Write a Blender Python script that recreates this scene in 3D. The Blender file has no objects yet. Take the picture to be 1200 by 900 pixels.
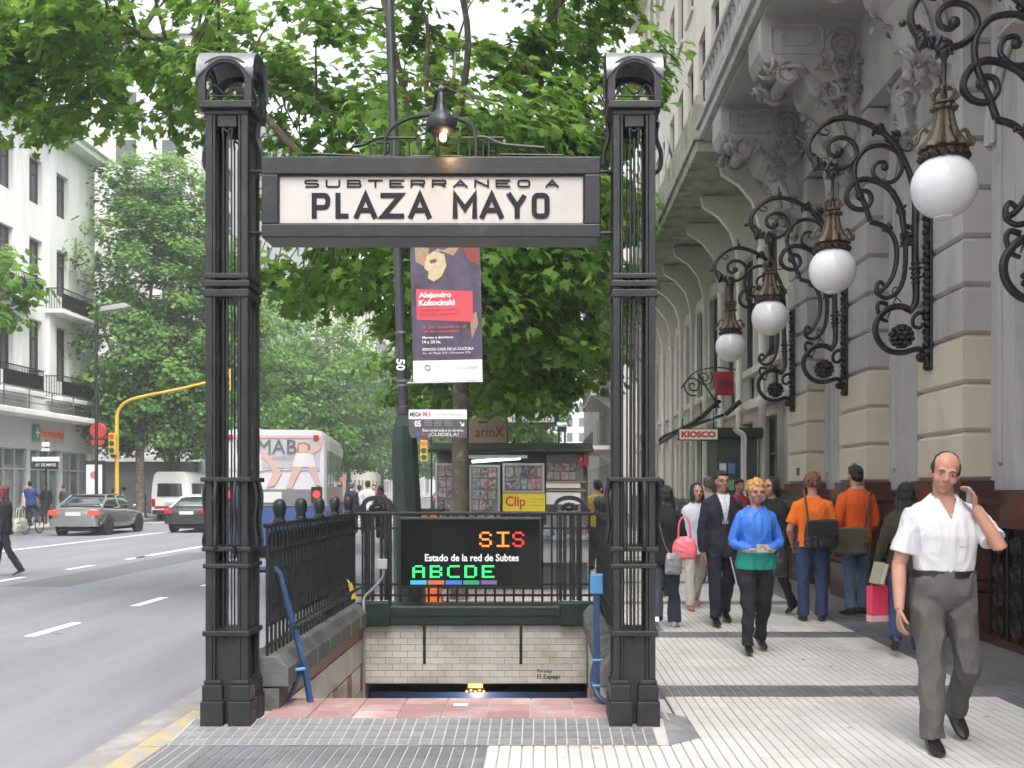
import bpy, bmesh, math, random
import numpy as np
from mathutils import Vector, Matrix, noise as mnoise

SC = bpy.context.scene
COL = SC.collection
R = math.radians
PI = math.pi

# ---------------------------------------------------------------- camera, sky, sun, exposure
EYE = 1.58            # eye height above the pavement
F = 1150.0            # focal length in photo pixels (photo is 1200 wide)
PX0, PY0 = 635.0, 572.0   # principal point of the level camera (street axis vanishes there)
cam = bpy.data.cameras.new('camera')
cam_o = bpy.data.objects.new('camera', cam)
COL.objects.link(cam_o)
cam_o.location = (0, 0, EYE)
cam_o.rotation_euler = (R(90), 0, 0)
cam.sensor_width = 36.0
cam.lens = 36.0 * F / 1200.0
cam.shift_x = -(PX0 - 600.0) / 1200.0
cam.shift_y = (PY0 - 450.0) / 1200.0
cam.clip_start = 0.05
cam.clip_end = 3000
SC.camera = cam_o

SUN_EL, SUN_AZ = 62.0, 160.0     # azimuth measured clockwise from +Y (street direction)
w = bpy.data.worlds.new('World'); SC.world = w; w.use_nodes = True
nt = w.node_tree
for n in list(nt.nodes): nt.nodes.remove(n)
sky = nt.nodes.new('ShaderNodeTexSky'); sky.sky_type = 'NISHITA'; sky.sun_disc = False
sky.sun_elevation = R(SUN_EL); sky.sun_rotation = R(SUN_AZ)
sky.air_density = 1.0; sky.dust_density = 6.0; sky.ozone_density = 1.0
hsv = nt.nodes.new('ShaderNodeHueSaturation'); hsv.inputs['Saturation'].default_value = 0.22
bg = nt.nodes.new('ShaderNodeBackground'); bg.inputs['Strength'].default_value = 0.15
out = nt.nodes.new('ShaderNodeOutputWorld')
nt.links.new(sky.outputs[0], hsv.inputs['Color']); nt.links.new(hsv.outputs[0], bg.inputs['Color'])
nt.links.new(bg.outputs[0], out.inputs['Surface'])

sl = bpy.data.lights.new('sun', 'SUN'); sl.energy = 1.0; sl.angle = R(40); sl.color = (1.0, 0.97, 0.92)
so = bpy.data.objects.new('sun', sl); COL.objects.link(so)
_d = Vector((math.sin(R(SUN_AZ)) * math.cos(R(SUN_EL)), math.cos(R(SUN_AZ)) * math.cos(R(SUN_EL)), math.sin(R(SUN_EL))))
so.rotation_euler = _d.to_track_quat('Z', 'Y').to_euler()
so.location = (5, -20, 40)

SC.view_settings.view_transform = 'Standard'
SC.view_settings.look = 'None'
SC.view_settings.gamma = 1.0
SC.view_settings.use_curve_mapping = False
SC.view_settings.exposure = 1.6
SC.cycles.use_denoising = True
SC.cycles.use_adaptive_sampling = True
SC.cycles.adaptive_threshold = 0.035
SC.cycles.max_bounces = 8
SC.cycles.diffuse_bounces = 3
SC.cycles.glossy_bounces = 3
SC.cycles.transmission_bounces = 4
SC.cycles.transparent_max_bounces = 8
SC.cycles.caustics_reflective = False
SC.cycles.caustics_refractive = False

def at(px, py, Y):
    """world point at street depth Y that the photograph shows at (px, py)"""
    return Vector(((px - PX0) / F * Y, Y, EYE + (PY0 - py) / F * Y))
def gy(py, z=0.0):
    """street depth of a point at height z seen at row py"""
    return (EYE - z) * F / (py - PY0)

# ---------------------------------------------------------------- materials
MATS = {}
def _new(name):
    m = bpy.data.materials.new(name); m.use_nodes = True
    nt = m.node_tree
    return m, nt, nt.nodes['Principled BSDF']
def mat(name, col, rough=0.6, metal=0.0, var=0.12, vs=4.0, bump=0.0, bs=40.0, spec=0.5, rnd=0.0, coat=0.0,
        col2=None, c2s=1.5, c2lo=0.45, c2hi=0.65, emit=None, estr=0.0, sss=0.0, trans=0.0, stretch=(1, 1, 1), world=False, streak=None, spots=None):
    """procedural principled material: base colour broken by noise, optional second colour (stains), per-object variation, bump"""
    if name in MATS: return MATS[name]
    m, nt, p = _new(name)
    N = nt.nodes.new; L = nt.links.new
    tc = N('ShaderNodeTexCoord')
    mp = N('ShaderNodeMapping'); mp.inputs['Scale'].default_value = stretch
    if world:
        ge = N('ShaderNodeNewGeometry'); L(ge.outputs['Position'], mp.inputs['Vector'])
    else: L(tc.outputs['Object'], mp.inputs['Vector'])
    no = N('ShaderNodeTexNoise'); no.inputs['Scale'].default_value = vs; no.inputs['Detail'].default_value = 5
    L(mp.outputs[0], no.inputs['Vector'])
    c = tuple(col) + (1,)
    mix = N('ShaderNodeMix'); mix.data_type = 'RGBA'
    mix.inputs['A'].default_value = tuple(max(0, x * (1 - var)) for x in col) + (1,)
    mix.inputs['B'].default_value = tuple(min(1, x * (1 + var)) for x in col) + (1,)
    L(no.outputs['Fac'], mix.inputs['Factor'])
    last = mix.outputs['Result']
    if col2 is not None:
        n2 = N('ShaderNodeTexNoise'); n2.inputs['Scale'].default_value = c2s; n2.inputs['Detail'].default_value = 7
        n2.inputs['Roughness'].default_value = 0.65
        if streak:
            m2 = N('ShaderNodeMapping'); m2.inputs['Scale'].default_value = streak; L(mp.outputs[0], m2.inputs['Vector']); L(m2.outputs[0], n2.inputs['Vector'])
        else: L(mp.outputs[0], n2.inputs['Vector'])
        mr = N('ShaderNodeMapRange'); mr.inputs['From Min'].default_value = c2lo; mr.inputs['From Max'].default_value = c2hi
        L(n2.outputs['Fac'], mr.inputs['Value'])
        mx = N('ShaderNodeMix'); mx.data_type = 'RGBA'; mx.inputs['B'].default_value = tuple(col2) + (1,)
        L(mr.outputs[0], mx.inputs['Factor']); L(last, mx.inputs['A']); last = mx.outputs['Result']
    if spots:      # scattered droppings and gum marks: (scale, size, colour)
        vo = N('ShaderNodeTexVoronoi'); vo.inputs['Scale'].default_value = spots[0]; L(mp.outputs[0], vo.inputs['Vector'])
        ls = N('ShaderNodeMapRange'); ls.inputs['From Min'].default_value = spots[1]*1.3; ls.inputs['From Max'].default_value = spots[1]; L(vo.outputs['Distance'], ls.inputs['Value'])
        sx = N('ShaderNodeMix'); sx.data_type = 'RGBA'; sx.inputs['B'].default_value = tuple(spots[2]) + (1,)
        L(ls.outputs[0], sx.inputs['Factor']); L(last, sx.inputs['A']); last = sx.outputs['Result']
    if rnd:
        oi = N('ShaderNodeObjectInfo')
        mr2 = N('ShaderNodeMapRange'); mr2.inputs['To Min'].default_value = 1 - rnd; mr2.inputs['To Max'].default_value = 1 + rnd
        L(oi.outputs['Random'], mr2.inputs['Value'])
        mu = N('ShaderNodeMix'); mu.data_type = 'RGBA'; mu.blend_type = 'MULTIPLY'; mu.inputs['Factor'].default_value = 1
        L(last, mu.inputs['A'])
        cb = N('ShaderNodeCombineColor')
        for k in range(3): L(mr2.outputs[0], cb.inputs[k])
        L(cb.outputs[0], mu.inputs['B']); last = mu.outputs['Result']
    L(last, p.inputs['Base Color'])
    p.inputs['Roughness'].default_value = rough
    p.inputs['Metallic'].default_value = metal
    p.inputs['Specular IOR Level'].default_value = spec
    if coat: p.inputs['Coat Weight'].default_value = coat; p.inputs['Coat Roughness'].default_value = 0.08
    if sss: p.inputs['Subsurface Weight'].default_value = sss; p.inputs['Subsurface Radius'].default_value = (0.02, 0.008, 0.004)
    if trans: p.inputs['Transmission Weight'].default_value = trans
    if emit: p.inputs['Emission Color'].default_value = tuple(emit) + (1,); p.inputs['Emission Strength'].default_value = estr
    if bump:
        nb = N('ShaderNodeTexNoise'); nb.inputs['Scale'].default_value = bs; nb.inputs['Detail'].default_value = 6
        L(mp.outputs[0], nb.inputs['Vector'])
        bp = N('ShaderNodeBump'); bp.inputs['Strength'].default_value = bump; bp.inputs['Distance'].default_value = 0.02
        L(nb.outputs['Fac'], bp.inputs['Height']); L(bp.outputs[0], p.inputs['Normal'])
    MATS[name] = m
    return m

def leaf_mat(name, cols, transl=0.35):
    if name in MATS: return MATS[name]
    m, nt, p = _new(name)
    N = nt.nodes.new; L = nt.links.new
    g = N('ShaderNodeNewGeometry')
    cr = N('ShaderNodeValToRGB'); e = cr.color_ramp.elements
    e[0].color = tuple(cols[0]) + (1,); e[1].color = tuple(cols[-1]) + (1,)
    for i, c in enumerate(cols[1:-1]):
        x = e.new((i + 1) / (len(cols) - 1)); x.color = tuple(c) + (1,)
    L(g.outputs['Random Per Island'], cr.inputs['Fac'])
    L(cr.outputs[0], p.inputs['Base Color'])
    p.inputs['Roughness'].default_value = 0.6
    p.inputs['Specular IOR Level'].default_value = 0.2
    tr = N('ShaderNodeBsdfTranslucent')
    hs = N('ShaderNodeHueSaturation'); hs.inputs['Value'].default_value = 1.5; hs.inputs['Hue'].default_value = 0.485
    L(cr.outputs[0], hs.inputs['Color']); L(hs.outputs[0], tr.inputs['Color'])
    ms = N('ShaderNodeMixShader'); ms.inputs['Fac'].default_value = transl
    L(p.outputs[0], ms.inputs[1]); L(tr.outputs[0], ms.inputs[2])
    L(ms.outputs[0], nt.nodes['Material Output'].inputs['Surface'])
    MATS[name] = m
    return m

def glass_mat(name, col=(0.03, 0.04, 0.045), rough=0.06, var=0.5):
    return mat(name, col, rough=rough, spec=0.9, var=var, vs=1.2)

# ---------------------------------------------------------------- mesh building
class MB:
    def __init__(s): s.v = []; s.f = []; s.m = []; s.cur = 0
    def add(s, vs, fs):
        o = len(s.v); s.v += [tuple(x) for x in vs]
        for f in fs: s.f.append(tuple(i + o for i in f)); s.m.append(s.cur)
        return s
    def box(s, x0, x1, y0, y1, z0, z1):
        return s.add([(x0,y0,z0),(x1,y0,z0),(x1,y1,z0),(x0,y1,z0),(x0,y0,z1),(x1,y0,z1),(x1,y1,z1),(x0,y1,z1)],
                     [(0,3,2,1),(4,5,6,7),(0,1,5,4),(1,2,6,5),(2,3,7,6),(3,0,4,7)])
    def cbox(s, c, d):
        return s.box(c[0]-d[0]/2, c[0]+d[0]/2, c[1]-d[1]/2, c[1]+d[1]/2, c[2]-d[2]/2, c[2]+d[2]/2)
    def loft(s, rings, cap=True, closed=True):
        n = len(rings[0]); vs = [p for r in rings for p in r]; fs = []
        for i in range(len(rings) - 1):
            for j in range(n if closed else n - 1):
                a = i*n + j; b = i*n + (j+1) % n
                fs.append((a, b, b + n, a + n))
        if cap and closed:
            fs.append(tuple(reversed(range(n)))); fs.append(tuple((len(rings)-1)*n + j for j in range(n)))
        return s.add(vs, fs)
    def tube(s, pts, rad, n=8, cap=True, flat=1.0):
        pts = [Vector(p) for p in pts]
        if not hasattr(rad, '__len__'): rad = [rad] * len(pts)
        T = []
        for i in range(len(pts)):
            a = pts[max(0, i-1)]; b = pts[min(len(pts)-1, i+1)]
            t = (b - a); T.append(t.normalized() if t.length > 1e-9 else Vector((0,0,1)))
        up = Vector((0, 0, 1)) if abs(T[0].z) < 0.9 else Vector((0, 1, 0))
        nrm = T[0].cross(up).normalized()
        rings = []
        for i, p in enumerate(pts):
            nrm = nrm - T[i] * nrm.dot(T[i])
            nrm = nrm.normalized() if nrm.length > 1e-6 else T[i].orthogonal().normalized()
            bn = T[i].cross(nrm)
            rings.append([p + nrm * (math.cos(2*PI*j/n) * rad[i]) + bn * (math.sin(2*PI*j/n) * rad[i] * flat) for j in range(n)])
        return s.loft(rings, cap)
    def lathe(s, prof, n=16, c=(0,0,0), flute=0, fa=0.0, ax='z'):
        rings = []
        for r, z in prof:
            ring = []
            for j in range(n):
                a = 2*PI*j/n
                rr = r * (1 + (fa * math.cos(flute * a) if flute else 0))
                x, y = rr*math.cos(a), rr*math.sin(a)
                if ax == 'z': q = (x, y, z)
                elif ax == 'y': q = (x, z, -y)
                else: q = (z, x, y)
                ring.append((c[0]+q[0], c[1]+q[1], c[2]+q[2]))
            rings.append(ring)
        return s.loft(rings)
    def prism(s, poly, lo, hi, plane='xz'):
        """extrude a 2-D polygon; plane xz extrudes along y, yz along x, xy along z"""
        n = len(poly)
        def q(p, t):
            return {'xz': (p[0], t, p[1]), 'yz': (t, p[0], p[1]), 'xy': (p[0], p[1], t)}[plane]
        vs = [q(p, lo) for p in poly] + [q(p, hi) for p in poly]
        fs = [tuple(range(n)), tuple(reversed(range(n, 2*n)))] + [(i, i+n, (i+1) % n + n, (i+1) % n) for i in range(n)]
        return s.add(vs, fs)
    def ell(s, c, r, nu=14, nv=9, M=None):
        rings = []
        for i in range(nv + 1):
            ph = PI * i / nv; z = -math.cos(ph); k = max(math.sin(ph), 0.02)
            ring = []
            for j in range(nu):
                a = 2*PI*j/nu
                p = Vector((k*math.cos(a)*r[0], k*math.sin(a)*r[1], z*r[2]))
                if M is not None: p = M @ p
                ring.append(p + Vector(c))
            rings.append(ring)
        return s.loft(rings)
    def band(s, path, prof):
        """sweep profile (list of (offset outwards, z)) is done by caller; placeholder for symmetry"""
        return s
    def xf(s, M, start=0):
        for i in range(start, len(s.v)): s.v[i] = tuple(M @ Vector(s.v[i]))
        return s
    def mesh(s, name, mats, smooth=True, angle=38):
        me = bpy.data.meshes.new(name); me.from_pydata(s.v, [], s.f)
        for m in (mats if isinstance(mats, (list, tuple)) else [mats]): me.materials.append(m)
        if any(s.m): me.polygons.foreach_set('material_index', s.m)
        bm = bmesh.new(); bm.from_mesh(me); bmesh.ops.recalc_face_normals(bm, faces=bm.faces); bm.to_mesh(me); bm.free()
        if smooth:
            me.polygons.foreach_set('use_smooth', [True]*len(me.polygons)); me.set_sharp_from_angle(angle=R(angle))
        me.update()
        return me

def link(name, data, parent=None, loc=None, rot=None):
    o = bpy.data.objects.new(name, data); COL.objects.link(o)
    if parent is not None: o.parent = parent
    if loc is not None: o.location = loc
    if rot is not None: o.rotation_euler = rot
    return o
def part(name, mb, m, parent=None, loc=None, rot=None, smooth=True, bev=0, angle=38, label=None):
    me = mb if isinstance(mb, bpy.types.Mesh) else mb.mesh(name, m, smooth, angle)
    o = link(name, me, parent, loc, rot)
    if bev:
        b = o.modifiers.new('bevel', 'BEVEL'); b.width = bev; b.segments = 2; b.limit_method = 'ANGLE'; b.angle_limit = R(35)
    if label: o['label'] = label
    return o
def tag(o, label, cat, group=None):
    o['label'] = label; o['category'] = cat
    if group: o['group'] = group
    return o
def thing(name, label, cat, loc=(0,0,0), rz=0.0, group=None):
    o = link(name, None, None, loc, (0, 0, rz)); o.empty_display_size = 0.1
    return tag(o, label, cat, group)
def struct(name, mb, m, parent=None, smooth=False, **k):
    o = part(name, mb, m, parent, smooth=smooth, **k)
    if parent is None: o['kind'] = 'structure'
    return o
def dup(root, loc, rz=None, label=None):
    r = root.copy(); COL.objects.link(r); r.location = loc
    if rz is not None: r.rotation_euler = (0, 0, rz)
    if label: r['label'] = label
    for ch in list(root.children):
        c = ch.copy(); COL.objects.link(c); c.parent = r
        for g in list(ch.children):
            d = g.copy(); COL.objects.link(d); d.parent = c
    return r
def catmull(pts, k=6):
    pts = [Vector(p) for p in pts]; out = []
    P = [pts[0]*2 - pts[1]] + pts + [pts[-1]*2 - pts[-2]]
    for i in range(1, len(P) - 2):
        a, b, c, d = P[i-1], P[i], P[i+1], P[i+2]
        for j in range(k):
            t = j / k
            out.append(0.5*((2*b) + (c - a)*t + (2*a - 5*b + 4*c - d)*t*t + (3*b - a - 3*c + d)*t**3))
    out.append(pts[-1]); return out
def taper(n, r0, r1): return [r0 + (r1 - r0)*i/(n - 1) for i in range(n)]

WORK = bpy.data.scenes.new('workbench')      # small side scene in which modifiers and fonts are evaluated, removed at the end
def baked(o):
    WORK.collection.objects.link(o); vl = WORK.view_layers[0]; vl.update()
    me = bpy.data.meshes.new_from_object(o.evaluated_get(vl.depsgraph))
    bpy.data.objects.remove(o); return me
def text_mesh(s, width=None, height=None, extrude=0.002, bold=0.0, xs=1.0, mats=None):
    """lettering as a mesh in the XZ plane facing -Y, centred on its own middle"""
    c = bpy.data.curves.new('lettering', 'FONT'); c.body = s; c.size = 1.0; c.extrude = 0.0; c.offset = bold
    c.resolution_u = 3
    o = bpy.data.objects.new('lettering', c)
    me = baked(o); bpy.data.curves.remove(c)
    n = len(me.vertices); co = np.empty(n*3, np.float32); me.vertices.foreach_get('co', co); co = co.reshape(n, 3)
    lo, hi = co.min(0), co.max(0); sz = hi - lo
    co -= (lo + hi) / 2
    k = (height / sz[1]) if height else width / sz[0] / xs
    kx = (width / sz[0]) if (width) else k * xs
    outc = np.empty_like(co); outc[:, 0] = co[:, 0]*kx; outc[:, 2] = co[:, 1]*k; outc[:, 1] = -extrude
    me.vertices.foreach_set('co', outc.ravel().astype(np.float32)); me.update()
    if mats is not None: me.materials.clear(); me.materials.append(mats)
    return me

# ---------------------------------------------------------------- common materials
IRON = mat('black_iron_paint', (0.013, 0.0145, 0.0165), rough=0.45, spec=.4, var=0.5, vs=9, bump=0.12, bs=35, col2=(0.034, 0.033, 0.032), c2s=5, c2lo=0.56, c2hi=0.74)
IRON_GREEN = mat('dark_green_iron', (0.009, 0.020, 0.017), rough=0.4, var=0.4, vs=6, bump=0.15, bs=50, col2=(0.025, 0.032, 0.03), c2s=4, c2lo=0.58, c2hi=0.78)
LAMP_IRON = mat('wrought_iron_black', (0.007, 0.0075, 0.010), rough=0.36, var=0.4, vs=12, bump=0.2, bs=90)
BRONZE = mat('aged_bronze', (0.105, 0.080, 0.052), rough=0.4, metal=0.5, var=0.5, vs=14, bump=0.25, bs=80, col2=(0.05, 0.04, 0.03), c2s=14, c2lo=0.5, c2hi=0.65)
ZINC = mat('weathered_zinc', (0.19, 0.195, 0.205), rough=0.38, metal=0.5, var=0.3, vs=8, bump=0.2, bs=30, col2=(0.12, 0.12, 0.13), c2s=6)
STONE = mat('grey_limestone', (0.43, 0.408, 0.400), rough=0.85, var=0.12, vs=3, bump=0.3, bs=70, rnd=0.09, col2=(0.26, 0.242, 0.24), c2s=2.2, c2lo=0.5, c2hi=0.78, world=True, streak=(1,1,.22))
STONE_CREAM = mat('cream_painted_stone', (0.56, 0.50, 0.40), rough=0.8, var=0.07, vs=3, bump=0.18, bs=60, rnd=0.05, col2=(0.40, 0.36, 0.30), c2s=1.8, c2lo=0.5, c2hi=0.85, world=True, streak=(1,1,.3))
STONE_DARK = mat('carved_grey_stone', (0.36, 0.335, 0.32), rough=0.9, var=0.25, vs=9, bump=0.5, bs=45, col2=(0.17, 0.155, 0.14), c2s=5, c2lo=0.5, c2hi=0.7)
GRANITE = mat('polished_red_granite', (0.085, 0.028, 0.022), rough=0.18, var=0.6, vs=120, spec=0.6, col2=(0.03, 0.015, 0.014), c2s=60, c2lo=0.45, c2hi=0.6)
GLASS = glass_mat('dark_window_glass')
WHITE_WALL = mat('white_painted_render', (0.78, 0.78, 0.76), rough=0.8, var=0.05, vs=2, bump=0.08, bs=30, col2=(0.58, 0.58, 0.56), c2s=1.2, c2lo=0.5, c2hi=0.85, streak=(1,1,.2))
CREAM_WALL = mat('cream_render', (0.60, 0.57, 0.49), rough=0.85, var=0.08, vs=2, bump=0.1, bs=30, col2=(0.42, 0.39, 0.33), c2s=1.4, c2lo=0.48, c2hi=0.8, streak=(1,1,.2))
BLACK = mat('matt_black', (0.012, 0.012, 0.013), rough=0.55, var=0.2)
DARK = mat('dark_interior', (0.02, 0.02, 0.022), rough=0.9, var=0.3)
WHITE = mat('white_paint', (0.78, 0.78, 0.78), rough=0.5, var=0.05)
# ================================================================ GROUND, ROAD, PAVEMENT
KX = -2.32            # kerb edge on the near pavement
LX = -20.0            # kerb of the far pavement
RZ = -0.13            # road level
SX0, SX1, SY0, SY1 = -1.80, 0.46, 7.12, 9.88      # stair well
RFX = 4.40            # pier face of the bank facade

ASPHALT = mat('asphalt', (0.138, 0.141, 0.157), rough=0.85, var=0.22, vs=60, bump=0.3, bs=220, col2=(0.185, 0.188, 0.20), c2s=1.1, c2lo=0.42, c2hi=0.72, streak=(1,.12,1), spots=(.9,.035,(.06,.06,.062)))
EARTH = mat('street_bed', (0.12, 0.12, 0.12), rough=0.95, var=0.2)
KERB = mat('granite_kerb', (0.23, 0.225, 0.22), rough=0.85, var=0.25, vs=20, bump=0.2, bs=90, rnd=0.08)
YELLOW_K = mat('worn_yellow_paint', (0.36, 0.27, 0.11), rough=0.75, var=0.25, vs=12, col2=(0.24, 0.23, 0.21), c2s=5, c2lo=0.38, c2hi=0.56)
ROADPAINT = mat('road_paint', (0.70, 0.70, 0.69), rough=0.7, var=0.12, vs=14, col2=(0.30, 0.30, 0.31), c2s=9, c2lo=0.58, c2hi=0.75)
TILE_CREAM = mat('cream_ribbed_tile', (0.50, 0.487, 0.468), rough=0.7, var=0.12, vs=3, bump=0.08, bs=90, rnd=0.075, col2=(0.34, 0.325, 0.305), c2s=1.3, c2lo=0.48, c2hi=0.8, world=True, spots=(2.6,.05,(.2,.19,.18)))
TILE_DARK = mat('dark_grey_ribbed_tile', (0.115, 0.115, 0.125), rough=0.6, var=0.2, vs=9, bump=0.08, bs=90, rnd=0.14, col2=(0.21, 0.205, 0.20), c2s=1.6, c2lo=0.5, c2hi=0.85, world=True)
GROOVE_D = mat('dirty_groove', (0.27, 0.255, 0.235), rough=0.95, var=0.25, vs=10)
GROOVE_L = mat('pale_mortar_groove', (0.40, 0.385, 0.36), rough=0.95, var=0.2, vs=10)
PINK = mat('worn_pink_tile', (0.32, 0.19, 0.185), rough=0.6, var=0.15, vs=8, rnd=0.16, world=True, col2=(0.42, 0.36, 0.34), c2s=3, c2lo=0.5, c2hi=0.72)

# one great sheet under everything, with the stair shaft left open
g = MB()
for x0, x1, y0, y1 in ((-190, SX0-.3, -35, 390), (SX1+.3, 190, -35, 390), (SX0-.3, SX1+.3, -35, SY0-.4), (SX0-.3, SX1+.3, SY1+2.2, 390)):
    g.add([(x0, y0, -.30), (x1, y0, -.30), (x1, y1, -.30), (x0, y1, -.30)], [(0, 1, 2, 3)])
struct('ground', g, EARTH)
m = MB(); m.box(LX, KX-.16, -30, 260, RZ-.1, RZ)
struct('road', m, ASPHALT)
m = MB(); m.box(-90, LX, 57, 67, RZ-.1, RZ-.003); m.box(KX-.30, 60, 49, 60, RZ-.1, RZ-.003)
struct('cross_street', m, ASPHALT)

# lane markings
def quad_sheet(x0, x1, y0, y1, z): return MB().add([(x0, y0, z), (x1, y0, z), (x1, y1, z), (x0, y1, z)], [(0, 1, 2, 3)])
MZ = RZ + .004
for lx, y0, y1, solid in ((-5.9, 5.5, 30, False), (-9.95, 9, 24, False), (-14.6, 8, 47, True)):
    if solid:
        struct('lane_marking', quad_sheet(lx-.075, lx+.075, y0, y1, MZ), ROADPAINT)
    else:
        y = y0
        while y < y1:
            struct('lane_marking', quad_sheet(lx-.07, lx+.07, y, y+1.15, MZ), ROADPAINT); y += 2.9
struct('lane_marking', quad_sheet(-10.03, -9.88, 24, 47, MZ), ROADPAINT)
struct('stop_line', quad_sheet(-19.6, -6.2, 48, 48.5, MZ), ROADPAINT)
for k in range(14):
    x = -19.3 + k * 1.0
    struct('crossing_stripe', quad_sheet(x, x+.5, 50, 54, MZ), ROADPAINT)

PATCH = mat('asphalt_patch', (0.105, 0.105, 0.112), rough=0.9, var=0.25, vs=40, bump=0.3, bs=200)
for x0, x1, y0, y1 in ((-9.4, -8.2, 17, 26), (-13.6, -11.8, 14, 17)):
    struct('road_patch', quad_sheet(x0, x1, y0, y1, RZ+.0022), PATCH)
GUTDIRT = mat('gutter_dust', (0.26, 0.255, 0.245), rough=.95, var=.2, vs=8)
for k_, (mx, my) in enumerate(((-7.9, 13.2), (-4.4, 17.5))):
    mh = thing('manhole_cover', ('round iron manhole cover set in the asphalt between the lane dashes', 'round iron manhole cover in the asphalt near the kerb lane')[k_], 'manhole cover', (mx, my, RZ))
    m = MB(); m.lathe([(.02,.0045),(.30,.0045),(.33,.006),(.36,.006),(.37,.0)], 28); part('rim', m, IRON, mh)
    m = MB()
    for a_ in range(-3, 4): m.box(a_*.08-.02, a_*.08+.02, -.2, .2, .004, .009)
    part('ribs', m, IRON, mh, smooth=False)

# kerbs: separate granite stones along the near pavement, painted yellow by the entrance
km = MB(); km.box(-.08, .08, -.49, .49, -.16, 0.0); kmesh = km.mesh('kerb_stone', KERB, False)
km = MB(); km.box(-.08, .08, -.49, .49, -.16, 0.0); kmesh_y = km.mesh('kerb_stone', YELLOW_K, False)
gutter = MB(); gutter.box(KX-.58, KX-.16, -6, 48.9, RZ-.02, RZ+.012)
GUTTER = mat('gutter_stone', (0.19, 0.182, 0.175), rough=0.9, var=0.3, vs=5, bump=0.3, bs=40, col2=(0.29, 0.28, 0.26), c2s=2.2, c2lo=0.5, c2hi=0.7)
struct('gutter', gutter, GUTTER)
kerb = thing('kerb', 'granite kerb with a worn yellow stretch beside the subway entrance', 'kerb')
del kerb['category']; del kerb['label']; kerb['kind'] = 'structure'
for k in range(52):
    y = -1.5 + k * 1.0
    if y > 48.8: break
    o = link('kerb_stone', kmesh_y if 1.4 < y < 6.6 else kmesh, kerb, (KX-.08, y, 0)); 
m = MB(); m.box(LX-.3, LX, -30, 56.5, RZ-.1, .0); m.box(LX-.3, LX, 67, 260, RZ-.1, .0); m.box(KX-.3, KX, 60, 260, RZ-.1, 0)
struct('far_kerb', m, KERB)

# pavement sheet for what lies beyond the separately laid tiles (same layout, from the material)
def pave_mat():
    m, nt, p = _new('ribbed_pavement'); N = nt.nodes.new; L = nt.links.new
    tc = N('ShaderNodeTexCoord'); sp = N('ShaderNodeSeparateXYZ'); L(tc.outputs['Object'], sp.inputs[0])
    def M(op, a, b=None, c=None):
        n = N('ShaderNodeMath'); n.operation = op
        for i, x in enumerate((a, b, c)):
            if x is None: continue
            if isinstance(x, (int, float)): n.inputs[i].default_value = x
            else: L(x, n.inputs[i])
        return n.outputs[0]
    X, Y = sp.outputs[0], sp.outputs[1]
    band = M('LESS_THAN', M('FLOORED_MODULO', M('SUBTRACT', Y, 7.44), 2.94), .42)
    side = M('GREATER_THAN', X, 3.45)
    apr = M('MULTIPLY', M('LESS_THAN', X, -.62), M('LESS_THAN', Y, 6.2))
    dark = M('MAXIMUM', M('MAXIMUM', band, side), apr)
    gr = M('LESS_THAN', M('FLOORED_MODULO', M('SUBTRACT', X, 3.45), .07), .0085)
    no = N('ShaderNodeTexNoise'); no.inputs['Scale'].default_value = 2.5; no.inputs['Detail'].default_value = 6; L(tc.outputs['Object'], no.inputs['Vector'])
    def mix(f, a, b):
        n = N('ShaderNodeMix'); n.data_type = 'RGBA'; L(f, n.inputs['Factor'])
        for k, x in (('A', a), ('B', b)):
            if isinstance(x, tuple): n.inputs[k].default_value = x + (1,)
            else: L(x, n.inputs[k])
        return n.outputs['Result']
    cream = mix(no.outputs['Fac'], (0.42, 0.408, 0.39), (0.53, 0.515, 0.495))
    dk = mix(no.outputs['Fac'], (0.095, 0.095, 0.105), (0.15, 0.15, 0.155))
    base = mix(dark, cream, dk)
    L(mix(gr, base, mix(dark, (0.22, 0.205, 0.185), (0.30, 0.29, 0.27))), p.inputs['Base Color'])
    p.inputs['Roughness'].default_value = .7
    MATS['ribbed_pavement'] = m; return m
PAVE = pave_mat()
FAR_PAVE = mat('far_pavement', (0.36, 0.345, 0.32), rough=0.85, var=0.15, vs=1.5, bump=0.1, bs=30)
TROW0, NROW, NCOL, TS = 4.92, 18, 15, 0.42          # tile grid: rows start (aligned to the dark bands), rows, columns, tile size
TY1 = TROW0 + NROW*TS
m = MB()
def pv(x0, x1, y0, y1, z=0.0): m.box(x0, x1, y0, y1, -.16, z)
GX0 = 3.45 - 13*TS
pv(KX, RFX+.6, -8, TROW0)                                    # under and behind the viewer
pv(KX, GX0, TROW0, SY0-.25); pv(KX, SX0-.26, SY0-.25, TY1)    # strip along the kerb
pv(GX0 + NCOL*TS, RFX+.6, TROW0, TY1)
pv(GX0, GX0 + NCOL*TS, TROW0, SY0-.25, -.022)               # bed of the laid tiles
pv(SX1+.26, GX0 + NCOL*TS, SY0-.25, TY1, -.022)
pv(SX0-.26, SX1+.26, SY1+.3, TY1, -.022)
pv(KX, RFX+.6, TY1, 49)
pv(KX, RFX+.6, 60, 260)
side = struct('sidewalk', m, PAVE)
m = MB(); m.box(-23.2, LX-.3, -30, 56.8, -.2, 0.0); m.box(-23.2, LX-.3, 67.2, 260, -.2, 0.0)
struct('far_sidewalk', m, FAR_PAVE)

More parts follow.
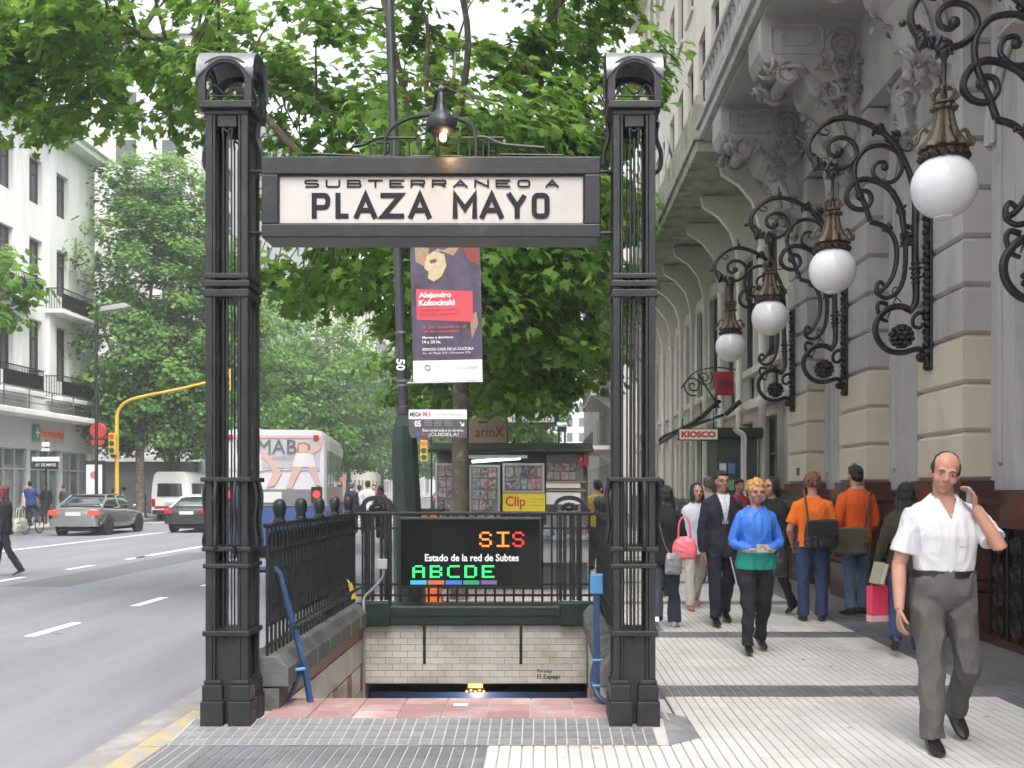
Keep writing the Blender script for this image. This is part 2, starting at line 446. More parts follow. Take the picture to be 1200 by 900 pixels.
def tile_mesh(name, top, groove, segs):
    t = MB(); t.cur = 1
    t.add([(0, 0, -.006), (TS, 0, -.006), (TS, TS, -.006), (0, TS, -.006)], [(0, 1, 2, 3)])
    t.cur = 0; ws = .07; gp = .0075; e = .002; L_ = TS / segs
    for i in range(6):
        for j in range(segs):
            x0, x1 = i*ws + gp/2, (i+1)*ws - gp/2; y0, y1 = j*L_ + .002, (j+1)*L_ - .002
            t.add([(x0, y0, -.006), (x1, y0, -.006), (x1, y1, -.006), (x0, y1, -.006), (x0+e, y0+e, 0), (x1-e, y0+e, 0), (x1-e, y1-e, 0), (x0+e, y1-e, 0)],
                  [(4, 5, 6, 7), (0, 1, 5, 4), (1, 2, 6, 5), (2, 3, 7, 6), (3, 0, 4, 7)])
    return t.mesh(name, [top, groove], False)
tm_c = tile_mesh('paving_tile', TILE_CREAM, GROOVE_D, 2)
tm_d = tile_mesh('paving_tile', TILE_DARK, GROOVE_L, 2)
rnd = random.Random(5)
ntile = 0
for r in range(NROW):
    y = TROW0 + r*TS
    for c in range(NCOL):
        x = GX0 + c*TS
        if x < SX1+.24 and x+TS > SX0-.26 and y+TS > 7.0 and y < SY1+.28: continue     # the stair well
        if x < KX - .05: continue
        band = ((y - 7.44 + .05) % 2.94) < .42
        border = x > 3.45 - .05
        apron = x < -.70 and y < 6.2
        d = band or border or apron
        if ntile >= 298: break
        o = link('paving_tile', tm_d if d else tm_c, side, (x, y, rnd.uniform(-.0015, .0012))); ntile += 1
        o.rotation_euler = (rnd.uniform(-.003, .003), rnd.uniform(-.003, .003), 0)

# low ramp of small dark setts in front of the stairs, and the pink threshold
RAMP = mat('dark_checked_ramp_tile', (0.17, 0.17, 0.18), rough=0.6, var=0.2, vs=9, rnd=0.1, col2=(0.28, 0.275, 0.27), c2s=3, c2lo=0.45, c2hi=0.7)
m = MB()
Y0r, Y1r, zr = 6.02, 6.50, .055
m.add([(-2.30, Y0r, .003), (.78, Y0r, .003), (1.0, 6.2, .003), (.80, Y1r, zr), (-2.30, Y1r, zr), (-2.30, Y1r, 0), (.80, Y1r, 0), (1.0, 6.75, .003), (.78, 6.75, zr)],
      [(0, 1, 3, 4), (1, 2, 3), (4, 3, 6, 5), (2, 7, 8, 3)])
m.m[1] = 1; m.m[3] = 1
ramp = struct('entrance_ramp', m, [GROOVE_L, RAMP])
mm = MB(); mm.add([(0, 0, 0), (.062, 0, 0), (.062, .108, .0128), (0, .108, .0128)], [(0, 1, 2, 3)])
sett = mm.mesh('sett', RAMP, False)
for r in range(4):
    for c in range(43):
        x = -2.29 + c*.07; y = Y0r + .006 + r*.118
        link('sett', sett, ramp, (x, y, .003 + (y - Y0r) / (Y1r - Y0r) * (zr - .003) + .003))
m = MB(); m.box(-1.86, .52, 6.50, 7.12, -.02, zr - .006); m.box(-2.3, .85, 6.50, 6.8, -.02, zr-.012)
th = struct('stair_threshold', m, GROOVE_L)
mm = MB(); mm.box(.004, .292, .004, .200, 0, .008); pk = mm.mesh('pink_tile', PINK, False)
for r in range(3):
    for c in range(8):
        link('pink_tile', pk, th, (-1.855 + c*.296, 6.505 + r*.204, zr - .006 + rnd.uniform(0, .0015)))
m = MB(); m.box(-.62, -.52, 6.86, 6.92, zr+.004, zr+.006)
tag(part('paper_scrap', m, WHITE, smooth=False), 'small scrap of white paper lying on the pink threshold tiles', 'litter')

# stairs going down, the passage they lead into
STEP = mat('worn_stair_stone', (0.30, 0.28, 0.27), rough=0.8, var=0.15, vs=8, bump=0.15, bs=60)
stairs = thing('stairs', '', ''); del stairs['label']; del stairs['category']; stairs['kind'] = 'structure'
for k in range(17):
    m = MB(); m.box(SX0, SX1, SY0 + k*.29, SY0 + (k+1)*.29 + .02, -.19 - k*.165 - .2, -.02 - (k+1)*.165)
    part('step', m, STEP, stairs, smooth=False)
m = MB(); m.box(SX0-.02, SX1+.02, SY1+.30, 13.0, -3.4, -3.2); m.box(SX0-.2, SX0-.02, SY1+.3, 13.0, -3.4, -.45); m.box(SX1+.02, SX1+.2, SY1+.3, 13.0, -3.4, -.45)
m.box(SX0-.2, SX1+.2, SY1+.3, 13.0, -.45, -.33)
m.box(SX0-.2, SX1+.2, 12.2, 12.4, -3.4, -.45)
PASS = mat('passage_wall', (0.16, 0.14, 0.15), rough=0.6, var=0.2)
struct('passage', m, PASS)
m = MB(); m.box(SX0, SX1, 10.30, 10.34, -1.6, -.56)
BLUEW = mat('blue_enamel_panel', (0.05, 0.11, 0.26), rough=0.35, var=0.2, vs=2)
struct('passage_panel', m, BLUEW)
# parapets round the well
PAR = mat('parapet_grey_stone', (0.115, 0.118, 0.115), rough=0.7, var=0.3, vs=7, bump=0.25, bs=50, rnd=0.08, col2=(0.05, 0.053, 0.05), c2s=4, c2lo=0.5, c2hi=0.7)
TILEW = mat('cream_glazed_tile', (0.50, 0.475, 0.425), rough=0.3, var=0.08, vs=20, rnd=0.10, col2=(0.33, 0.295, 0.245), c2s=2.5, c2lo=0.45, c2hi=0.75, world=True)
GROUT = mat('dirty_grout', (0.16, 0.13, 0.11), rough=0.95, var=0.3)
REDT = mat('terracotta_tile', (0.27, 0.10, 0.065), rough=0.45, var=0.2, vs=9, rnd=0.1)
for sgn, xi, lab in ((-1, SX0, 'grey stone parapet with cream tiled inner face on the kerb flank of the stairs'), (1, SX1, 'grey stone parapet with cream tiled inner face on the shop flank of the stairs')):
    t = thing('parapet', lab, 'parapet', (xi, 0, 0))
    xo = .26*sgn
    m = MB(); m.box(min(.012*sgn, xo), max(.012*sgn, xo), SY0-.36, SY1+.27, -3.0, .20); part('wall_core', m, PAR, t, smooth=False)
    m = MB()
    for k in range(7):      # coping stones with dark open joints
        y0 = SY0 - .38 + k*.455
        mm = MB(); mm.prism([(-.055*sgn, .21), (.31*sgn, .21), (.31*sgn, .33), (.24*sgn, .42), (.02*sgn, .42), (-.055*sgn, .34)], y0+.014, y0+.425, 'xz')
        part('coping_stone', mm, PAR, t, smooth=False, bev=.008)
    # inner face: rows of glazed tile panels with a terracotta band
    cols = 14; tw = (SY1 - SY0 + .2) / cols
    for r in range(5):
        for c in range(cols):
            z1 = .19 - r*.26; mm = MB(); y0 = SY0 - .15 + c*tw
            if r == 0: zz0, zz1, mt = z1-.10, z1, REDT
            else: zz0, zz1, mt = z1 - .10, z1+.15, (REDT if (r == 2 and c % 3 == 1) else TILEW)
            mm.box(min(0, .012*sgn), max(0, .012*sgn), y0+.003, y0+tw-.003, zz0+.003, zz1-.003)
            part('wall_tile', mm, mt, t, smooth=False)
# end wall: white tiles laid like bricks below a dark green beam
t = thing('parapet', 'white tiled end wall under a dark green beam across the stair well', 'parapet', (0, SY1, 0))
m = MB(); m.box(SX0, SX1, .010, .27, -.38, .205); part('wall_core', m, GROUT, t, smooth=False)
tl = MB(); tl.box(.0018, .1482, -.004, .010, .0018, .0632); tmesh = tl.mesh('wall_tile', TILEW, False)
th_ = MB(); th_.box(.0018, .0732, -.004, .010, .0018, .0632); thm = th_.mesh('wall_tile', TILEW, False)
for r in range(9):
    z = .135 - r*.065
    x = SX0 - (.075 if r % 2 else 0)
    while x < SX1 - .02:
        if x < SX0: link('wall_tile', thm, t, (SX0, 0, z))
        elif x + .15 > SX1 + .01: link('wall_tile', thm, t, (x, 0, z))
        else: link('wall_tile', tmesh, t, (x, 0, z))
        x += .15
for px in (497.5, 610.5):
    c = at(px, 760, SY1); m = MB(); m.box(c.x-.014, c.x+.014, -.014, -.005, -.19, .19); part('metal_strip', m, IRON, t, smooth=False)
m = MB(); m.box(SX0-.05, SX1+.05, -.05, .29, .205, .40); part('beam', m, IRON_GREEN, t, smooth=False, bev=.012)
m = MB(); m.box(SX0+.30, SX1-.30, -.062, -.05, .30, .385); part('beam_panel', m, IRON_GREEN, t, smooth=False, bev=.004)
m = MB(); m.box(SX0-.05, SX0+.28, -.085, .05, .20, .44); part('beam_block', m, IRON_GREEN, t, smooth=False, bev=.01)
m = MB(); m.box(SX1-.28, SX1+.05, -.085, .05, .20, .44); part('beam_block', m, IRON_GREEN, t, smooth=False, bev=.01)
GRAF = mat('dark_stencil_paint', (0.035, 0.035, 0.04), rough=0.8, var=0.2)
c = at(638, 786, SY1); part('lettering', text_mesh('Paradas', width=.15, height=.036, extrude=0, bold=.02, mats=GRAF), None, t, (c.x, -.0062, c.z))
c = at(643, 793.5, SY1); part('lettering', text_mesh('El Espejo', width=.235, height=.058, extrude=0, bold=.02, mats=GRAF), None, t, (c.x, -.0062, c.z))
# lit exit lamp down in the passage
c = at(557, 805, 10.25)
ex = thing('passage_lamp', 'small glowing amber lamp box down in the stair passage', 'lamp', (c.x, 10.25, c.z))
m = MB(); m.box(-.085, .085, .012, .06, -.06, .06); part('case', m, DARK, ex, smooth=False)
EM = mat('amber_glow', (0.3, 0.15, 0.04), emit=(1.0, 0.42, 0.08), estr=1.0)
m = MB(); m.box(-.075, .075, 0, .012, -.01, .05); part('diffuser', m, EM, ex, smooth=False)
m = MB()
for k in range(5): m.ell((-.09+k*.045, -.01, -.045+.012*(k % 2)), (.013, .013, .013), 8, 5)
part('bulb_row', m, EM, ex)
m = MB(); m.tube([(0, .03, .05), (0, .04, .45 - 0)], .008, 6); part('hanger', m, DARK, ex)
pl2 = bpy.data.lights.new('passage_glow', 'POINT'); pl2.energy = 3.5; pl2.color = (1.0, .80, .62); pl2.shadow_soft_size = .05
po2 = bpy.data.objects.new('passage_glow', pl2); COL.objects.link(po2); po2.parent = ex; po2.location = (0, -.22, -.12)
# ================================================================ SUBWAY ENTRANCE: posts, station sign, railings, display
def arch(x0, x1, z0, zr, n=12):
    """points of a segmental arch from (x0,z0) over height zr to (x1,z0)"""
    cx = (x0+x1)/2; hw = (x1-x0)/2
    return [(cx - hw*math.cos(PI*i/n), z0 + zr*math.sin(PI*i/n)) for i in range(n+1)]
POST_Y = 6.50
def sign_post(X, label):
    t = thing('sign_post', label, 'post', (X, POST_Y, 0.0))
    H1 = 4.03; h = .137
    # stepped base: four plinth blocks, one under each corner column, round a core
    m = MB(); m.box(-.11, .11, -.11, .11, -.0, .62); part('base_core', m, IRON, t, smooth=False)
    for sx in (-1, 1):
        for sy in (-1, 1):
            m = MB(); x, y = sx*.090, sy*.090
            m.box(x-.074, x+.074, y-.074, y+.074, 0, .20); m.box(x-.065, x+.065, y-.065, y+.065, .20, .305); m.box(x-.056, x+.056, y-.056, y+.056, .305, .335)
            part('base_block', m, IRON, t, smooth=False, bev=.007)
            # corner column: an L-shaped angle with a rolled edge
            c = MB(); a, b = .043, .016
            pts = [(sx*h, sy*h), (sx*(h-a), sy*h), (sx*(h-a), sy*(h-b)), (sx*(h-b), sy*(h-b)), (sx*(h-b), sy*(h-a)), (sx*h, sy*(h-a))]
            c.prism(pts, .335, H1, 'xy'); part('corner_column', c, IRON, t, smooth=False, bev=.003)
            c = MB(); c.tube([(sx*(h-.055), sy*(h-.012), .335), (sx*(h-.055), sy*(h-.012), H1)], .011, 6)
            c.tube([(sx*(h-.012), sy*(h-.055), .335), (sx*(h-.012), sy*(h-.055), H1)], .011, 6)
            part('column_bead', c, IRON, t)
    # thin bars in the four open faces, hooked together at the top
    for k in range(4):
        M = Matrix.Rotation(k*PI/2, 4, 'Z')
        for dx in (-.026, 0, .026):
            c = MB(); c.tube([(dx, -h+.022, .6), (dx, -h+.022, 3.86)], .0055 if dx else .008, 6); c.xf(M); part('infill_bar', c, IRON, t)
        c = MB()
        c.tube(catmull([(-.026, -h+.02, 3.86), (-.03, -h+.02, 3.92), (0, -h+.02, 3.90), (.03, -h+.02, 3.92), (.026, -h+.02, 3.86)], 4), .007, 6)
        c.box(-.06, .06, -h+.008, -h+.03, 3.93, 4.0)
        c.xf(M); part('bar_head', c, IRON, t)
    # collars
    for z, hh, pr in ((.62, .035, .016), (1.06, .03, .014), (1.17, .03, .02), (1.62, .03, .026), (2.82, .05, .008), (2.885, .04, .016), (2.94, .035, .006)):
        c = MB(); c.box(-h-pr, h+pr, -h-pr, h+pr, z, z+hh); part('collar', c, IRON, t, smooth=False, bev=.006)
    for k in range(4):   # curved stays between the two mid collars
        M = Matrix.Rotation(k*PI/2, 4, 'Z')
        for dx in (-.062, .062):
            c = MB(); c.tube(catmull([(dx, -h-.015, 1.62), (dx, -h-.034, 1.52), (dx, -h-.02, 1.36), (dx, -h-.035, 1.22), (dx, -h-.012, 1.18)], 5), .014, 6)
            c.xf(M); part('stay', c, IRON, t)
    for sx in (-1, 1):   # little scroll brackets below the head
        c = MB(); c.tube(catmull([(sx*(h+.0), 0, 3.66), (sx*(h+.045), 0, 3.70), (sx*(h+.05), 0, 3.80), (sx*(h+.02), 0, 3.9), (sx*(h+.03), 0, 4.0)], 5), .016, 6); part('head_bracket', c, IRON, t)
    # lantern head: sill, four arched fronts, vaulted zinc roof
    q = .172
    c = MB(); c.box(-q, q, -q, q, 4.035, 4.085); c.box(-q+.03, q-.03, -q+.03, q-.03, 4.0, 4.035); part('head_sill', c, IRON, t, smooth=False, bev=.008)
    for k in range(4):
        M = Matrix.Rotation(k*PI/2, 4, 'Z'); Q_ = q; q = q if k % 2 == 0 else q-.0
        outer = [(-q, 4.085), (-q, 4.22)] + arch(-q, q, 4.22, .12, 14)[1:-1] + [(q, 4.22), (q, 4.085)]
        e_ = 0 if k % 2 == 0 else .032
        ao = [(-q+e_, 4.085), (-q+e_, 4.23)] + [(x, z) for x, z in arch(-q+e_, q-e_, 4.24, .13, 12)] + [(q-e_, 4.23), (q-e_, 4.085)]
        ai = [(-q+.045, 4.085), (-q+.045, 4.20)] + [(x, z) for x, z in arch(-q+.045, q-.045, 4.215, .115, 12)] + [(q-.045, 4.20), (q-.045, 4.085)]
        c = MB(); n = len(ao)
        vs = [(x, -q-.002*(k % 2), z) for x, z in ao] + [(x, -q-.002*(k % 2), z) for x, z in ai] + [(x, -q+.03, z) for x, z in ao] + [(x, -q+.03, z) for x, z in ai]
        fs = []
        for i in range(n-1):
            fs += [(i, i+1, n+i+1, n+i), (2*n+i+1, 2*n+i, 3*n+i, 3*n+i+1), (n+i, n+i+1, 3*n+i+1, 3*n+i), (i+1, i, 2*n+i, 2*n+i+1)]
        c.add(vs, fs); c.xf(M); part('head_arch', c, IRON, t, smooth=False)
        c = MB(); c.tube(catmull([(-.13, -q+.02, 4.10), (-.08, -q+.02, 4.19), (0, -q+.02, 4.13), (.08, -q+.02, 4.19), (.13, -q+.02, 4.10)], 5), .007, 5)
        c.tube([(-.14, -q+.02, 4.115), (.14, -q+.02, 4.115)], .006, 5); c.xf(M); part('head_scroll', c, IRON, t)
    # roof: barrel along X whose front edge is cut by the arch
    rings = []
    for i in range(13):
        a = PI*i/12
        y = -(q+.012)*math.cos(a); z = 4.22 + .225*math.sin(a)**.75
        rings.append([(-q-.012, y, z), (q+.012, y, z), (q+.012, y*.94, z-.012), (-q-.012, y*.94, z-.012)])
    # lower front and back lip follows the arch: subdivide the sheet along X
    c = MB(); NX = 14
    def roofz(u, i):
        a = PI*i/12; z = 4.22 + .225*math.sin(a)**.75
        if i in (0, 12): z = 4.225 + .135*math.sin(PI*(u+1)/2)**1.0
        return z
    vs = []; fs = []
    for lay in (0, 1):
        for i in range(13):
            a = PI*i/12
            for j in range(NX+1):
                u = -1 + 2*j/NX
                z0 = 4.225 + .135*math.sin(PI*j/NX)
                z = max(4.22 + .225*math.sin(a)**.75, z0) if 0 < i < 12 else z0
                vs.append((u*(q+.012), -(q+.012)*math.cos(a)*(1 - .03*lay), z - .012*lay))
    st = NX+1; tot = 13*st
    for i in range(12):
        for j in range(NX):
            p = i*st + j
            fs.append((p, p+1, p+st+1, p+st)); fs.append((tot+p+1, tot+p, tot+p+st, tot+p+st+1))
    for j in range(NX):
        for i in (0, 12):
            p = i*st+j; fs.append((p, tot+p, tot+p+1, p+1))
    for i in range(12):
        for j in (0, NX):
            p = i*st+j; fs.append((p, p+st, tot+p+st, tot+p))
    c.add(vs, fs); part('head_roof', c, ZINC, t, angle=50)
    return t
sign_post(-2.045, 'black cast iron lattice post of the subway entrance, standing beside the yellow kerb')
sign_post(.60, 'black cast iron lattice post of the subway entrance, standing on the cream pavement')

# ---------------------------------------------------------------- station sign
SY = 6.36
s0, s1 = at(306, 183, SY), at(704, 278, SY)
t = thing('station_sign', 'long black framed sign with cream panel reading SUBTERRANEO A PLAZA MAYO', 'sign', ((s0.x+s1.x)/2, SY, s1.z))
W2 = (s1.x - s0.x)/2; HS = s0.z - s1.z; fr = .106; fb, ft = .088, .116
SIGNP = mat('cream_enamel_panel', (0.43, 0.405, 0.385), rough=0.3, var=0.05, vs=3, col2=(0.37, 0.325, 0.29), c2s=2.5, c2lo=0.55, c2hi=0.85)
LETTER = mat('sign_letter_black', (0.012, 0.012, 0.018), rough=0.6, var=0.15, spec=.2)
for nm, a in (('frame_rail', (-W2, W2, 0, .27, 0, fb)), ('frame_rail', (-W2, W2, 0, .27, HS-ft, HS)), ('frame_stile', (-W2, -W2+fr, .001, .269, fb, HS-ft)), ('frame_stile', (W2-fr, W2, .001, .269, fb, HS-ft))):
    m = MB(); m.box(*a); part(nm, m, IRON, t, smooth=False, bev=.008)
m = MB(); m.box(-W2+fr, W2-fr, .03, .24, fb, HS-ft); part('panel', m, SIGNP, t, smooth=False)
b = .014
b = .008
for a in ((-W2+fr, W2-fr, .012, .03, fb, fb+b), (-W2+fr, W2-fr, .012, .03, HS-ft-b, HS-ft), (-W2+fr, -W2+fr+b, .012, .03, fb+b, HS-ft-b), (W2-fr-b, W2-fr, .012, .03, fb+b, HS-ft-b)):
    m = MB(); m.box(*a); part('bead', m, IRON, t, smooth=False, bev=.004)
# stroke lettering
def stroke(mb, pts, th, y, closed=False, ext=0.0):
    """a mitred flat stroke along 2-D points"""
    P = [Vector(p) for p in pts]; n = len(P); Lp, Rp = [], []
    if not closed and ext:      # run the open ends out so that all letters share base and cap line
        P[0] = P[0] + (P[0]-P[1]).normalized()*ext; P[-1] = P[-1] + (P[-1]-P[-2]).normalized()*ext
    for i in range(n):
        if closed: a, c = P[i-1], P[(i+1) % n]
        else: a = P[i-1] if i > 0 else P[i]*2 - P[i+1]; c = P[i+1] if i < n-1 else P[i]*2 - P[i-1]
        d1 = (P[i]-a).normalized(); d2 = (c-P[i]).normalized()
        n1 = Vector((-d1.y, d1.x)); n2 = Vector((-d2.y, d2.x)); mn = (n1+n2)
        mn = mn.normalized() if mn.length > 1e-6 else n1
        k = min(th/2/max(.35, mn.dot(n1)), th*1.2)
        Lp.append(P[i]+mn*k); Rp.append(P[i]-mn*k)
    vs = [(p.x, y, p.y) for p in Lp] + [(p.x, y, p.y) for p in Rp]
    fs = [(i, (i+1) % n, n+(i+1) % n, n+i) for i in range(n if closed else n-1)]
    mb.add(vs, fs)
def rrect(x0, x1, z0, z1, r, ry=None):
    ry = ry or r; o = []
    for cx, cz, a0 in ((x1-r, z1-ry, 0), (x0+r, z1-ry, 90), (x0+r, z0+ry, 180), (x1-r, z0+ry, 270)):
        for k in range(4): a = R(a0+30*k); o.append((cx+r*math.cos(a), cz+ry*math.sin(a)))
    return o
def halfbowl(x0, x1, z0, z1, r):
    o = [(x0, z0)]
    for k in range(4): a = R(-90+30*k); o.append((x1-r+r*math.cos(a), z0+r+r*math.sin(a)))
    for k in range(4): a = R(30*k); o.append((x1-r+r*math.cos(a), z1-r+r*math.sin(a)))
    return o + [(x0, z1)]
GL = {
 'P': lambda r: [([(0,0),(0,1)],0), (halfbowl(0,.9,.42,1,.24),0)], 'L': lambda r: [([(0,1),(0,0),(.8,0)],0)],
 'A': lambda r: [([(0,0),(.5,1),(1,0)],0), ([(.22,.28),(.78,.28)],0)], 'Z': lambda r: [([(0,1),(.95,1),(0,0),(1,0)],0)],
 'M': lambda r: [([(0,0),(0,1),(.5,.35),(1,1),(1,0)],0)], 'Y': lambda r: [([(0,1),(.5,.45),(.5,0)],0), ([(1,1),(.5,.45)],0)],
 'O': lambda r: [(rrect(.05,.9,0,1,.22),1)], 'S': lambda r: [([(1,.95),(.9,1),(.08,1),(0,.9),(0,.62),(.08,.52),(.92,.48),(1,.38),(1,.1),(.92,0),(.08,0),(0,.05)],0)],
 'U': lambda r: [([(0,1),(0,.15),(.1,0),(.9,0),(1,.15),(1,1)],0)], 'B': lambda r: [([(0,0),(0,1)],0), (halfbowl(0,.95,.5,1,.12),0), (halfbowl(0,1,0,.5,.12),0)],
 'T': lambda r: [([(0,1),(1,1)],0), ([(.5,1),(.5,0)],0)], 'E': lambda r: [([(1,1),(0,1),(0,0),(1,0)],0), ([(0,.5),(.9,.5)],0)],
 'R': lambda r: [([(0,0),(0,1)],0), (halfbowl(0,1,.45,1,.12),0), ([(.6,.45),(1,0)],0)], 'N': lambda r: [([(0,0),(0,1),(1,0),(1,1)],0)]}
def stroke_text(s, boxes, h, th):
    """letters in given (x0,x1) boxes, height h"""
    mb = MB(); y = 0
    for ch, (x0, x1) in zip(s, boxes):
        for pts, cl in GL[ch](0):
            w = x1-x0-th; hh = h-th
            stroke(mb, [(x0+th/2+p[0]*w, th/2+p[1]*hh) for p in pts], th, y, bool(cl), th/2 if abs(pts[0][1]-round(pts[0][1])) < .01 and abs(pts[-1][1]-round(pts[-1][1])) < .01 else 0); y -= .00025
    return mb
cx = lambda px: (px-505.0)/F*SY
big = [(364,388),(392,410),(414,441),(445,473),(478,505),(530,559),(562,590),(594,618),(622,646)]
mb = stroke_text('PLAZAMAYO', [(cx(a), cx(c)) for a, c in big], 30.5/F*SY, .034)
part('lettering', mb, LETTER, t, (0, .027, at(0, 255, SY).z - s1.z), smooth=False)
x = 355.5; bx = []
for k in range(11): bx.append((cx(x), cx(x+17.3))); x += 25.0
bx.append((cx(639), cx(655)))
mb = stroke_text('SUBTERRANEOA', bx, 9.6/F*SY, .0125)
part('lettering', mb, LETTER, t, (0, .027, at(0, 218.6, SY).z - s1.z), smooth=False)
m = MB(); m.box(-W2+.01, W2-.01, .01, .26, -.003, 0.0); part('soffit', m, mat('grey_soffit', (0.12, 0.12, 0.125), rough=.5), t, smooth=False)
for sx in (-1, 1):   # lugs that tie the sign to the posts
    for z in (.06, HS-.06):
        m = MB(); m.tube([(sx*(W2-.02), .13, z), (sx*(W2+.11), .13, z)], .012, 6); part('lug', m, IRON, t)
# iron cresting above the sign
def crest(name, pts, r=.014, k=5):
    m = MB(); m.tube(catmull([(cx(px), .12, at(0, py, SY).z - s1.z) for px, py in pts], k), r, 6); return part(name, m, IRON, t)
crest('cresting_arch', [(447,182),(449,152),(462,137),(482,129),(510,126),(538,132),(554,143),(557,182)], .014)
crest('cresting_arch', [(410,164),(422,162),(437,155),(452,153)], .012); crest('cresting_arch', [(556,153),(570,154),(590,162),(638,166)], .012)
for a, c2_ in (((360,173),(430,176)), ((586,174),(660,175)), ((452,154),(485,154)), ((540,154),(590,154)), ((478,176),(512,176)), ((512,176),(540,176)), ((430,176),(455,176))):
    crest('cresting_rail', [a, ((a[0]+c2_[0])/2, (a[1]+c2_[1])/2), c2_], .009, 1)
for px in (430, 455, 463, 476, 490, 536, 549, 572): crest('cresting_bar', [(px, 183), (px, 168), (px, 156 if px != 430 else 162)], .008, 1)
crest('cresting_key', [(437,176),(437,160),(452,160),(452,170),(444,170)], .008, 1); crest('cresting_key', [(565,176),(565,160),(580,160),(580,170),(572,170)], .008, 1)
# teardrop lamp over the sign
L0 = at(517, 147, SY-.12)
lp = thing('sign_lamp', 'black teardrop lamp hood on a hooked neck above the station sign', 'lamp', (L0.x, SY-.12, L0.z))
m = MB(); m.lathe([(.002,-.062),(.055,-.058),(.088,-.035),(.098,0),(.088,.035),(.06,.068),(.036,.10),(.027,.15),(.02,.20),(.005,.225)], 18); part('hood', m, IRON, lp)
m = MB(); m.tube(catmull([(0,0,.19),(-.02,.03,.24),(-.05,.10,.19),(-.07,.17,.05),(-.05,.22,-.06),(-.045,.24,-.22)], 6), .012, 7); m.tube([(-.035,.05,-.05),(-.045,.2,-.215)], .012, 7); part('neck', m, IRON, lp)
m = MB(); m.ell((0,0,.235), (.022,.022,.018), 8, 5); part('finial', m, ZINC, lp)
BULB = mat('warm_bulb', (1,.8,.5), emit=(1.0, .62, .28), estr=8.0)
m = MB(); m.ell((.012,-.005,-.075), (.022,.022,.03), 10, 6); part('bulb', m, BULB, lp)
pl = bpy.data.lights.new('lamp_glow', 'POINT'); pl.energy = 1.1; pl.color = (1.0, .62, .30); pl.shadow_soft_size = .02
po = bpy.data.objects.new('lamp_glow', pl); COL.objects.link(po); po.parent = lp; po.location = (.04, -.005, -.125)

# ---------------------------------------------------------------- railings
def railing(name, label, loc, rz, L, finials=5, ball=True, bars=.105):
    t = thing(name, label, 'railing', loc, rz)
    def tb(nm, pts, r, n=6):
        m = MB(); m.tube(pts, r, n); return part(nm, m, IRON, t)
    m = MB(); m.box(0, L, -.032, .032, .885, .915); part('top_rail', m, IRON, t, smooth=False, bev=.008)
    for z in (.06, .20, .70): m = MB(); m.box(0, L, -.012, .012, z, z+.022); part('rail', m, IRON, t, smooth=False)
    n = int(L/bars)
    mb = MB(); mb.tube([(0,0,.0),(0,0,.885)], .011, 6); bar = mb.mesh('bar', IRON)
    mb = MB()
    mb.tube(catmull([(0,0,.30),(.035,0,.36),(.03,0,.44),(0,0,.47),(-.03,0,.44),(-.035,0,.36),(0,0,.30)], 3), .006, 5)
    mb.tube(catmull([(0,0,.60),(.035,0,.56),(.03,0,.50),(0,0,.47),(-.03,0,.50),(-.035,0,.56),(0,0,.60)], 3), .006, 5)
    mb.ell((0,0,.795), (.038,.008,.06), 8, 6)
    mb.tube([(0,0,.22),(0,0,.80)], .006, 5)
    orn = mb.mesh('scroll', IRON)
    for k in range(n+1):
        x = L*k/n
        link('bar', bar, t, (x, 0, 0))
        if k < n: link('scroll', orn, t, (x + L/n/2, 0, 0))
    mb = MB(); mb.lathe([(.045,.915),(.045,.93),(.034,.94),(.036,.96),(.045,.985),(.049,1.02),(.043,1.055),(.028,1.075),(.003,1.083)], 14); fin = mb.mesh('finial', IRON)
    for k in range(finials): link('finial', fin, t, (L*(k+.5)/finials, 0, 0))
    return t
RB = .42
railing('railing', 'ornate black iron railing with urn finials on the kerb flank of the stairs', (SX0-.10, SY0-.33, RB), PI/2, SY1-SY0+.40, 5)
railing('railing', 'ornate black iron railing with urn finials on the shop flank of the stairs', (SX1+.10, SY0-.33, RB), PI/2, SY1-SY0+.40, 6)
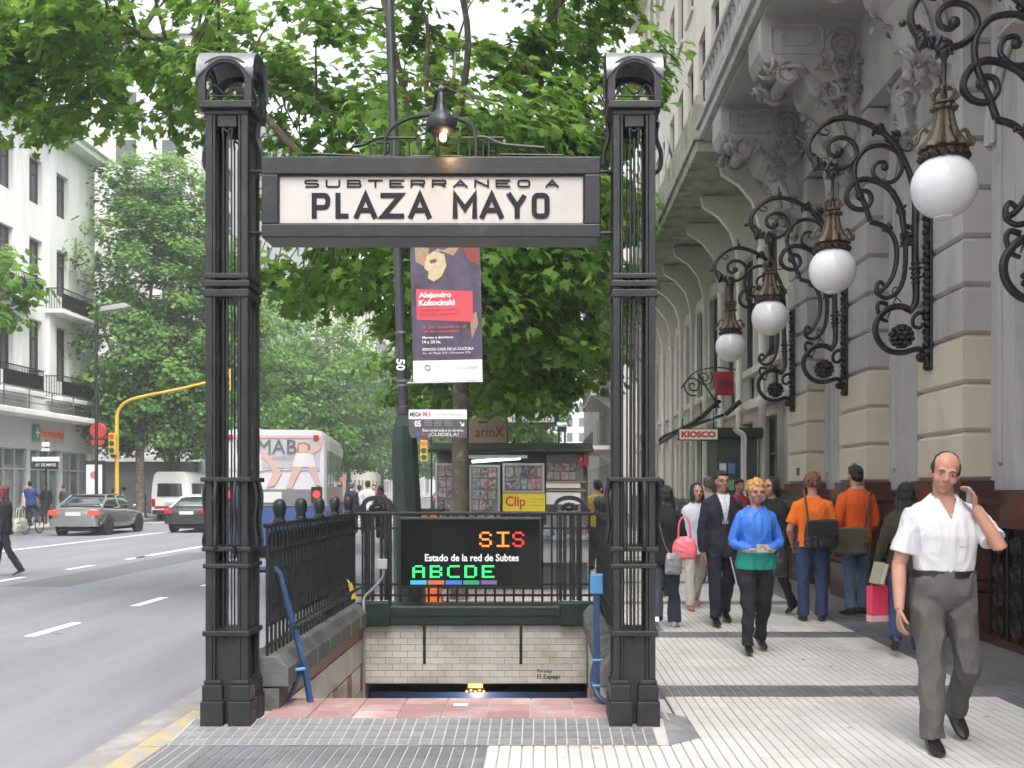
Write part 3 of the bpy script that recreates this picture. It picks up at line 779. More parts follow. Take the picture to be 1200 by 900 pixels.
# end railing with two arched panels
t = thing('railing', 'plain barred black railing with two arched crests across the end of the stairs', 'railing', (0, SY1+.10, RB))
x0, x1 = SX0-.12, SX1+.12
m = MB(); m.box(x0, x1, -.03, .03, .885, .92); part('top_rail', m, IRON, t, smooth=False, bev=.008)
for z in (.06, .17, .74): m = MB(); m.box(x0, x1, -.012, .012, z, z+.022); part('rail', m, IRON, t, smooth=False)
mb = MB(); mb.tube([(0,0,0),(0,0,.885)], .011, 6); bar = mb.mesh('bar', IRON)
for k in range(27): link('bar', bar, t, (x0 + (x1-x0)*k/26, 0, 0))
for px in (442, 667):
    xc = at(px, 600, SY1+.1).x
    m = MB(); hw = .155
    top = [(xc-hw-.07, .92), (xc-hw-.05, .945), (xc-hw-.01, .985)] + [(xc - hw*math.cos(PI*i/10)*.97, 1.0 + .085*math.sin(PI*i/10)) for i in range(11)] + [(xc+hw+.01, .985), (xc+hw+.05, .945), (xc+hw+.07, .92)]
    inn = [(xc-hw+.035, .92), (xc-hw+.035, .93), (xc-hw+.04, .96)] + [(xc - (hw-.035)*math.cos(PI*i/10), .98 + .06*math.sin(PI*i/10)) for i in range(11)] + [(xc+hw-.04, .96), (xc+hw-.035, .93), (xc+hw-.035, .92)]
    n = len(top)
    vs = [(x, -.03, z) for x, z in top] + [(x, -.03, z) for x, z in inn] + [(x, .03, z) for x, z in top] + [(x, .03, z) for x, z in inn]
    fs = []
    for i in range(n-1): fs += [(i,i+1,n+i+1,n+i), (2*n+i+1,2*n+i,3*n+i,3*n+i+1), (i+1,i,2*n+i,2*n+i+1), (n+i,n+i+1,3*n+i+1,3*n+i)]
    m.add(vs, fs); part('arched_crest', m, IRON, t, smooth=False)
    m = MB()
    for i in range(7):
        a = PI*i/6; m.ell((xc-.075*math.cos(a)*.9, 0, .95+.045*math.sin(a)), (.022,.012,.022), 8, 5)
    m.ell((xc,0,.955), (.05,.02,.03), 10, 6); part('crest_ornament', m, IRON, t)
    for dx in (-.09, -.045, .045, .09):
        m = MB(); m.box(xc+dx-.017, xc+dx+.017, -.022, .022, .02, .885); part('panel_bar', m, IRON, t, smooth=False, bev=.004)
    m = MB(); m.box(xc-.13, xc-.112, -.02, .02, 0, .885); part('panel_stile', m, IRON, t, smooth=False)
    m = MB(); m.box(xc+.112, xc+.13, -.02, .02, 0, .885); part('panel_stile', m, IRON, t, smooth=False)

# ---------------------------------------------------------------- LED line-status display
YD = 9.80
d0, d1 = at(467, 606, YD), at(635, 689, YD)
t = thing('status_display', 'dark glass LED board reading Estado de la red de Subtes above coloured line bars', 'display', ((d0.x+d1.x)/2, YD, d1.z))
WD, HD = d1.x-d0.x, d0.z-d1.z
m = MB(); m.box(-WD/2, WD/2, 0, .09, 0, HD); part('case', m, IRON_GREEN, t, smooth=False, bev=.01)
DG = mat('display_glass', (0.004, 0.006, 0.005), rough=0.10, var=0.5, vs=2, spec=.22)
m = MB(); m.box(-WD/2+.025, WD/2-.025, -.004, .001, .025, HD-.025); part('screen', m, DG, t, smooth=False)
FONT57 = {'S': ('01110','10001','10000','01110','00001','10001','01110'), 'I': ('11111','00100','00100','00100','00100','00100','11111'),
 'A': ('01110','10001','10001','11111','10001','10001','10001'), 'B': ('11110','10001','10001','11110','10001','10001','11110'), 'C': ('01111','10000','10000','10000','10000','10000','01111'),
 'D': ('11110','10001','10001','10001','10001','10001','11110'), 'E': ('11111','10000','10000','11110','10000','10000','11111')}
def led(s, px, py0, py1, step_px, wpx, m_, dot=.62, square=True):
    mb = MB(); dx = wpx/5; dz = (py1-py0)/7
    for i, ch in enumerate(s):
        for r, row in enumerate(FONT57[ch]):
            for c_, b_ in enumerate(row):
                if b_ == '1':
                    p = at(px + i*step_px + (c_+.5)*dx, py0 + (r+.5)*dz, YD); hx = dx/F*YD*dot/2; hz = dz/F*YD*dot/2
                    X, Z = p.x - t.location.x, p.z - t.location.z
                    mb.add([(X-hx,-.0055,Z-hz),(X+hx,-.0055,Z-hz),(X+hx,-.0055,Z+hz),(X-hx,-.0055,Z+hz)], [(0,1,2,3)])
    return mb
LR = mat('led_amber_red', (.1,.03,.01), emit=(1.0, .22, .03), estr=.75); LRR = mat('led_red', (.1,.005,.005), emit=(1.0, .03, .04), estr=.6)
LG = mat('led_green', (.01,.1,.02), emit=(.02, 1.0, .16), estr=.75)
part('led_text', led('SI', 561.5, 623, 641, 20.5, 15, LR, .9), LR, t, smooth=False)
part('led_text', led('S', 600.5, 623, 641, 20, 14, LRR, .9), LRR, t, smooth=False)
part('led_text', led('ABCDE', 483.5, 662.5, 677, 20.3, 14.5, LG, .96), LG, t, smooth=False)
WL = mat('white_print', (.75,.75,.75), rough=.5, var=.03)
c = at(553, 653.5, YD); part('lettering', text_mesh('Estado de la red de Subtes', width=110/F*YD, height=8.6/F*YD, extrude=0, bold=.025, mats=WL), None, t, (c.x-t.location.x, -.0055, c.z-t.location.z))
for k, col in enumerate(((.05,.35,.75), (.55,.12,.04), (.03,.15,.60), (.02,.28,.14), (.16,.08,.24))):
    a, b_ = at(481+k*20.6, 680, YD), at(500+k*20.6, 685, YD)
    m = MB(); m.box(a.x-t.location.x, b_.x-t.location.x, -.0058, -.004, b_.z-t.location.z, a.z-t.location.z)
    part('line_bar', m, mat('line_bar_%d' % k, col, rough=.4, var=.05, emit=col, estr=.08), t, smooth=False)
# conduit and junction box feeding the display
t = thing('conduit', 'grey electrical conduit with junction box clipped to the end railing', 'conduit', (at(442,700,9.78).x, 9.78, 0))
GREYP = mat('grey_plastic', (.22,.22,.22), rough=.5, var=.1)
pts = [at(448,660,9.78), at(449,675,9.78), at(437,690,9.78), at(427,701,9.78), at(426.5,720,9.74), at(426.5,823,9.74)]
m = MB(); m.tube([p - t.location for p in catmull(pts, 4)], .014, 6); part('pipe', m, GREYP, t)
m = MB(); c = at(448,661,9.78)-t.location; m.box(c.x-.05, c.x+.05, -.02, .03, c.z-.05, c.z+.05); part('junction_box', m, mat('grey_box', (.33,.33,.32), rough=.6), t, smooth=False, bev=.006)

# ---------------------------------------------------------------- blue folding gate frames
BLUE = mat('blue_gate_paint', (0.022, 0.062, 0.145), rough=0.42, var=0.25, vs=6, bump=.1, bs=50, col2=(0.10,0.11,0.13), c2s=6, c2lo=.58, c2hi=.75)
BLUE2 = mat('bright_blue_cap', (0.08, 0.26, 0.52), rough=0.45, var=0.15)
def gate(label, X, sgn):
    t = thing('folding_gate', label, 'gate', (X, 6.98, 0))
    m = MB(); s = sgn
    m.tube([(0,0,.97),(s*.02,0,1.0),(s*.19,0,1.0),(s*.21,0,.97),(s*.38,.0,.33)], .022, 4); part('frame', m, BLUE, t, smooth=False)
    m = MB(); m.tube([(s*.38,0,.36),(s*.43,0,.05)], .024, 4); part('lower_arm', m, BLUE, t, smooth=False)
    m = MB(); m.box(-.045 if s>0 else -.045, .045, -.045, .045, .86, .97); part('end_cap', m, BLUE2, t, smooth=False, bev=.008)
    m = MB(); m.tube([(s*.24,-.02,.28),(s*.40,-.02,.30)], .013, 6); part('hinge_bar', m, BLUE2, t)
    m = MB(); m.tube([(s*.37,0,.30),(s*.27,0,.06)], .016, 4); part('brace', m, BLUE, t, smooth=False)
    return t
gate('blue steel folding gate frame leaning out from the kerb flank parapet', at(293,690,6.98).x, 1)
t = thing('folding_gate', 'blue steel folding gate frame seen edge on beside the post on the cream pavement', 'gate', (at(699,690,6.98).x, 6.98, 0))
m = MB(); m.box(-.045, .045, -.05, .05, .83, .97); part('end_cap', m, BLUE2, t, smooth=False, bev=.008)
m = MB(); m.box(-.022, .022, -.03, .03, .10, .84); part('frame', m, BLUE, t, smooth=False, bev=.004)
m = MB(); m.tube(catmull([(0,0,.38),(-.03,0,.22),(.02,-.05,.10),(.12,-.1,.04)], 5), .018, 6); part('lower_arm', m, BLUE, t)
m = MB(); m.tube([(-.03,-.03,.36),(.14,-.03,.36)], .012, 6); m.tube([(-.03,-.03,.18),(.14,-.03,.18)], .012, 6); part('hinge_bar', m, BLUE2, t)
# small yellow marker clipped to the railing
t = thing('handrail', 'slim iron handrail fixed inside the kerb flank railing', 'handrail', (SX0+.05, SY0-.2, 0))
m = MB(); m.tube([(0,0,.62),(0,2.6,.62)], .014, 6); part('rail', m, IRON, t)
for y in (.1, 1.3, 2.5):
    m = MB(); m.tube([(0,y,.62),(-.06,y,.60),(-.10,y,.50)], .008, 5); part('bracket', m, IRON, t)

t = thing('yellow_tag', 'small yellow plastic tag tied to the kerb flank railing by the end beam', 'tag', tuple(at(412, 695, 9.55)))
m = MB(); m.loft([[(-.03,-.01,.09),(.0,-.01,.10),(.0,.01,.10),(-.03,.01,.09)],[(.0,-.012,-.06),(.05,-.012,-.05),(.05,.012,-.05),(.0,.012,-.06)]]); part('flag', m, mat('yellow_plastic', (.6,.42,.03), rough=.4), t, smooth=False)
m = MB(); m.tube([(-.02,0,.10),(-.05,0,.14)], .006, 5); part('tie', m, WHITE, t)
# ================================================================ BUILDINGS
def spiral(cx, cz, r0, r1, turns, a0, n=26, cw=1):
    return [(cx + (r0+(r1-r0)*i/n)*math.cos(a0+cw*turns*2*PI*i/n), cz + (r0+(r1-r0)*i/n)*math.sin(a0+cw*turns*2*PI*i/n)) for i in range(n+1)]
FRAME_D = mat('dark_window_frame', (0.05, 0.05, 0.05), rough=.5, var=.2)
FRAME_W = mat('white_window_frame', (0.62, 0.61, 0.58), rough=.6, var=.08)
CURTAIN = mat('pale_blind', (0.45, 0.44, 0.42), rough=.8, var=.15, vs=3, rnd=.35)
WINCACHE = {}
def window(parent, Xw, face, yc, zc, w_, h_, fm=FRAME_D, depth=.2, mull=1, sill=None):
    """a window in a wall whose outside faces face*X; sits recessed; parts: frame, pane, blind, sill"""
    key = (face, round(w_,2), round(h_,2), fm.name, depth, mull, sill.name if sill else '')
    if key not in WINCACHE:
        f = MB(); fw = .06; x0, x1 = (face*-depth, face*(-depth+.07)); x0, x1 = min(x0,x1), max(x0,x1)
        f.box(x0,x1,-w_/2,w_/2,-h_/2,-h_/2+fw); f.box(x0,x1,-w_/2,w_/2,h_/2-fw,h_/2); f.box(x0,x1,-w_/2,-w_/2+fw,-h_/2+fw,h_/2-fw); f.box(x0,x1,w_/2-fw,w_/2,-h_/2+fw,h_/2-fw)
        for k in range(mull): y = -w_/2 + w_*(k+1)/(mull+1); f.box(x0+.005,x1-.005,y-.025,y+.025,-h_/2+fw,h_/2-fw)
        f.box(x0+.008,x1-.008,-w_/2+fw,w_/2-fw,h_*.18,h_*.18+.05)
        p = MB(); px_ = face*(-depth+.02); p.add([(px_,-w_/2,-h_/2),(px_,w_/2,-h_/2),(px_,w_/2,h_/2),(px_,-w_/2,h_/2)], [(0,1,2,3)])
        sl_ = MB()
        if sill: x0_, x1_ = sorted((0, face*.10)); sl_.box(x0_, x1_, -w_/2-.1, w_/2+.1, -h_/2-.12, -h_/2-.002)
        WINCACHE[key] = (f.mesh('window', fm, False), p.mesh('pane', GLASS, False), sl_.mesh('sill', sill, False) if sill else None)
    a, b, c = WINCACHE[key]
    o = link('window', a, parent, (Xw, yc, zc)); link('pane', b, o)
    if c: link('sill', c, o)
    return o
def facade(parent, Xw, face, thick, ys, wins, zs, wall_m, fm=FRAME_D, mull=1, sill=None, depth=.2, bands=None):
    """wall from boxes round real openings. ys=(y0,y1); wins=list of (yc,w); zs=list of (z0 floor, zsill, zhead, z1)"""
    x0, x1 = sorted((Xw, Xw - face*thick))
    for (z0, zs_, zh, z1) in zs:
        m = MB(); m.box(x0, x1, ys[0], ys[1], z0, zs_); m.box(x0, x1, ys[0], ys[1], zh, z1)
        e = ys[0]
        for yc, w_ in wins:
            m.box(x0, x1, e, yc-w_/2, zs_, zh); e = yc+w_/2
        m.box(x0, x1, e, ys[1], zs_, zh)
        part('wall', m, wall_m, parent, smooth=False)
        for yc, w_ in wins: window(parent, Xw, face, yc, (zs_+zh)/2, w_, zh-zs_, fm, depth, mull, sill)

# ---------------------------------------------------------------- near building: rusticated piers, carved consoles, balcony
bank = thing('stone_building', 'ornate grey stone building with rusticated piers, red granite plinth and carved balcony brackets', 'building', (RFX, 0, 0))
WX = 4.70 - RFX            # recessed wall plane (local x; piers face at 0)
piers = [(1.20, 2.44), (4.22, 5.46), (7.24, 8.48), (10.26, 11.50), (13.28, 14.52), (16.30, 17.54)]
blk = MB(); bh = .51; ch = .022
def block_mesh(m_):
    b = MB(); b.box(.05, .5, -.62+.05, .62-.05, 0, bh)
    # face with chamfered top and bottom joints: a bevelled slab
    x0, x1, y0, y1, z0, z1 = 0, .42, -.62, .62, .030, bh-.030
    b.add([(.038,y0+.038,z0-.022),(.038,y1-.038,z0-.022),(x1,y1-.038,z0-.022),(x1,y0+.038,z0-.022),(x0,y0,z0+.012),(x0,y1,z0+.012),(x1,y1,z0+.012),(x1,y0,z0+.012),
           (x0,y0,z1-.012),(x0,y1,z1-.012),(x1,y1,z1-.012),(x1,y0,z1-.012),(.038,y0+.038,z1+.022),(.038,y1-.038,z1+.022),(x1,y1-.038,z1+.022),(x1,y0+.038,z1+.022)],
          [(0,1,5,4),(1,2,6,5),(2,3,7,6),(3,0,4,7),(4,5,9,8),(5,6,10,9),(6,7,11,10),(7,4,8,11),(8,9,13,12),(9,10,14,13),(10,11,15,14),(11,8,12,15)])
    return b.mesh('stone_block', m_, False)
bm_g, bm_c = block_mesh(STONE), block_mesh(STONE_CREAM)
leafb = MB(); rr = random.Random(3)
def carved(mb, c, size, n, rg, flat=.35):
    """carved leaf-work: curled tongues and beads growing out of a stone face that looks to -x and -y"""
    for k in range(n):
        p = Vector((c[0]+rg.uniform(-1,1)*size[0], c[1]+rg.uniform(-1,1)*size[1], c[2]+rg.uniform(-1,1)*size[2]))
        M = (Matrix.Rotation(rg.uniform(0,2*PI),3,'X') @ Matrix.Rotation(rg.uniform(-.9,.9),3,'Z') @ Matrix.Rotation(rg.uniform(-.7,.7),3,'Y'))
        L_ = rg.uniform(.06,.15)
        if k % 3: mb.tube([p + M @ Vector((L_*math.cos(u*2.4), 0, L_*math.sin(u*2.4))) for u in np.linspace(-.5,1.0,7)], [.012,.03,.04,.04,.034,.026,.012], 6)
        else: mb.ell(p, (L_*.4, L_*.35, L_*.6), 8, 6, M)
for k, (y0, y1) in enumerate(piers):
    yc = (y0+y1)/2
    for b_ in range(10):
        cream = b_ < (3 if k >= 3 else 2)
        o = link('stone_block', bm_c if cream else bm_g, bank, (0, yc, 1.66 + b_*bh))
    # granite pedestal with torus mouldings
    m = MB(); m.box(-.10, .6, y0-.13, y1+.13, 0, .50); part('plinth', m, GRANITE, bank, smooth=False, bev=.01)
    m = MB(); m.box(-.06, .6, y0-.10, y1+.10, .50, 1.40); part('plinth', m, GRANITE, bank, smooth=False, bev=.01)
    m = MB()
    for r_, z in ((.05,.55),(.04,.66),(.055,1.43)):
        m.tube([(.3, y0-.10, z),(-.06, y0-.10, z),(-.06, y1+.10, z),(.3, y1+.10, z)], r_, 8)
    m.box(-.09,.6,y0-.12,y1+.12,1.46,1.56); m.box(-.05,.6,y0-.07,y1+.07,1.56,1.66)
    part('plinth_moulding', m, GRANITE, bank)
    # bronze number plate on the third cream block
    m = MB(); m.box(-.006, 0, yc-.17, yc+.02, 1.80, 1.93); part('plate', m, mat('brass_plate', (.12,.11,.06), rough=.35, metal=.5), bank, smooth=False)
    # recessed wall towards the next pier nearer the viewer
    if k > 0:
        e = piers[k-1][1]
        m = MB(); m.box(WX, WX+.4, e+.80, y0+.02, 1.56, 8.1); part('wall', m, STONE, bank, smooth=False)
        m = MB(); m.box(WX+.02, WX+.4, e-.02, e+.80, 5.3, 8.1); part('wall', m, STONE, bank, smooth=False)
        m = MB(); m.box(WX+.25, WX+.3, e+.0, e+.80, .0, 5.3); part('pane', m, GLASS, bank, smooth=False)
        m = MB(); m.box(WX+.05, WX+.12, e+.70, e+.80, 1.56, 5.3); m.box(WX+.10, WX+.14, e, e+.8, 3.3, 3.36); part('door_frame', m, FRAME_D, bank, smooth=False)
        m = MB(); m.tube([(WX, y0-.22, 1.86),(WX, y0-.22, 6.3)], .045, 10); m.ell((WX, y0-.22, 1.86), (.045,.045,.05), 10, 6); part('roll_moulding', m, STONE, bank)
        m = MB(); m.tube([(WX, y0-.52, 1.7),(WX, y0-.52, 6.0)], .016, 8); part('roll_moulding', m, STONE, bank)
        # round arch over the bay
        ar = [(WX-.01, e+.9+ .88*math.cos(PI*i/14)*1.0, 5.15 + 1.15*math.sin(PI*i/14)) for i in range(15)]
        for r_, dx, sc in ((.07,0,1.0),(.035,-.02,.88)):
            m = MB(); m.tube([(p[0]+dx, e+.9+(p[1]-e-.9)*sc, 5.15+(p[2]-5.15)*sc) for p in ar], r_, 8); part('arch_moulding', m, STONE, bank)
        m = MB(); m.prism([(WX-.30, 5.95),(WX-.16,6.1),(WX-.24,6.55),(WX-.18,6.95),(WX+.05,7.0),(WX+.05,5.9)], e+.72, e+1.08, 'xz'); part('keystone', m, STONE, bank, smooth=False, bev=.02)
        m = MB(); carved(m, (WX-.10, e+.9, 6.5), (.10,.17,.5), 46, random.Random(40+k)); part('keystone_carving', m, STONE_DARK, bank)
        # granite spandrel and iron basement grille
        m = MB(); m.box(.14, .6, e+.13, y0-.13, 1.18, 1.55); part('plinth', m, GRANITE, bank, smooth=False, bev=.01)
        m = MB(); m.box(.14,.6,e+.13,y0-.13,0,.08); part('plinth_step', m, GRANITE, bank, smooth=False, bev=.01)
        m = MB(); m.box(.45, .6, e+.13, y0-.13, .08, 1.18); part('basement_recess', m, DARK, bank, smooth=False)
        m = MB(); ya, yb = e+.15, y0-.15
        for j in range(9):
            y = ya+(yb-ya)*j/8; m.tube([(.22,y,.08),(.22,y,1.18)], .012, 5)
        for r_ in range(4):
            for j in range(4):
                cy, cz = ya+(yb-ya)*(j+.5)/4, .2+r_*.27
                m.tube([(.215, a, b) for a, b in spiral(cy, cz, .02, .11, 1.6, 0, 18)], .011, 5)
                m.tube([(.215, a, b) for a, b in spiral(cy, cz, .02, .11, 1.6, PI, 18)], .011, 5)
        part('basement_grille', m, LAMP_IRON, bank)
    # console carrying the balcony
    if k >= 2:
        hw = .36
        body = [(-1.34,8.12),(-1.40,8.0),(-1.40,7.62),(-1.33,7.46),(-.98,7.40),(-.80,7.30),(-.70,7.05),(-.52,6.95),(-.36,6.75),(-.26,6.4),(-.12,6.15),(.1,6.1),(.1,8.12)]
        m = MB(); m.prism(body, yc-hw, yc+hw, 'xz'); part('console', m, STONE, bank, smooth=False, bev=.03)
        for s in (-1, 1):
            ys_ = yc + s*(hw+.002)
            cpan = MB()
            for x0, x1, z0, z1 in ((-1.24,-.52,7.58,7.98),(-1.10,-.66,7.70,7.87)):
                pts = rrect(x0, x1, z0, z1, .09); cpan.tube([(a, ys_, b) for a, b in pts+[pts[0]]], .022, 6)
            part('console_panel', cpan, STONE, bank)
            cv = MB()
            cv.tube([(a, ys_, b) for a, b in spiral(-1.0, 7.30, .17, .02, 2.2, PI*.5, 34, 1)], taper(35,.04,.025), 7)
            cv.tube([(a, ys_, b) for a, b in spiral(-.25, 7.72, .22, .02, 2.2, -PI*.5, 34, -1)], taper(35,.045,.03), 7)
            cv.tube(catmull([(-.98,ys_,7.42),(-.74,ys_,7.28),(-.5,ys_,7.02),(-.32,ys_,6.7),(-.2,ys_,6.3)], 6), .05, 7)
            cv.tube(catmull([(-.40,ys_,7.42),(-.28,ys_,7.2),(-.16,ys_,6.9),(-.06,ys_,6.5)], 6), .045, 7)
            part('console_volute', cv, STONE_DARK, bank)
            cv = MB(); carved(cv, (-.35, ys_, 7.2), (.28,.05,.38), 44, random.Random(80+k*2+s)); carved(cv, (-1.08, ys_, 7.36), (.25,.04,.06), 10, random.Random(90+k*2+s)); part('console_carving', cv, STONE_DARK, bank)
        cv = MB(); cv.tube([(-1.0, yc-hw-.03, 7.30),(-1.0, yc+hw+.03, 7.30)], .10, 14); part('console_scroll', cv, STONE, bank)
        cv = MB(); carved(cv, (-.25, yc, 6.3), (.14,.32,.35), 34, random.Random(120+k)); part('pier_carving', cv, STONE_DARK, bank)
m = MB(); m.box(.0, .45, piers[0][0], 18.6, 6.76, 8.1); part('wall', m, STONE, bank, smooth=False)
# balcony slab with stepped mouldings and balustrade
m = MB()
m.box(-1.46, .5, -2, 18.4, 8.12, 8.30); m.box(-1.52, .5, -2, 18.46, 8.30, 8.38); m.box(-1.36, .4, -2, 18.3, 8.06, 8.12)
part('balcony_slab', m, STONE, bank, smooth=False, bev=.015)
m = MB(); m.box(-1.46, -1.26, -2, 18.3, 9.18, 9.30); m.box(-1.44, -1.28, -2, 18.3, 8.38, 8.48); part('balcony_rail', m, STONE, bank, smooth=False, bev=.015)
bl = MB(); bl.lathe([(.05,8.48),(.06,8.52),(.04,8.58),(.07,8.72),(.065,8.80),(.035,8.98),(.045,9.06),(.06,9.12),(.06,9.18)], 10); blm = bl.mesh('baluster', STONE)
for j in range(58): link('baluster', blm, bank, (-1.36, .8 + j*.3, 0))
wins = [(y, 1.15) for y in (3.3, 6.3, 9.4, 12.4, 15.4)]
facade(bank, .15, -1, .6, (-2, 18.6), wins, [(8.1, 9.2, 12.4, 13.2), (13.2, 14.2, 16.8, 17.4), (17.4, 18.4, 21, 21.6)], STONE, FRAME_D, sill=STONE)
m = MB(); m.box(-.4, .75, -2, 18.7, 21.6, 22.1); m.box(.3, 14, -2, 18.6, 22.1, 22.4); part('roof', m, STONE, bank, smooth=False)
for bx_ in ((.77, 14, -2, -1.6, 0, 21.6), (.77, 14, 18.2, 18.6, 0, 21.6), (.5, .9, -2, 1.3, 0, 8.1)): m = MB(); m.box(*bx_); part('wall', m, STONE, bank, smooth=False)

# ---------------------------------------------------------------- second building: white colonnettes, long balcony, flags
arc = thing('colonnade_building', 'cream building with slender white colonnettes under a long balcony, beyond the rusticated piers', 'building', (4.75, 18.7, 0))
BX = 0.0; AL = 29.5
MOSS = mat('mossy_stone', (0.33, 0.32, 0.25), rough=.9, var=.2, vs=4, bump=.25, bs=40, col2=(0.16,0.17,0.12), c2s=2.5, c2lo=.45, c2hi=.65)
bays = [(1.75 + 2.25*k, 1.25) for k in range(12)]
facade(arc, BX, -1, .5, (0, AL), bays, [(0,.55,3.1,3.3),(3.3,4.15,6.9,8.0)], CREAM_WALL, FRAME_D, mull=1)
facade(arc, BX+.05, -1, .5, (0, AL), bays, [(8.0,8.6,11.3,12.0),(12.0,12.9,15.2,15.9),(15.9,16.8,19.1,19.8),(19.8,20.7,23.0,23.9)], CREAM_WALL, FRAME_D, mull=1, sill=CREAM_WALL)
WCOL = mat('white_colonnette', (0.66, 0.64, 0.58), rough=.6, var=.1, vs=3, col2=(.45,.43,.38), c2s=2, c2lo=.55, c2hi=.8)
cm = MB()
cm.lathe([(.13,0),(.13,.5),(.16,.52),(.10,.62),(.085,.8),(.075,3.2),(.10,3.25),(.10,3.32),(.07,3.36),(.07,6.2),(.10,6.25),(.09,6.32)], 12, (-.42, 0, 0))
colm = cm.mesh('colonnette', WCOL)
cm = MB(); cm.prism([(-.34,6.3),(-.46,6.3),(-.50,6.8),(-.62,7.2),(-.88,7.52),(-1.22,7.74),(-1.27,7.98),(.02,7.98),(.02,7.2),(-.3,6.9)], -.075, .075, 'xz'); brm = cm.mesh('balcony_bracket', WCOL, False)
cm = MB(); cm.box(-.55,.0,-.16,.16,0,1.15); cm.box(-.6,.0,-.2,.2,1.15,1.25); pdm = cm.mesh('pedestal', mat('dado_grey', (.20,.195,.185), rough=.8, var=.15), False)
for k in range(13):
    y = .6 + 2.25*k
    link('colonnette', colm, arc, (0, y, 0)); link('balcony_bracket', brm, arc, (0, y, 0)); link('pedestal', pdm, arc, (0, y, 0))
m = MB(); m.box(-.28, .0, .1, AL, 3.28, 3.48); m.box(-.22, 0, .1, AL, 4.05, 4.2); part('string_course', m, CREAM_WALL, arc, smooth=False, bev=.01)
for k in range(12):
    m = MB(); m.box(-.12, -.06, bays[k][0]-.75, bays[k][0]+.75, 3.5, 4.04); part('spandrel_panel', m, mat('spandrel_grey', (.34,.33,.30), rough=.8), arc, smooth=False)
m = MB(); m.box(-1.80, .2, .05, AL, 8.0, 8.22); m.box(-1.86, .2, 0, AL, 8.22, 8.32); part('balcony_slab', m, MOSS, arc, smooth=False, bev=.015)
m = MB(); m.box(-1.80,-1.66,.05,AL,8.32,9.1); part('balcony_parapet', m, MOSS, arc, smooth=False, bev=.015)
m = MB(); m.box(-.5,.6,0,AL,23.9,24.4); m.box(.55,14,0,AL,24.3,24.6); part('roof', m, CREAM_WALL, arc, smooth=False)
m = MB(); m.box(.57,14,AL-.4,AL,0,24.3); part('wall', m, CREAM_WALL, arc, smooth=False)
for k, yy in enumerate((4.5, 8.6)):   # leaning flag poles with furled flags on the balcony
    t = thing('flag_pole', ('slim flag pole with furled blue and white flag leaning out above the long balcony', 'slim bare-tipped flag pole with small furled flag leaning out farther along the balcony')[k], 'flag pole', (4.75-1.6, 18.7+yy, 9.0))
    m = MB(); m.tube([(.1,0,-.1),(-.5,-.1,1.6)], .03, 6); part('pole', m, FRAME_D, t)
    m = MB(); m.tube(catmull([(-.45,-.1,1.5),(-.3,-.1,1.0),(-.2,-.08,.6),(-.25,-.05,.2)], 4), [.015,.02,.025,.03,.03,.035,.035,.04,.045,.045,.04,.03,.02], 7); part('flag', m, mat('flag_cloth', (.45,.52,.60), rough=.8), t)

# ---------------------------------------------------------------- block across the cross street, on this side
fr_ = thing('balcony_building', 'grey building with stacked balconies beyond the cross street', 'building', (4.4, 61, 0))
fb = [(1.5+2.6*k, 1.2) for k in range(15)]
facade(fr_, 0, -1, .5, (0, 42), fb, [(0,.6,3.2,4.0)] + [(4.0+3.4*k, 4.9+3.4*k, 6.9+3.4*k, 7.4+3.4*k) for k in range(5)], mat('grey_old_render', (.40,.385,.35), rough=.9, var=.12, vs=1.5, col2=(.28,.27,.25), c2s=.6), FRAME_D, sill=STONE)
for k in range(5):
    m = MB(); m.box(-1.3, 0, .4, 14, 4.0+3.4*k, 4.25+3.4*k); part('balcony_slab', m, STONE, fr_, smooth=False)
    m = MB(); m.box(-1.28,-1.2,.4,14,4.25+3.4*k,5.1+3.4*k); part('balcony_rail', m, FRAME_D, fr_, smooth=False)
    m = MB(); m.prism([(0,3.2+3.4*k),(-1.1,3.95+3.4*k),(0,3.95+3.4*k)], .9, 1.3, 'xz'); part('bracket', m, STONE, fr_, smooth=False)
m = MB(); m.box(0,12,0,.4,0,21); m.box(-.4,12,0,42,21,21.4); part('roof', m, STONE, fr_, smooth=False)

# ---------------------------------------------------------------- buildings over the road
lf = thing('white_corner_building', 'white rendered corner building with black iron balconies and ground floor pharmacy', 'building', (-23.2, 0, 0))
lw = [(30+2.5*k, 1.15) for k in range(8)]
lw = [w_ for w_ in lw if w_[0] < 49.5]
facade(lf, 0, 1, .5, (20, 50.5), lw, [(5.9,6.7,9.3,9.9),(9.9,10.8,13.0,13.8),(13.8,14.6,16.7,18.2)], WHITE_WALL, FRAME_D, depth=.28)
m = MB(); m.box(-.5, .75, 20, 50.9, 18.2, 18.5); m.box(-.5,.95,20,51.1,18.5,18.8); m.box(-12,.55,20,50.7,18.8,19.0); part('cornice', m, WHITE_WALL, lf, smooth=False, bev=.03)
for k in range(7):     # flat pilasters
    m = MB(); m.box(0,.14,31.25-.28+2.5*k+.0,31.25+.28+2.5*k,5.9,18.2); part('pilaster', m, WHITE_WALL, lf, smooth=False)
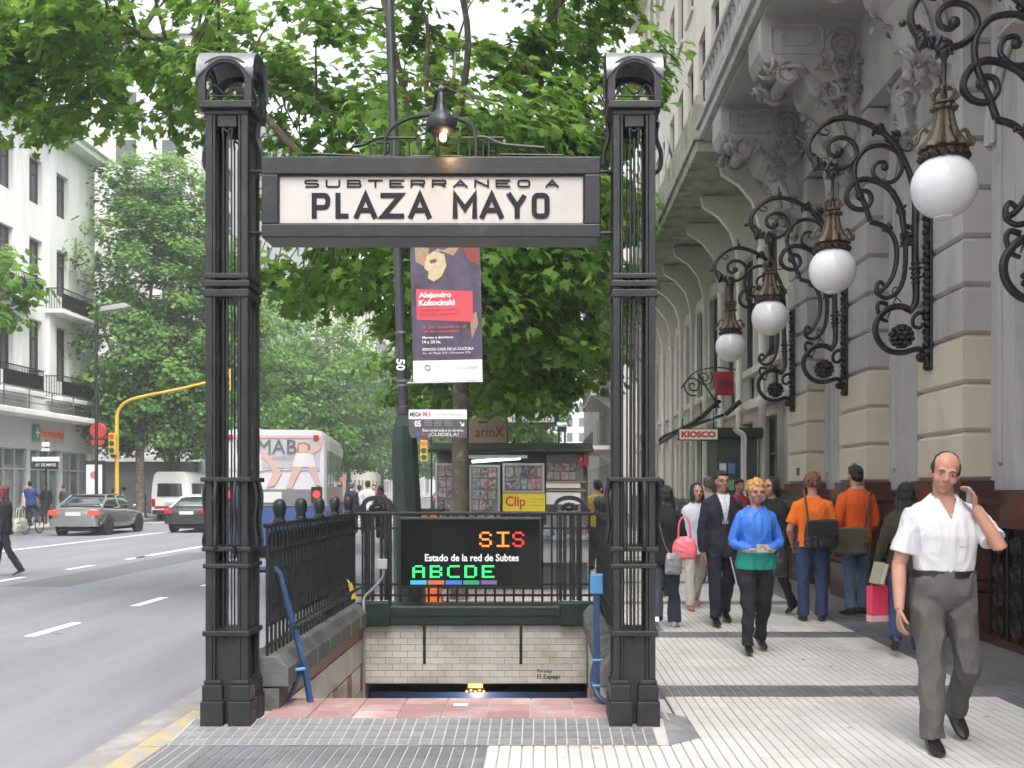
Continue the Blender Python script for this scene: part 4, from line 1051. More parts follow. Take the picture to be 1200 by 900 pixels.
for zb in (5.85, 9.95):
    for k, yb in enumerate((32.5, 37.5, 42.5, 47.5)):
        m = MB(); m.box(0,.85,yb-1.7,yb+1.7,zb-.18,zb); o = part('balcony', m, WHITE_WALL, lf, smooth=False, bev=.02)
        b_ = MB()
        for j in range(27): b_.box(.78,.80,yb-1.65+j*.126,yb-1.63+j*.126,zb,zb+.95)
        for j in range(7): b_.box(.05+j*.12,.07+j*.12,yb-1.66,yb-1.64,zb,zb+.95); b_.box(.05+j*.12,.07+j*.12,yb+1.64,yb+1.66,zb,zb+.95)
        b_.box(.77,.81,yb-1.67,yb+1.67,zb+.95,zb+1.0); b_.box(.0,.77,yb-1.67,yb-1.63,zb+.95,zb+1.0); b_.box(.0,.77,yb+1.63,yb+1.67,zb+.95,zb+1.0); b_.box(.782,.8,yb-1.6,yb+1.6,zb+.08,zb+.75)
        part('balcony_railing', b_, LAMP_IRON, o, smooth=False)
# ground floor: canopy slab with railing, glazed shopfront, sign
GREYW = mat('light_grey_panel', (.52,.53,.53), rough=.6, var=.06)
m = MB(); m.box(-.5,.02,20,50.5,3.35,5.7); part('fascia', m, GREYW, lf, smooth=False)
m = MB(); m.box(-.5,1.1,20,50.9,4.75,5.0); part('canopy', m, WHITE_WALL, lf, smooth=False, bev=.03)
b_ = MB()
for j in range(16): b_.tube([(1.0,20.5+2*j,5.0),(1.0,20.5+2*j,5.9)], .03, 6)
for z in (5.3,5.6,5.9): b_.tube([(1.0,20.3,z),(1.0,50.8,z)], .025, 6)
part('canopy_railing', b_, ZINC, lf)
for k in range(10):
    y = 20.2+3*k+.3
    m = MB(); m.box(-.35,.0,y-.3,y,0,3.35); part('shop_pier', m, GREYW, lf, smooth=False)
    m = MB(); m.box(-.2,-.16,y,y+2.7,.25,3.3); part('shop_pane', m, mat('shop_glass', (.11,.14,.14), rough=.08, var=.6, vs=1.0, spec=.8), lf, smooth=False)
    m = MB()
    for q in (0,.9,1.8,2.62): m.box(-.16,-.08,y+q,y+q+.07,.1,3.3)
    m.box(-.16,-.08,y,y+2.7,2.4,2.47); part('shop_frame', m, mat('alu_frame', (.55,.56,.57), rough=.4, metal=.6), lf, smooth=False)
m = MB(); m.box(-.4,-.02,20,50.5,0,.25); part('shop_base', m, GREYW, lf, smooth=False)
sg = thing('pharmacy_sign', 'orange lettered pharmacy sign with green cross square above the glazed shopfront', 'sign', (-23.16, 44.6, 4.0))
m = MB(); m.box(0,.14,.0,.45,-.28,.5); part('cross_box', m, mat('green_sign', (.03,.30,.16), rough=.4), sg, smooth=False, bev=.02)
m = MB(); m.box(.14,.15,.19,.26,-.1,.34); m.box(.14,.151,.06,.39,.08,.16); part('cross', m, WHITE, sg, smooth=False)
tmx = text_mesh('Farmacity', width=2.3, height=.48, extrude=0, bold=.05, mats=mat('orange_sign', (.75,.13,.02), rough=.4))
o = part('lettering', tmx, None, sg, (.06, 1.75, .1), (0,0,R(90)))
m = MB(); m.box(0,.05,.55,2.95,-.26,.45); part('backing', m, mat('sign_back', (.55,.42,.36), rough=.5), sg, smooth=False)
m = MB(); m.box(-12,-.5,20,20.4,0,18.2); part('wall', m, WHITE_WALL, lf, smooth=False)
m = MB(); m.box(-12,-.0,50.5,50.9,0,18.2); part('wall', m, WHITE_WALL, lf, smooth=False)
endw = [(y,1.2) for y in (1,)]
# paler tower set back behind it and the row farther along
def simple_block(name, label, loc, L, ys, H, wallm, fl=3.3, wy=1.2, sp=2.6, roofd=12, g=.9):
    t = thing(name, label, 'building', loc)
    n = int((L-1)/sp); ws = [(1.2+sp*k, wy) for k in range(n)]
    zs = [(fl*k, fl*k+g, fl*k+2.6, fl*(k+1)) for k in range(int(H/fl))]; top = fl*int(H/fl)
    facade(t, 0, 1, .5, (0, L), ws, zs, wallm, FRAME_D, sill=None)
    m = MB(); m.box(-roofd,.35,-.2,L+.2,top,top+.5); part('cornice', m, wallm, t, smooth=False)
    for ya_ in (0, L-.3): m = MB(); m.box(-roofd,-.5,ya_,ya_+.3,0,top); part('wall', m, wallm, t, smooth=False)
    m = MB(); m.box(-roofd,-.2,-.25,-.02,0,3.4); part('shopfront', m, mat('shaded_shopfront',(.06,.06,.06),rough=.4,var=.5,vs=1.5), t, smooth=False)  # shop band; the tree shade over it is put into its dark colour
    m = MB(); m.box(-roofd,.3,-.9,.0,3.4,3.7); part('shop_canopy', m, STONE, t, smooth=False)
    # windows on the end that faces up the street
    for k in range(int(H/fl)):
        for j in range(3):
            mm = MB(); x = -2-3.2*j; mm.box(x-.7,x+.7,-.03,0,fl*k+.9,fl*k+2.6); part('end_window', mm, GLASS, t, smooth=False)
    return t
simple_block('grey_block', 'tall pale grey office block beyond the side street across the road', (-23.6, 68, 0), 30, 0, 34, mat('pale_grey_render', (.40,.40,.39), rough=.8, var=.12, vs=.7))
simple_block('cream_block', 'cream apartment block standing past the pale grey office block', (-23.4, 98.5, 0), 40, 0, 27, CREAM_WALL)
simple_block('stone_block_far', 'weathered stone block closing the far side of the avenue', (-23.6, 139, 0), 60, 0, 24, STONE)
simple_block('rear_tower', 'white tower with strip windows rising behind the corner building', (-36, 60, 0), 22, 0, 40, WHITE_WALL, 3.4, 1.9, 2.6)
t = thing('end_block', 'hazy pale building closing the street in the distance', 'building', (-30, 262, 0))
m = MB(); m.box(0,60,0,10,0,30); part('wall', m, mat('hazy_stone', (.45,.46,.47), rough=.9), t, smooth=False)
for r_ in range(7):
    for c_ in range(18):
        m = MB(); m.box(1.5+3.2*c_,3.0+3.2*c_,-.05,0,2+4*r_,4.3+4*r_); part('window', m, GLASS, t, smooth=False)
# ================================================================ WALL LAMPS ON THE PIERS
GLOBE = mat('opal_glass_globe', (0.78, 0.78, 0.79), rough=0.08, var=0.02, vs=2, spec=.5, sss=.15)
def wall_lamp():
    """local frame: x<0 out from the wall, z up, y along the wall; origin at the foot of the back plate"""
    t = thing('wall_lamp', '', 'lamp', (0,0,0), 0, 'scrolled wall lamps on the stone piers')
    k = .00354
    def P(zx, zy): return Vector(((zx-438)*k, 0, (862-zy)*k))
    def sc(name, pts, r0, r1=None, kk=6, m_=LAMP_IRON, flat=1.0):
        c = catmull([P(*p) for p in pts], kk); r1 = r0 if r1 is None else r1
        mb = MB(); mb.tube(c, taper(len(c), r0*1.22, r1*1.22), 9, flat=flat); return part(name, mb, m_, t)
    # back plate: roped bar against the wall plus the main stem
    mb = MB(); mb.box(-.03,.0,-.07,.07,.02,1.80); part('back_plate', mb, LAMP_IRON, t, smooth=False, bev=.012)
    mb = MB()
    for j in range(22): mb.ell((-.045, (.012 if j%2 else -.012), .06+j*.08), (.05,.055,.05), 9, 6)
    part('rope_bar', mb, LAMP_IRON, t)
    sc('stem', [(370,670),(390,635),(390,560),(388,480),(388,400),(390,345)], .032, .034)
    mb = MB()
    for zy, r_ in ((515,.055),(530,.07),(545,.055),(560,.065),(575,.05)): mb.lathe([(.03,-.02),(r_,-.01),(r_,.01),(.03,.02)], 12, tuple(P(390,zy)))
    part('stem_collar', mb, LAMP_IRON, t)
    sc('main_arm', [(390,350),(380,260),(355,190),(315,125),(255,78),(165,50),(95,72),(50,125),(52,170),(80,200),(125,214),(165,208),(196,180),(200,148),(178,120),(140,114),(112,135),(116,165),(140,172),(152,158)], .030, .020)
    mb = MB(); mb.ell(P(148,158), (.05,.04,.05), 10, 7); part('arm_boss', mb, LAMP_IRON, t)
    sc('inner_scroll', [(245,380),(228,330),(205,275),(194,225),(204,180),(240,146),(292,140),(335,165),(346,212),(322,250),(283,256),(254,228),(262,198),(288,190),(300,208)], .026, .018)
    mb = MB(); mb.ell(P(292,207), (.045,.035,.045), 10, 7); part('arm_boss', mb, LAMP_IRON, t)
    sc('side_scroll', [(352,400),(338,330),(300,272),(232,246),(186,264),(168,304),(186,335),(224,342),(248,316),(240,288),(214,284),(204,302),(218,312)], .030, .020)
    mb = MB(); mb.ell(P(214,302), (.045,.035,.045), 10, 7); part('arm_boss', mb, LAMP_IRON, t)
    sc('hook_scroll', [(245,382),(285,395),(318,428),(330,480),(322,540),(300,582),(275,605),(266,590),(276,574),(290,584)], .026, .018)
    sc('hook_scroll', [(352,400),(358,480),(352,560),(330,608),(295,625),(268,612),(264,590)], .026, .018)
    sc('hook_scroll', [(300,645),(275,640),(268,660),(280,690),(300,700)], .022, .016)
    sc('lower_ring', [(380,668),(340,652),(296,664),(264,705),(266,752),(298,790),(345,800),(395,788),(412,800),(410,822),(396,820)], .032, .024)
    sc('lower_scroll', [(440,690),(405,672),(382,690),(384,715),(404,720),(412,705)], .022, .016)
    sc('stay', [(300,690),(320,640),(335,600),(322,592),(318,612),(345,640)], .008, .006)
    mb = MB()
    for ph in range(6):
        for th_ in range(9):
            a, b_ = 2*PI*th_/9+ph*.35, PI*(ph+.5)/6
            p = P(345,748)+Vector((.11*math.sin(b_)*math.cos(a), .11*math.sin(b_)*math.sin(a), .11*math.cos(b_)))
            mb.ell(p, (.042,.042,.03), 7, 5)
    mb.ell(P(345,748), (.115,.115,.115), 14, 9); part('flower_ball', mb, LAMP_IRON, t)
    mb = MB(); mb.ell(P(402,815), (.045,.05,.045), 10, 7); mb.ell(P(28,160), (.035,.03,.03), 8, 6); mb.ell(P(165,35), (.03,.03,.035), 8, 6); mb.ell(P(160,18), (.015,.02,.05), 8, 6)
    part('knob', mb, LAMP_IRON, t)
    rg = random.Random(8)    # leafy collars along the hook
    for zx, zy, n_, s_ in ((80,198,12,.045),(118,212,14,.05),(270,88,12,.05),(320,110,10,.05),(340,345,8,.04),(355,440,14,.05),(60,180,8,.04),(300,405,8,.035),(380,410,8,.05)):
        mb = MB()
        for j in range(n_):
            p = P(zx,zy)+Vector((rg.uniform(-.055,.055),rg.uniform(-.035,.035),rg.uniform(-.05,.05)))
            M = Matrix.Rotation(rg.uniform(0,6),3,'Y') @ Matrix.Rotation(rg.uniform(-.6,.6),3,'X')
            mb.ell(p, (s_*rg.uniform(.7,1.2), s_*.4, s_*rg.uniform(.4,.6)), 7, 5, M)
        part('leaf_work', mb, LAMP_IRON, t)
    sc('tendril', [(330,120),(345,150),(372,155),(380,138),(366,130),(362,142)], .010, .007); sc('tendril', [(70,80),(85,100),(105,105),(112,92),(98,86)], .010, .007)
    # hanging lamp
    c = P(124,0); cx_ = c.x
    def Z(zy): return (862-zy)*k
    mb = MB(); mb.lathe([(.03,Z(215)),(.05,Z(225)),(.05,Z(232)),(.022,Z(245)),(.018,Z(300)),(.03,Z(306)),(.018,Z(312))], 12, (cx_,0,0)); part('drop_rod', mb, LAMP_IRON, t)
    mb = MB()
    for j in range(6):
        a = 2*PI*j/6
        mb.tube([(cx_+q*math.cos(a), q*math.sin(a), Z(zz)) for q, zz in ((.015,310),(.075,312),(.10,322),(.09,335),(.05,345))], .014, 6)
    mb.lathe([(.05,Z(350)),(.085,Z(347)),(.085,Z(342)),(.05,Z(340))], 14, (cx_,0,0)); part('coronet', mb, BRONZE, t)
    mb = MB(); mb.lathe([(.06,Z(350)),(.105,Z(354)),(.105,Z(360)),(.072,Z(365)),(.076,Z(375)),(.090,Z(395)),(.112,Z(415)),(.145,Z(432)),(.190,Z(446)),(.195,Z(452)),(.160,Z(457)),(.180,Z(466)),(.15,Z(474)),(.02,Z(474))], 60, (cx_,0,0), 12, .085); part('shade_cap', mb, BRONZE, t)
    mb = MB()
    for j in range(4):
        a = 2*PI*j/4
        sp = [(math.cos(a)*q, math.sin(a)*q, zz) for q, zz in ((.125,Z(412)),(.165,Z(405)),(.195,Z(412)),(.215,Z(430)),(.235,Z(440)),(.24,Z(428)),(.225,Z(422)))]
        mb.tube([(cx_+p[0],p[1],p[2]) for p in catmull(sp,4)], .016, 6)
    part('cap_scroll', mb, BRONZE, t)
    mb = MB()
    for j in range(16):
        a = 2*PI*j/16; mb.ell((cx_+.175*math.cos(a), .175*math.sin(a), Z(470)), (.04,.04,.028), 7, 5)
    part('globe_gallery', mb, LAMP_IRON, t)
    mb = MB(); mb.ell((cx_,0,Z(537)), (.262,.262,.262), 28, 18); part('globe', mb, GLOBE, t)
    mb = MB(); mb.lathe([(.02,Z(612)),(.08,Z(610)),(.085,Z(604)),(.02,Z(602))], 14, (cx_,0,0)); part('globe_foot', mb, GLOBE, t)
    return t
WZ = at(0, 436, 11.1).z
wl = wall_lamp()
LLAB = ['opal globe wall lamp hanging above the man with the phone',
        'opal globe wall lamp above the two people in orange tops',
        'opal globe wall lamp above the woman with blond curls',
        'opal globe wall lamp beside the red lantern sign, last before the colonnettes']
for k, y in enumerate((8.02, 11.1, 14.15, 17.1)):
    o = wl if k == 0 else dup(wl, (0,0,0))
    o.location = (RFX - .002, y, WZ); o['label'] = LLAB[k]
# iron arm, red sign and KIOSCO board at the flower kiosk recess
kt = thing('kiosk_sign', 'cream board with red letters KIOSCO hanging across the pavement', 'sign', (at(818.5,509,18.8).x, 18.8, at(0,509,18.8).z))
m = MB(); m.box(-.385,.385,0,.10,-.115,.115); part('frame', m, IRON_GREEN, kt, smooth=False, bev=.01)
m = MB(); m.box(-.365,.365,-.006,.0,-.095,.095); part('panel', m, mat('cream_board', (.66,.63,.48), rough=.5, var=.06), kt, smooth=False)
part('lettering', text_mesh('KIOSCO', width=.66, height=.125, extrude=0, bold=.06, mats=mat('red_letter', (.42,.02,.02), rough=.5)), None, kt, (0,-.008,0))
m = MB(); m.tube([(-.3,.05,.11),(-.3,.05,.30)], .012, 6); m.tube([(.3,.05,.11),(.3,.05,.45)], .012, 6); part('hanger', m, IRON, kt)
aw = thing('awning_frame', 'dark green curved awning frame sweeping down over the KIOSCO board', 'awning', (at(850,480,19.2).x, 19.2, 0))
o_ = aw.location
def awp(px,py,Y): return at(px,py,Y)-o_
m = MB(); m.tube(catmull([awp(843,470,19.0),awp(820,490,19.4),awp(800,502,20),awp(780,511,20.5),awp(773,517,20.7)],5), [.07]*20+[.03], 8, flat=.5); part('valance', m, IRON_GREEN, aw)
m = MB(); m.tube(catmull([awp(848,486,19.0),awp(820,496,19.4),awp(795,507,20),awp(773,520,20.7)],5), .03, 6); part('rib', m, IRON_GREEN, aw)
m = MB(); m.add([awp(838,478,19.05),awp(775,514,20.6),awp(775,518,20.6),awp(838,489,19.05)],[(0,1,2,3)]); part('canvas', m, mat('pale_canvas', (.45,.47,.44), rough=.8), aw, smooth=False)
m = MB(); m.tube([awp(818,438,19.2),awp(843,478,19.0)], .02, 6); m.tube([awp(850,486,19.0), awp(868,470,18.9)], .05, 6); part('strut', m, IRON, aw)
rs = thing('red_sign', 'weathered red lantern sign on a scrolled bracket above the kiosk recess', 'sign', tuple(at(850,449,18.85)))
m = MB(); m.box(-.20,.16,-.06,.06,-.23,.22); part('box', m, mat('red_lantern', (.28,.012,.025), rough=.4, var=.3, vs=14), rs, smooth=False, bev=.02)
m = MB()
for q in range(3): m.tube([(-.10+.1*q+a*.6,-.065,b-.02) for a,b in spiral(0,0,.01,.11,1.5,q,14)], .008, 5)
part('scroll_front', m, LAMP_IRON, rs)
m = MB()
m.tube([(-.62+a,0,b-.05) for a,b in spiral(0,0,.02,.20,1.8,0,22)], .016, 6); m.tube([(-.40+a,0,b+.1) for a,b in spiral(0,0,.02,.16,1.8,2,22)], .014, 6); m.tube(catmull([(-.85,0,-.1),(-.6,0,.2),(-.2,0,.3),(.2,0,.26)],5), .016, 6); part('bracket', m, LAMP_IRON, rs)
nk = thing('corner_kiosk', 'narrow dark kiosk hut filling the recess under the KIOSCO sign', 'kiosk', (at(852,600,18.95).x, 19.0, 0))
m = MB(); m.box(-.18,.6,0,1.2,0,2.55); part('hut', m, mat('kiosk_dark_green', (.02,.03,.028), rough=.5, var=.3), nk, smooth=False, bev=.02)
m = MB(); m.box(-.30,.7,-.1,1.3,2.55,2.75); part('roof', m, DARK, nk, smooth=False, bev=.03)
rg = random.Random(4)
for k in range(14):
    m = MB(); x, z = -.14+.17*(k%4), .9+.32*(k//4); m.box(x,x+.13,-.02,-.003,z,z+.2); part('packet', m, mat('packet_%d' % (k%5), [(.4,.05,.04),(.5,.4,.1),(.5,.5,.5),(.08,.15,.35),(.1,.3,.12)][k%5], rough=.5), nk, smooth=False)
dp = thing('drain_pipe', 'pale bent drain pipe running down the corner of the stone building', 'pipe', (at(872,600,18.5).x, 18.55, 0))
m = MB(); m.tube(catmull([(0,0,0),(0,0,2.2),(0,0,2.55),(-.12,0,2.66),(-.16,0,2.72)],4), .055, 8); part('pipe', m, STONE, dp)
# ================================================================ TREES
BARK = mat('mottled_plane_bark', (0.115, 0.095, 0.07), rough=.9, var=.3, vs=8, bump=.5, bs=18, col2=(0.24,0.23,0.17), c2s=6, c2lo=.52, c2hi=.62)
LEAF_N = leaf_mat('plane_leaf', [(0.072,0.155,0.028),(0.105,0.22,0.036),(0.14,0.275,0.046),(0.20,0.355,0.066)], .58)
LEAF_B = leaf_mat('plane_leaf_pale', [(0.055,0.135,0.028),(0.095,0.21,0.042),(0.13,0.265,0.055),(0.19,0.345,0.085)], .45)
LEAF_F = leaf_mat('plane_leaf_distant', [(0.062,0.135,0.040),(0.095,0.19,0.055),(0.13,0.24,0.072)], .42)
_fo = [(0,-.02),(.16,.10),(.52,.06),(.34,.30),(.56,.56),(.24,.56),(0,1.0),(-.24,.56),(-.56,.56),(-.34,.30),(-.52,.06),(-.16,.10)]
LEAF_FINE = (np.array([(0,.35,.0)] + [(x,y,-.25*abs(x)-.12*y*y) for x,y in _fo]), np.array([(0,1+i,1+(i+1)%12) for i in range(12)]))
_mo = [(0,0),(.48,.12),(.42,.60),(0,1.0),(-.42,.60),(-.48,.12)]
LEAF_MID = (np.array([(0,.4,.02)] + [(x,y,-.25*abs(x)-.1*y*y) for x,y in _mo]), np.array([(0,1+i,1+(i+1)%6) for i in range(6)]))
LEAF_LOW = (np.array([(0,0,0),(.45,.45,-.12),(0,1,-.1),(-.45,.45,-.12)]), np.array([(0,1,2),(0,2,3)]))
def leaves_mesh(name, P, N, S, tmpl, m_, rng):
    V, T = tmpl; n = len(P)
    N = N / np.linalg.norm(N, axis=1, keepdims=True)
    a = rng.normal(size=(n,3)); X = np.cross(N, a); X /= np.linalg.norm(X, axis=1, keepdims=True); Yv = np.cross(N, X)
    co = P[:,None,:] + S[:,None,None]*(V[None,:,0:1]*X[:,None,:] + (V[None,:,1:2]-.4)*Yv[:,None,:] + V[None,:,2:3]*N[:,None,:])
    nv = len(V); co = co.reshape(-1,3).astype(np.float32)
    tri = (T[None] + (np.arange(n)*nv)[:,None,None]).reshape(-1,3).astype(np.int32)
    me = bpy.data.meshes.new(name)
    me.vertices.add(len(co)); me.vertices.foreach_set('co', co.ravel())
    me.loops.add(tri.size); me.loops.foreach_set('vertex_index', tri.ravel())
    me.polygons.add(len(tri)); me.polygons.foreach_set('loop_start', np.arange(0, tri.size, 3, dtype=np.int32)); me.polygons.foreach_set('loop_total', np.full(len(tri),3,np.int32))
    me.update(calc_edges=True); me.materials.append(m_)
    return me
def tree(label, base, fork, tr, blobs, nclump, per, lsize, tmpl, m_, seed, limbs=7, csz=.6, sprd=1.0, group=None, lean=(0,0)):
    """blobs: list of (centre offset from base, radii, weight); clumps of leaves fill them, each on its own twig"""
    rng = np.random.default_rng(seed); rp = random.Random(seed)
    t = thing('plane_tree', label, 'tree', (base[0], base[1], 0), 0, group)
    wts = np.array([b[2] for b in blobs], float); wts /= wts.sum()
    C = []
    tries = 0
    while len(C) < nclump and tries < nclump*30:
        tries += 1
        b = blobs[rng.choice(len(blobs), p=wts)]
        d = rng.normal(size=3); d /= np.linalg.norm(d); r = rng.random()**.42
        p = np.array(b[0]) + d*r*np.array(b[1])
        if all(np.sum((p-q)**2) > (csz*.55)**2 for q in C[-120:]): C.append(p)
    C = np.array(C)
    top = Vector((lean[0], lean[1], fork))
    mb = MB(); mb.tube(catmull([(0,0,-.1),(0,0,.4),(lean[0]*.4,lean[1]*.4,fork*.55),tuple(top)],5), [tr*1.35,tr*1.15]+taper(14,tr,tr*.78), 12); 
    part('trunk', mb, BARK, t)
    mb = MB(); nodes = []
    cen = C.mean(0)
    idx = [int(rng.integers(len(C)))]
    for k in range(limbs-1):     # spread limb ends
        dd = np.min(np.linalg.norm(C[:,None]-C[idx][None],axis=2),axis=1); idx.append(int(np.argmax(dd*rng.uniform(.75,1.0,len(C)))))
    for i in idx:
        e = Vector(C[i]); mid = top.lerp(e,.5); mid.z += .12*(e-top).length; a = top - Vector((0,0,rp.uniform(0,.5)))
        wob = lambda: Vector((rp.uniform(-.25,.25),rp.uniform(-.25,.25),rp.uniform(-.15,.15)))
        c = catmull([a, a.lerp(mid,.5)+wob()*.6, mid+wob(), mid.lerp(e,.55)+wob(), e],5)
        mb.tube(c, taper(len(c), tr*.5, .018), 7); nodes += c[4:]
    NA = np.array([tuple(x) for x in nodes])
    for p in C:
        j = int(np.argmin(np.sum((NA-p)**2,axis=1))); a = nodes[j]; e = Vector(p)
        L_ = (e-a).length
        if L_ < .15: continue
        mid = a.lerp(e,.5)+Vector((rp.uniform(-.1,.1),rp.uniform(-.1,.1),.12))*L_
        mb.tube([a, mid, e], [min(.03,.012+.01*L_),.013,.005], 5)
    part('limbs', mb, BARK, t)
    n = len(C)*per
    ci = np.repeat(np.arange(len(C)), per)
    d = rng.normal(size=(n,3)); d /= np.linalg.norm(d,axis=1,keepdims=True); r = rng.random(n)**.5
    sc = csz*rng.uniform(.65,1.3,len(C))[ci]
    off = d*r[:,None]*sc[:,None]*np.array([1.1,1.1,.62])*sprd
    P = C[ci]+off
    outw = (P-cen); outw /= np.linalg.norm(outw,axis=1,keepdims=True)
    N = np.array([0,0,1.0])+.65*d+.5*outw+rng.normal(size=(n,3))*.38
    S = lsize*rng.uniform(.6,1.25,n)
    me = leaves_mesh('crown', P, N, S, tmpl, m_, rng)
    cr = link('crown', me, t); cr['kind'] = 'stuff'
    return t
GR = 'plane trees lining the near kerb'; GL_ = 'plane trees on the pavement across the road'
# big tree behind the lamp column: its crown hangs over the sign and out over the road
tree('big plane tree with mottled trunk in front of the newsstand', (-1.18,14.0), 4.4, .135,
     [((-.6,.3,6.2),(2.6,2.6,2.4),4.2), ((1.35,.4,5.4),(1.15,1.9,2.2),1.8), ((-4.6,-.6,8.1),(3.6,2.2,1.6),3.6), ((-6.2,-.6,7.3),(1.7,1.3,.9),.9), ((-.6,0,9.3),(3.8,3,1.6),2.0), ((-2.3,.5,4.9),(1.1,1.4,1.1),.7), ((.9,.6,3.7),(1.1,1.3,.9),1.0), ((-.1,-.7,4.4),(1.5,.7,1.1),1.2), ((1.9,.5,7.3),(1.1,1.6,1.9),1.5)],
     440, 48, .185, LEAF_FINE, LEAF_N, 11, 9, .52, 1.0, GR, (.05,0))
tree('plane tree rising behind the newsstand roof', (-1.2,24.5), 3.4, .16, [((.3,0,7.2),(3.6,3.4,3.4),3), ((1.6,-.5,4.8),(1.6,1.6,1.5),.8), ((-1.2,0,4.7),(2.0,1.8,1.2),.7)], 220, 46, .22, LEAF_MID, LEAF_N, 12, 8, .65, 1, GR)
tree('plane tree standing beyond the distant subway sign', (-1.2,48), 3.5, .18, [((-.5,0,8),(4.4,4.2,4.6),3), ((-2,0,5),(2.5,2.5,1.5),1)], 210, 44, .30, LEAF_LOW, LEAF_B, 13, 7, .85, 1, GR)
for k,(y,lab) in enumerate(((66,'plane tree opposite the stacked balconies'),(84,'slim plane tree past the stacked balconies'),(106,'pale plane tree down the near kerb, next to last'),(135,'faint plane tree at the end of the near kerb'))):
    tree(lab, (-1.4-.2*k,y), 4, .2, [((-.8,0,8.5),(4.6,4.4,4.8),1)], 120, 40, .42, LEAF_LOW, LEAF_F, 20+k, 6, 1.1, 1, GR)
# across the road
tree('tall bright plane tree in front of the white corner building', (-20.6,50.3), 4.6, .25, [((.1,1.2,10.6),(6.1,4.4,6.4),3), ((.6,1.2,5.6),(5.0,3.2,2.4),1.4), ((.6,1,16),(3.2,2.8,3.0),1.0)], 600, 86, .24, LEAF_LOW, LEAF_B, 31, 10, .95, 1, GL_)
tree('second plane tree at the crossing, its trunk right behind the first', (-20.6,54.6), 4.6, .24, [((2.4,0,9.5),(4.6,4.2,5.0),3), ((2.4,0,5.3),(4.2,3.4,2.0),1)], 260, 70, .245, LEAF_LOW, LEAF_B, 32, 8, .95, 1, GL_)
tree('plane tree brushing the balconies of the white building', (-20.8,31.5), 4.2, .2, [((.9,0,8.6),(3.3,3.3,2.7),2), ((-1,0,12.5),(3,3,2),1)], 150, 55, .26, LEAF_MID, LEAF_N, 33, 7, .75, 1, GL_)
for k,(y,s,lab) in enumerate(((70,1.15,'broad plane tree past the side street, over the parked bus'),(82,1.1,'plane tree in front of the pale grey office block'),(96,1.1,'plane tree between the grey block and the cream block'),(114,1.15,'plane tree before the cream apartment block'),(138,1.2,'plane tree at the far end of the opposite pavement'),(170,1.3,'last hazy plane tree on the opposite pavement'))):
    tree(lab, (-19.6+.35*k,y), 4.5, .24, [((2.0,0,8.6*s),(5.0*s,4.6*s,5.2*s),3), ((2.5,0,4.7),(4.4*s,3.6*s,1.7),.9)], 210, 60, .34, LEAF_LOW, (LEAF_B if k<1 else LEAF_F), 40+k, 7, 1.15, 1, GL_)
# ================================================================ STREET FURNITURE
# green lamp column with banner and street-name board
PY_ = 11.2
pb = at(477, 600, PY_); pt = at(456, 0, PY_)
lean = math.atan2(pb.x-pt.x, pt.z-pb.z)
xb = pb.x + math.tan(lean)*pb.z
lc = thing('lamp_column', 'dark green octagonal lamp column with slim leaning upper pole behind the entrance', 'lamp post', (xb, PY_, 0))
def onpole(z): return Vector((-math.tan(lean)*z, 0, z))
COLG = mat('column_green_paint', (0.008, 0.020, 0.017), rough=.35, var=.35, vs=5, bump=.12, bs=60, col2=(.018,.026,.024), c2s=4)
m = MB(); m.tube([onpole(z) for z in (0,.12,.13,1.2,2.1,2.28,2.42)], [.24,.24,.185,.165,.145,.12,.075], 8); part('base', m, COLG, lc, smooth=False)
m = MB(); m.tube([onpole(z) for z in (2.42,2.5,2.52,9.6)], [.085,.085,.058,.045], 12); part('pole', m, mat('pole_dark', (.028,.030,.036), rough=.4, var=.3, vs=5), lc)
m = MB()
for z in (2.75,2.80,3.35,4.9): m.tube([onpole(z-.012),onpole(z+.012)], .068, 12)
part('band', m, ZINC, lc)
m = MB(); m.tube(catmull([onpole(9.4),onpole(9.9)+Vector((-.3,0,0)),onpole(10.1)+Vector((-1.3,0,0)),onpole(9.95)+Vector((-1.9,0,0))],5), .04, 8); m.box(-2.9,-2.2,-.12,.12,9.75,9.92); part('arm', m, IRON, lc)
part('number', text_mesh('50', height=.10, extrude=0, bold=.03, mats=WL), None, lc, onpole(2.98)+Vector((-.005,-.07,0)), (0, R(90), 0))
# banner: dark print with a red field and white foot
b0, b1 = at(484,262,PY_-.02), at(566,447,PY_-.02)
bw, bhh = b1.x-b0.x, b0.z-b1.z
bn = thing('banner', 'printed exhibition banner with red panel and white foot hung from the lamp column', 'banner', ((b0.x+b1.x)/2, PY_-.02, b1.z))
bn.rotation_euler = (0, R(-1.2), 0)
NAVY = mat('banner_dark_print', (.075,.055,.098), rough=.6, var=.3, vs=5, col2=(.03,.025,.04), c2s=4)
m = MB(); nx, nz = 10, 16; vs=[]; fs=[]
def bwave(u,v): return .005*math.sin(u*5+v*3)+.003*math.sin(v*7)
for lay in (0,1):
    for j in range(nz+1):
        for i in range(nx+1):
            u, v = i/nx, j/nz; vs.append(((u-.5)*bw, bwave(u,v)+.004*lay, v*bhh))
st=nx+1; tot=(nz+1)*st
for j in range(nz):
    for i in range(nx):
        p=j*st+i; fs.append((p,p+1,p+st+1,p+st)); fs.append((tot+p+1,tot+p,tot+p+st,tot+p+st+1))
for j in range(nz): fs += [(j*st,(j+1)*st,tot+(j+1)*st,tot+j*st),(j*st+nx,tot+j*st+nx,tot+(j+1)*st+nx,(j+1)*st+nx)]
for i in range(nx): fs += [(i,tot+i,tot+i+1,i+1),(nz*st+i,nz*st+i+1,tot+nz*st+i+1,tot+nz*st+i)]
m.add(vs,fs); part('cloth', m, NAVY, bn)
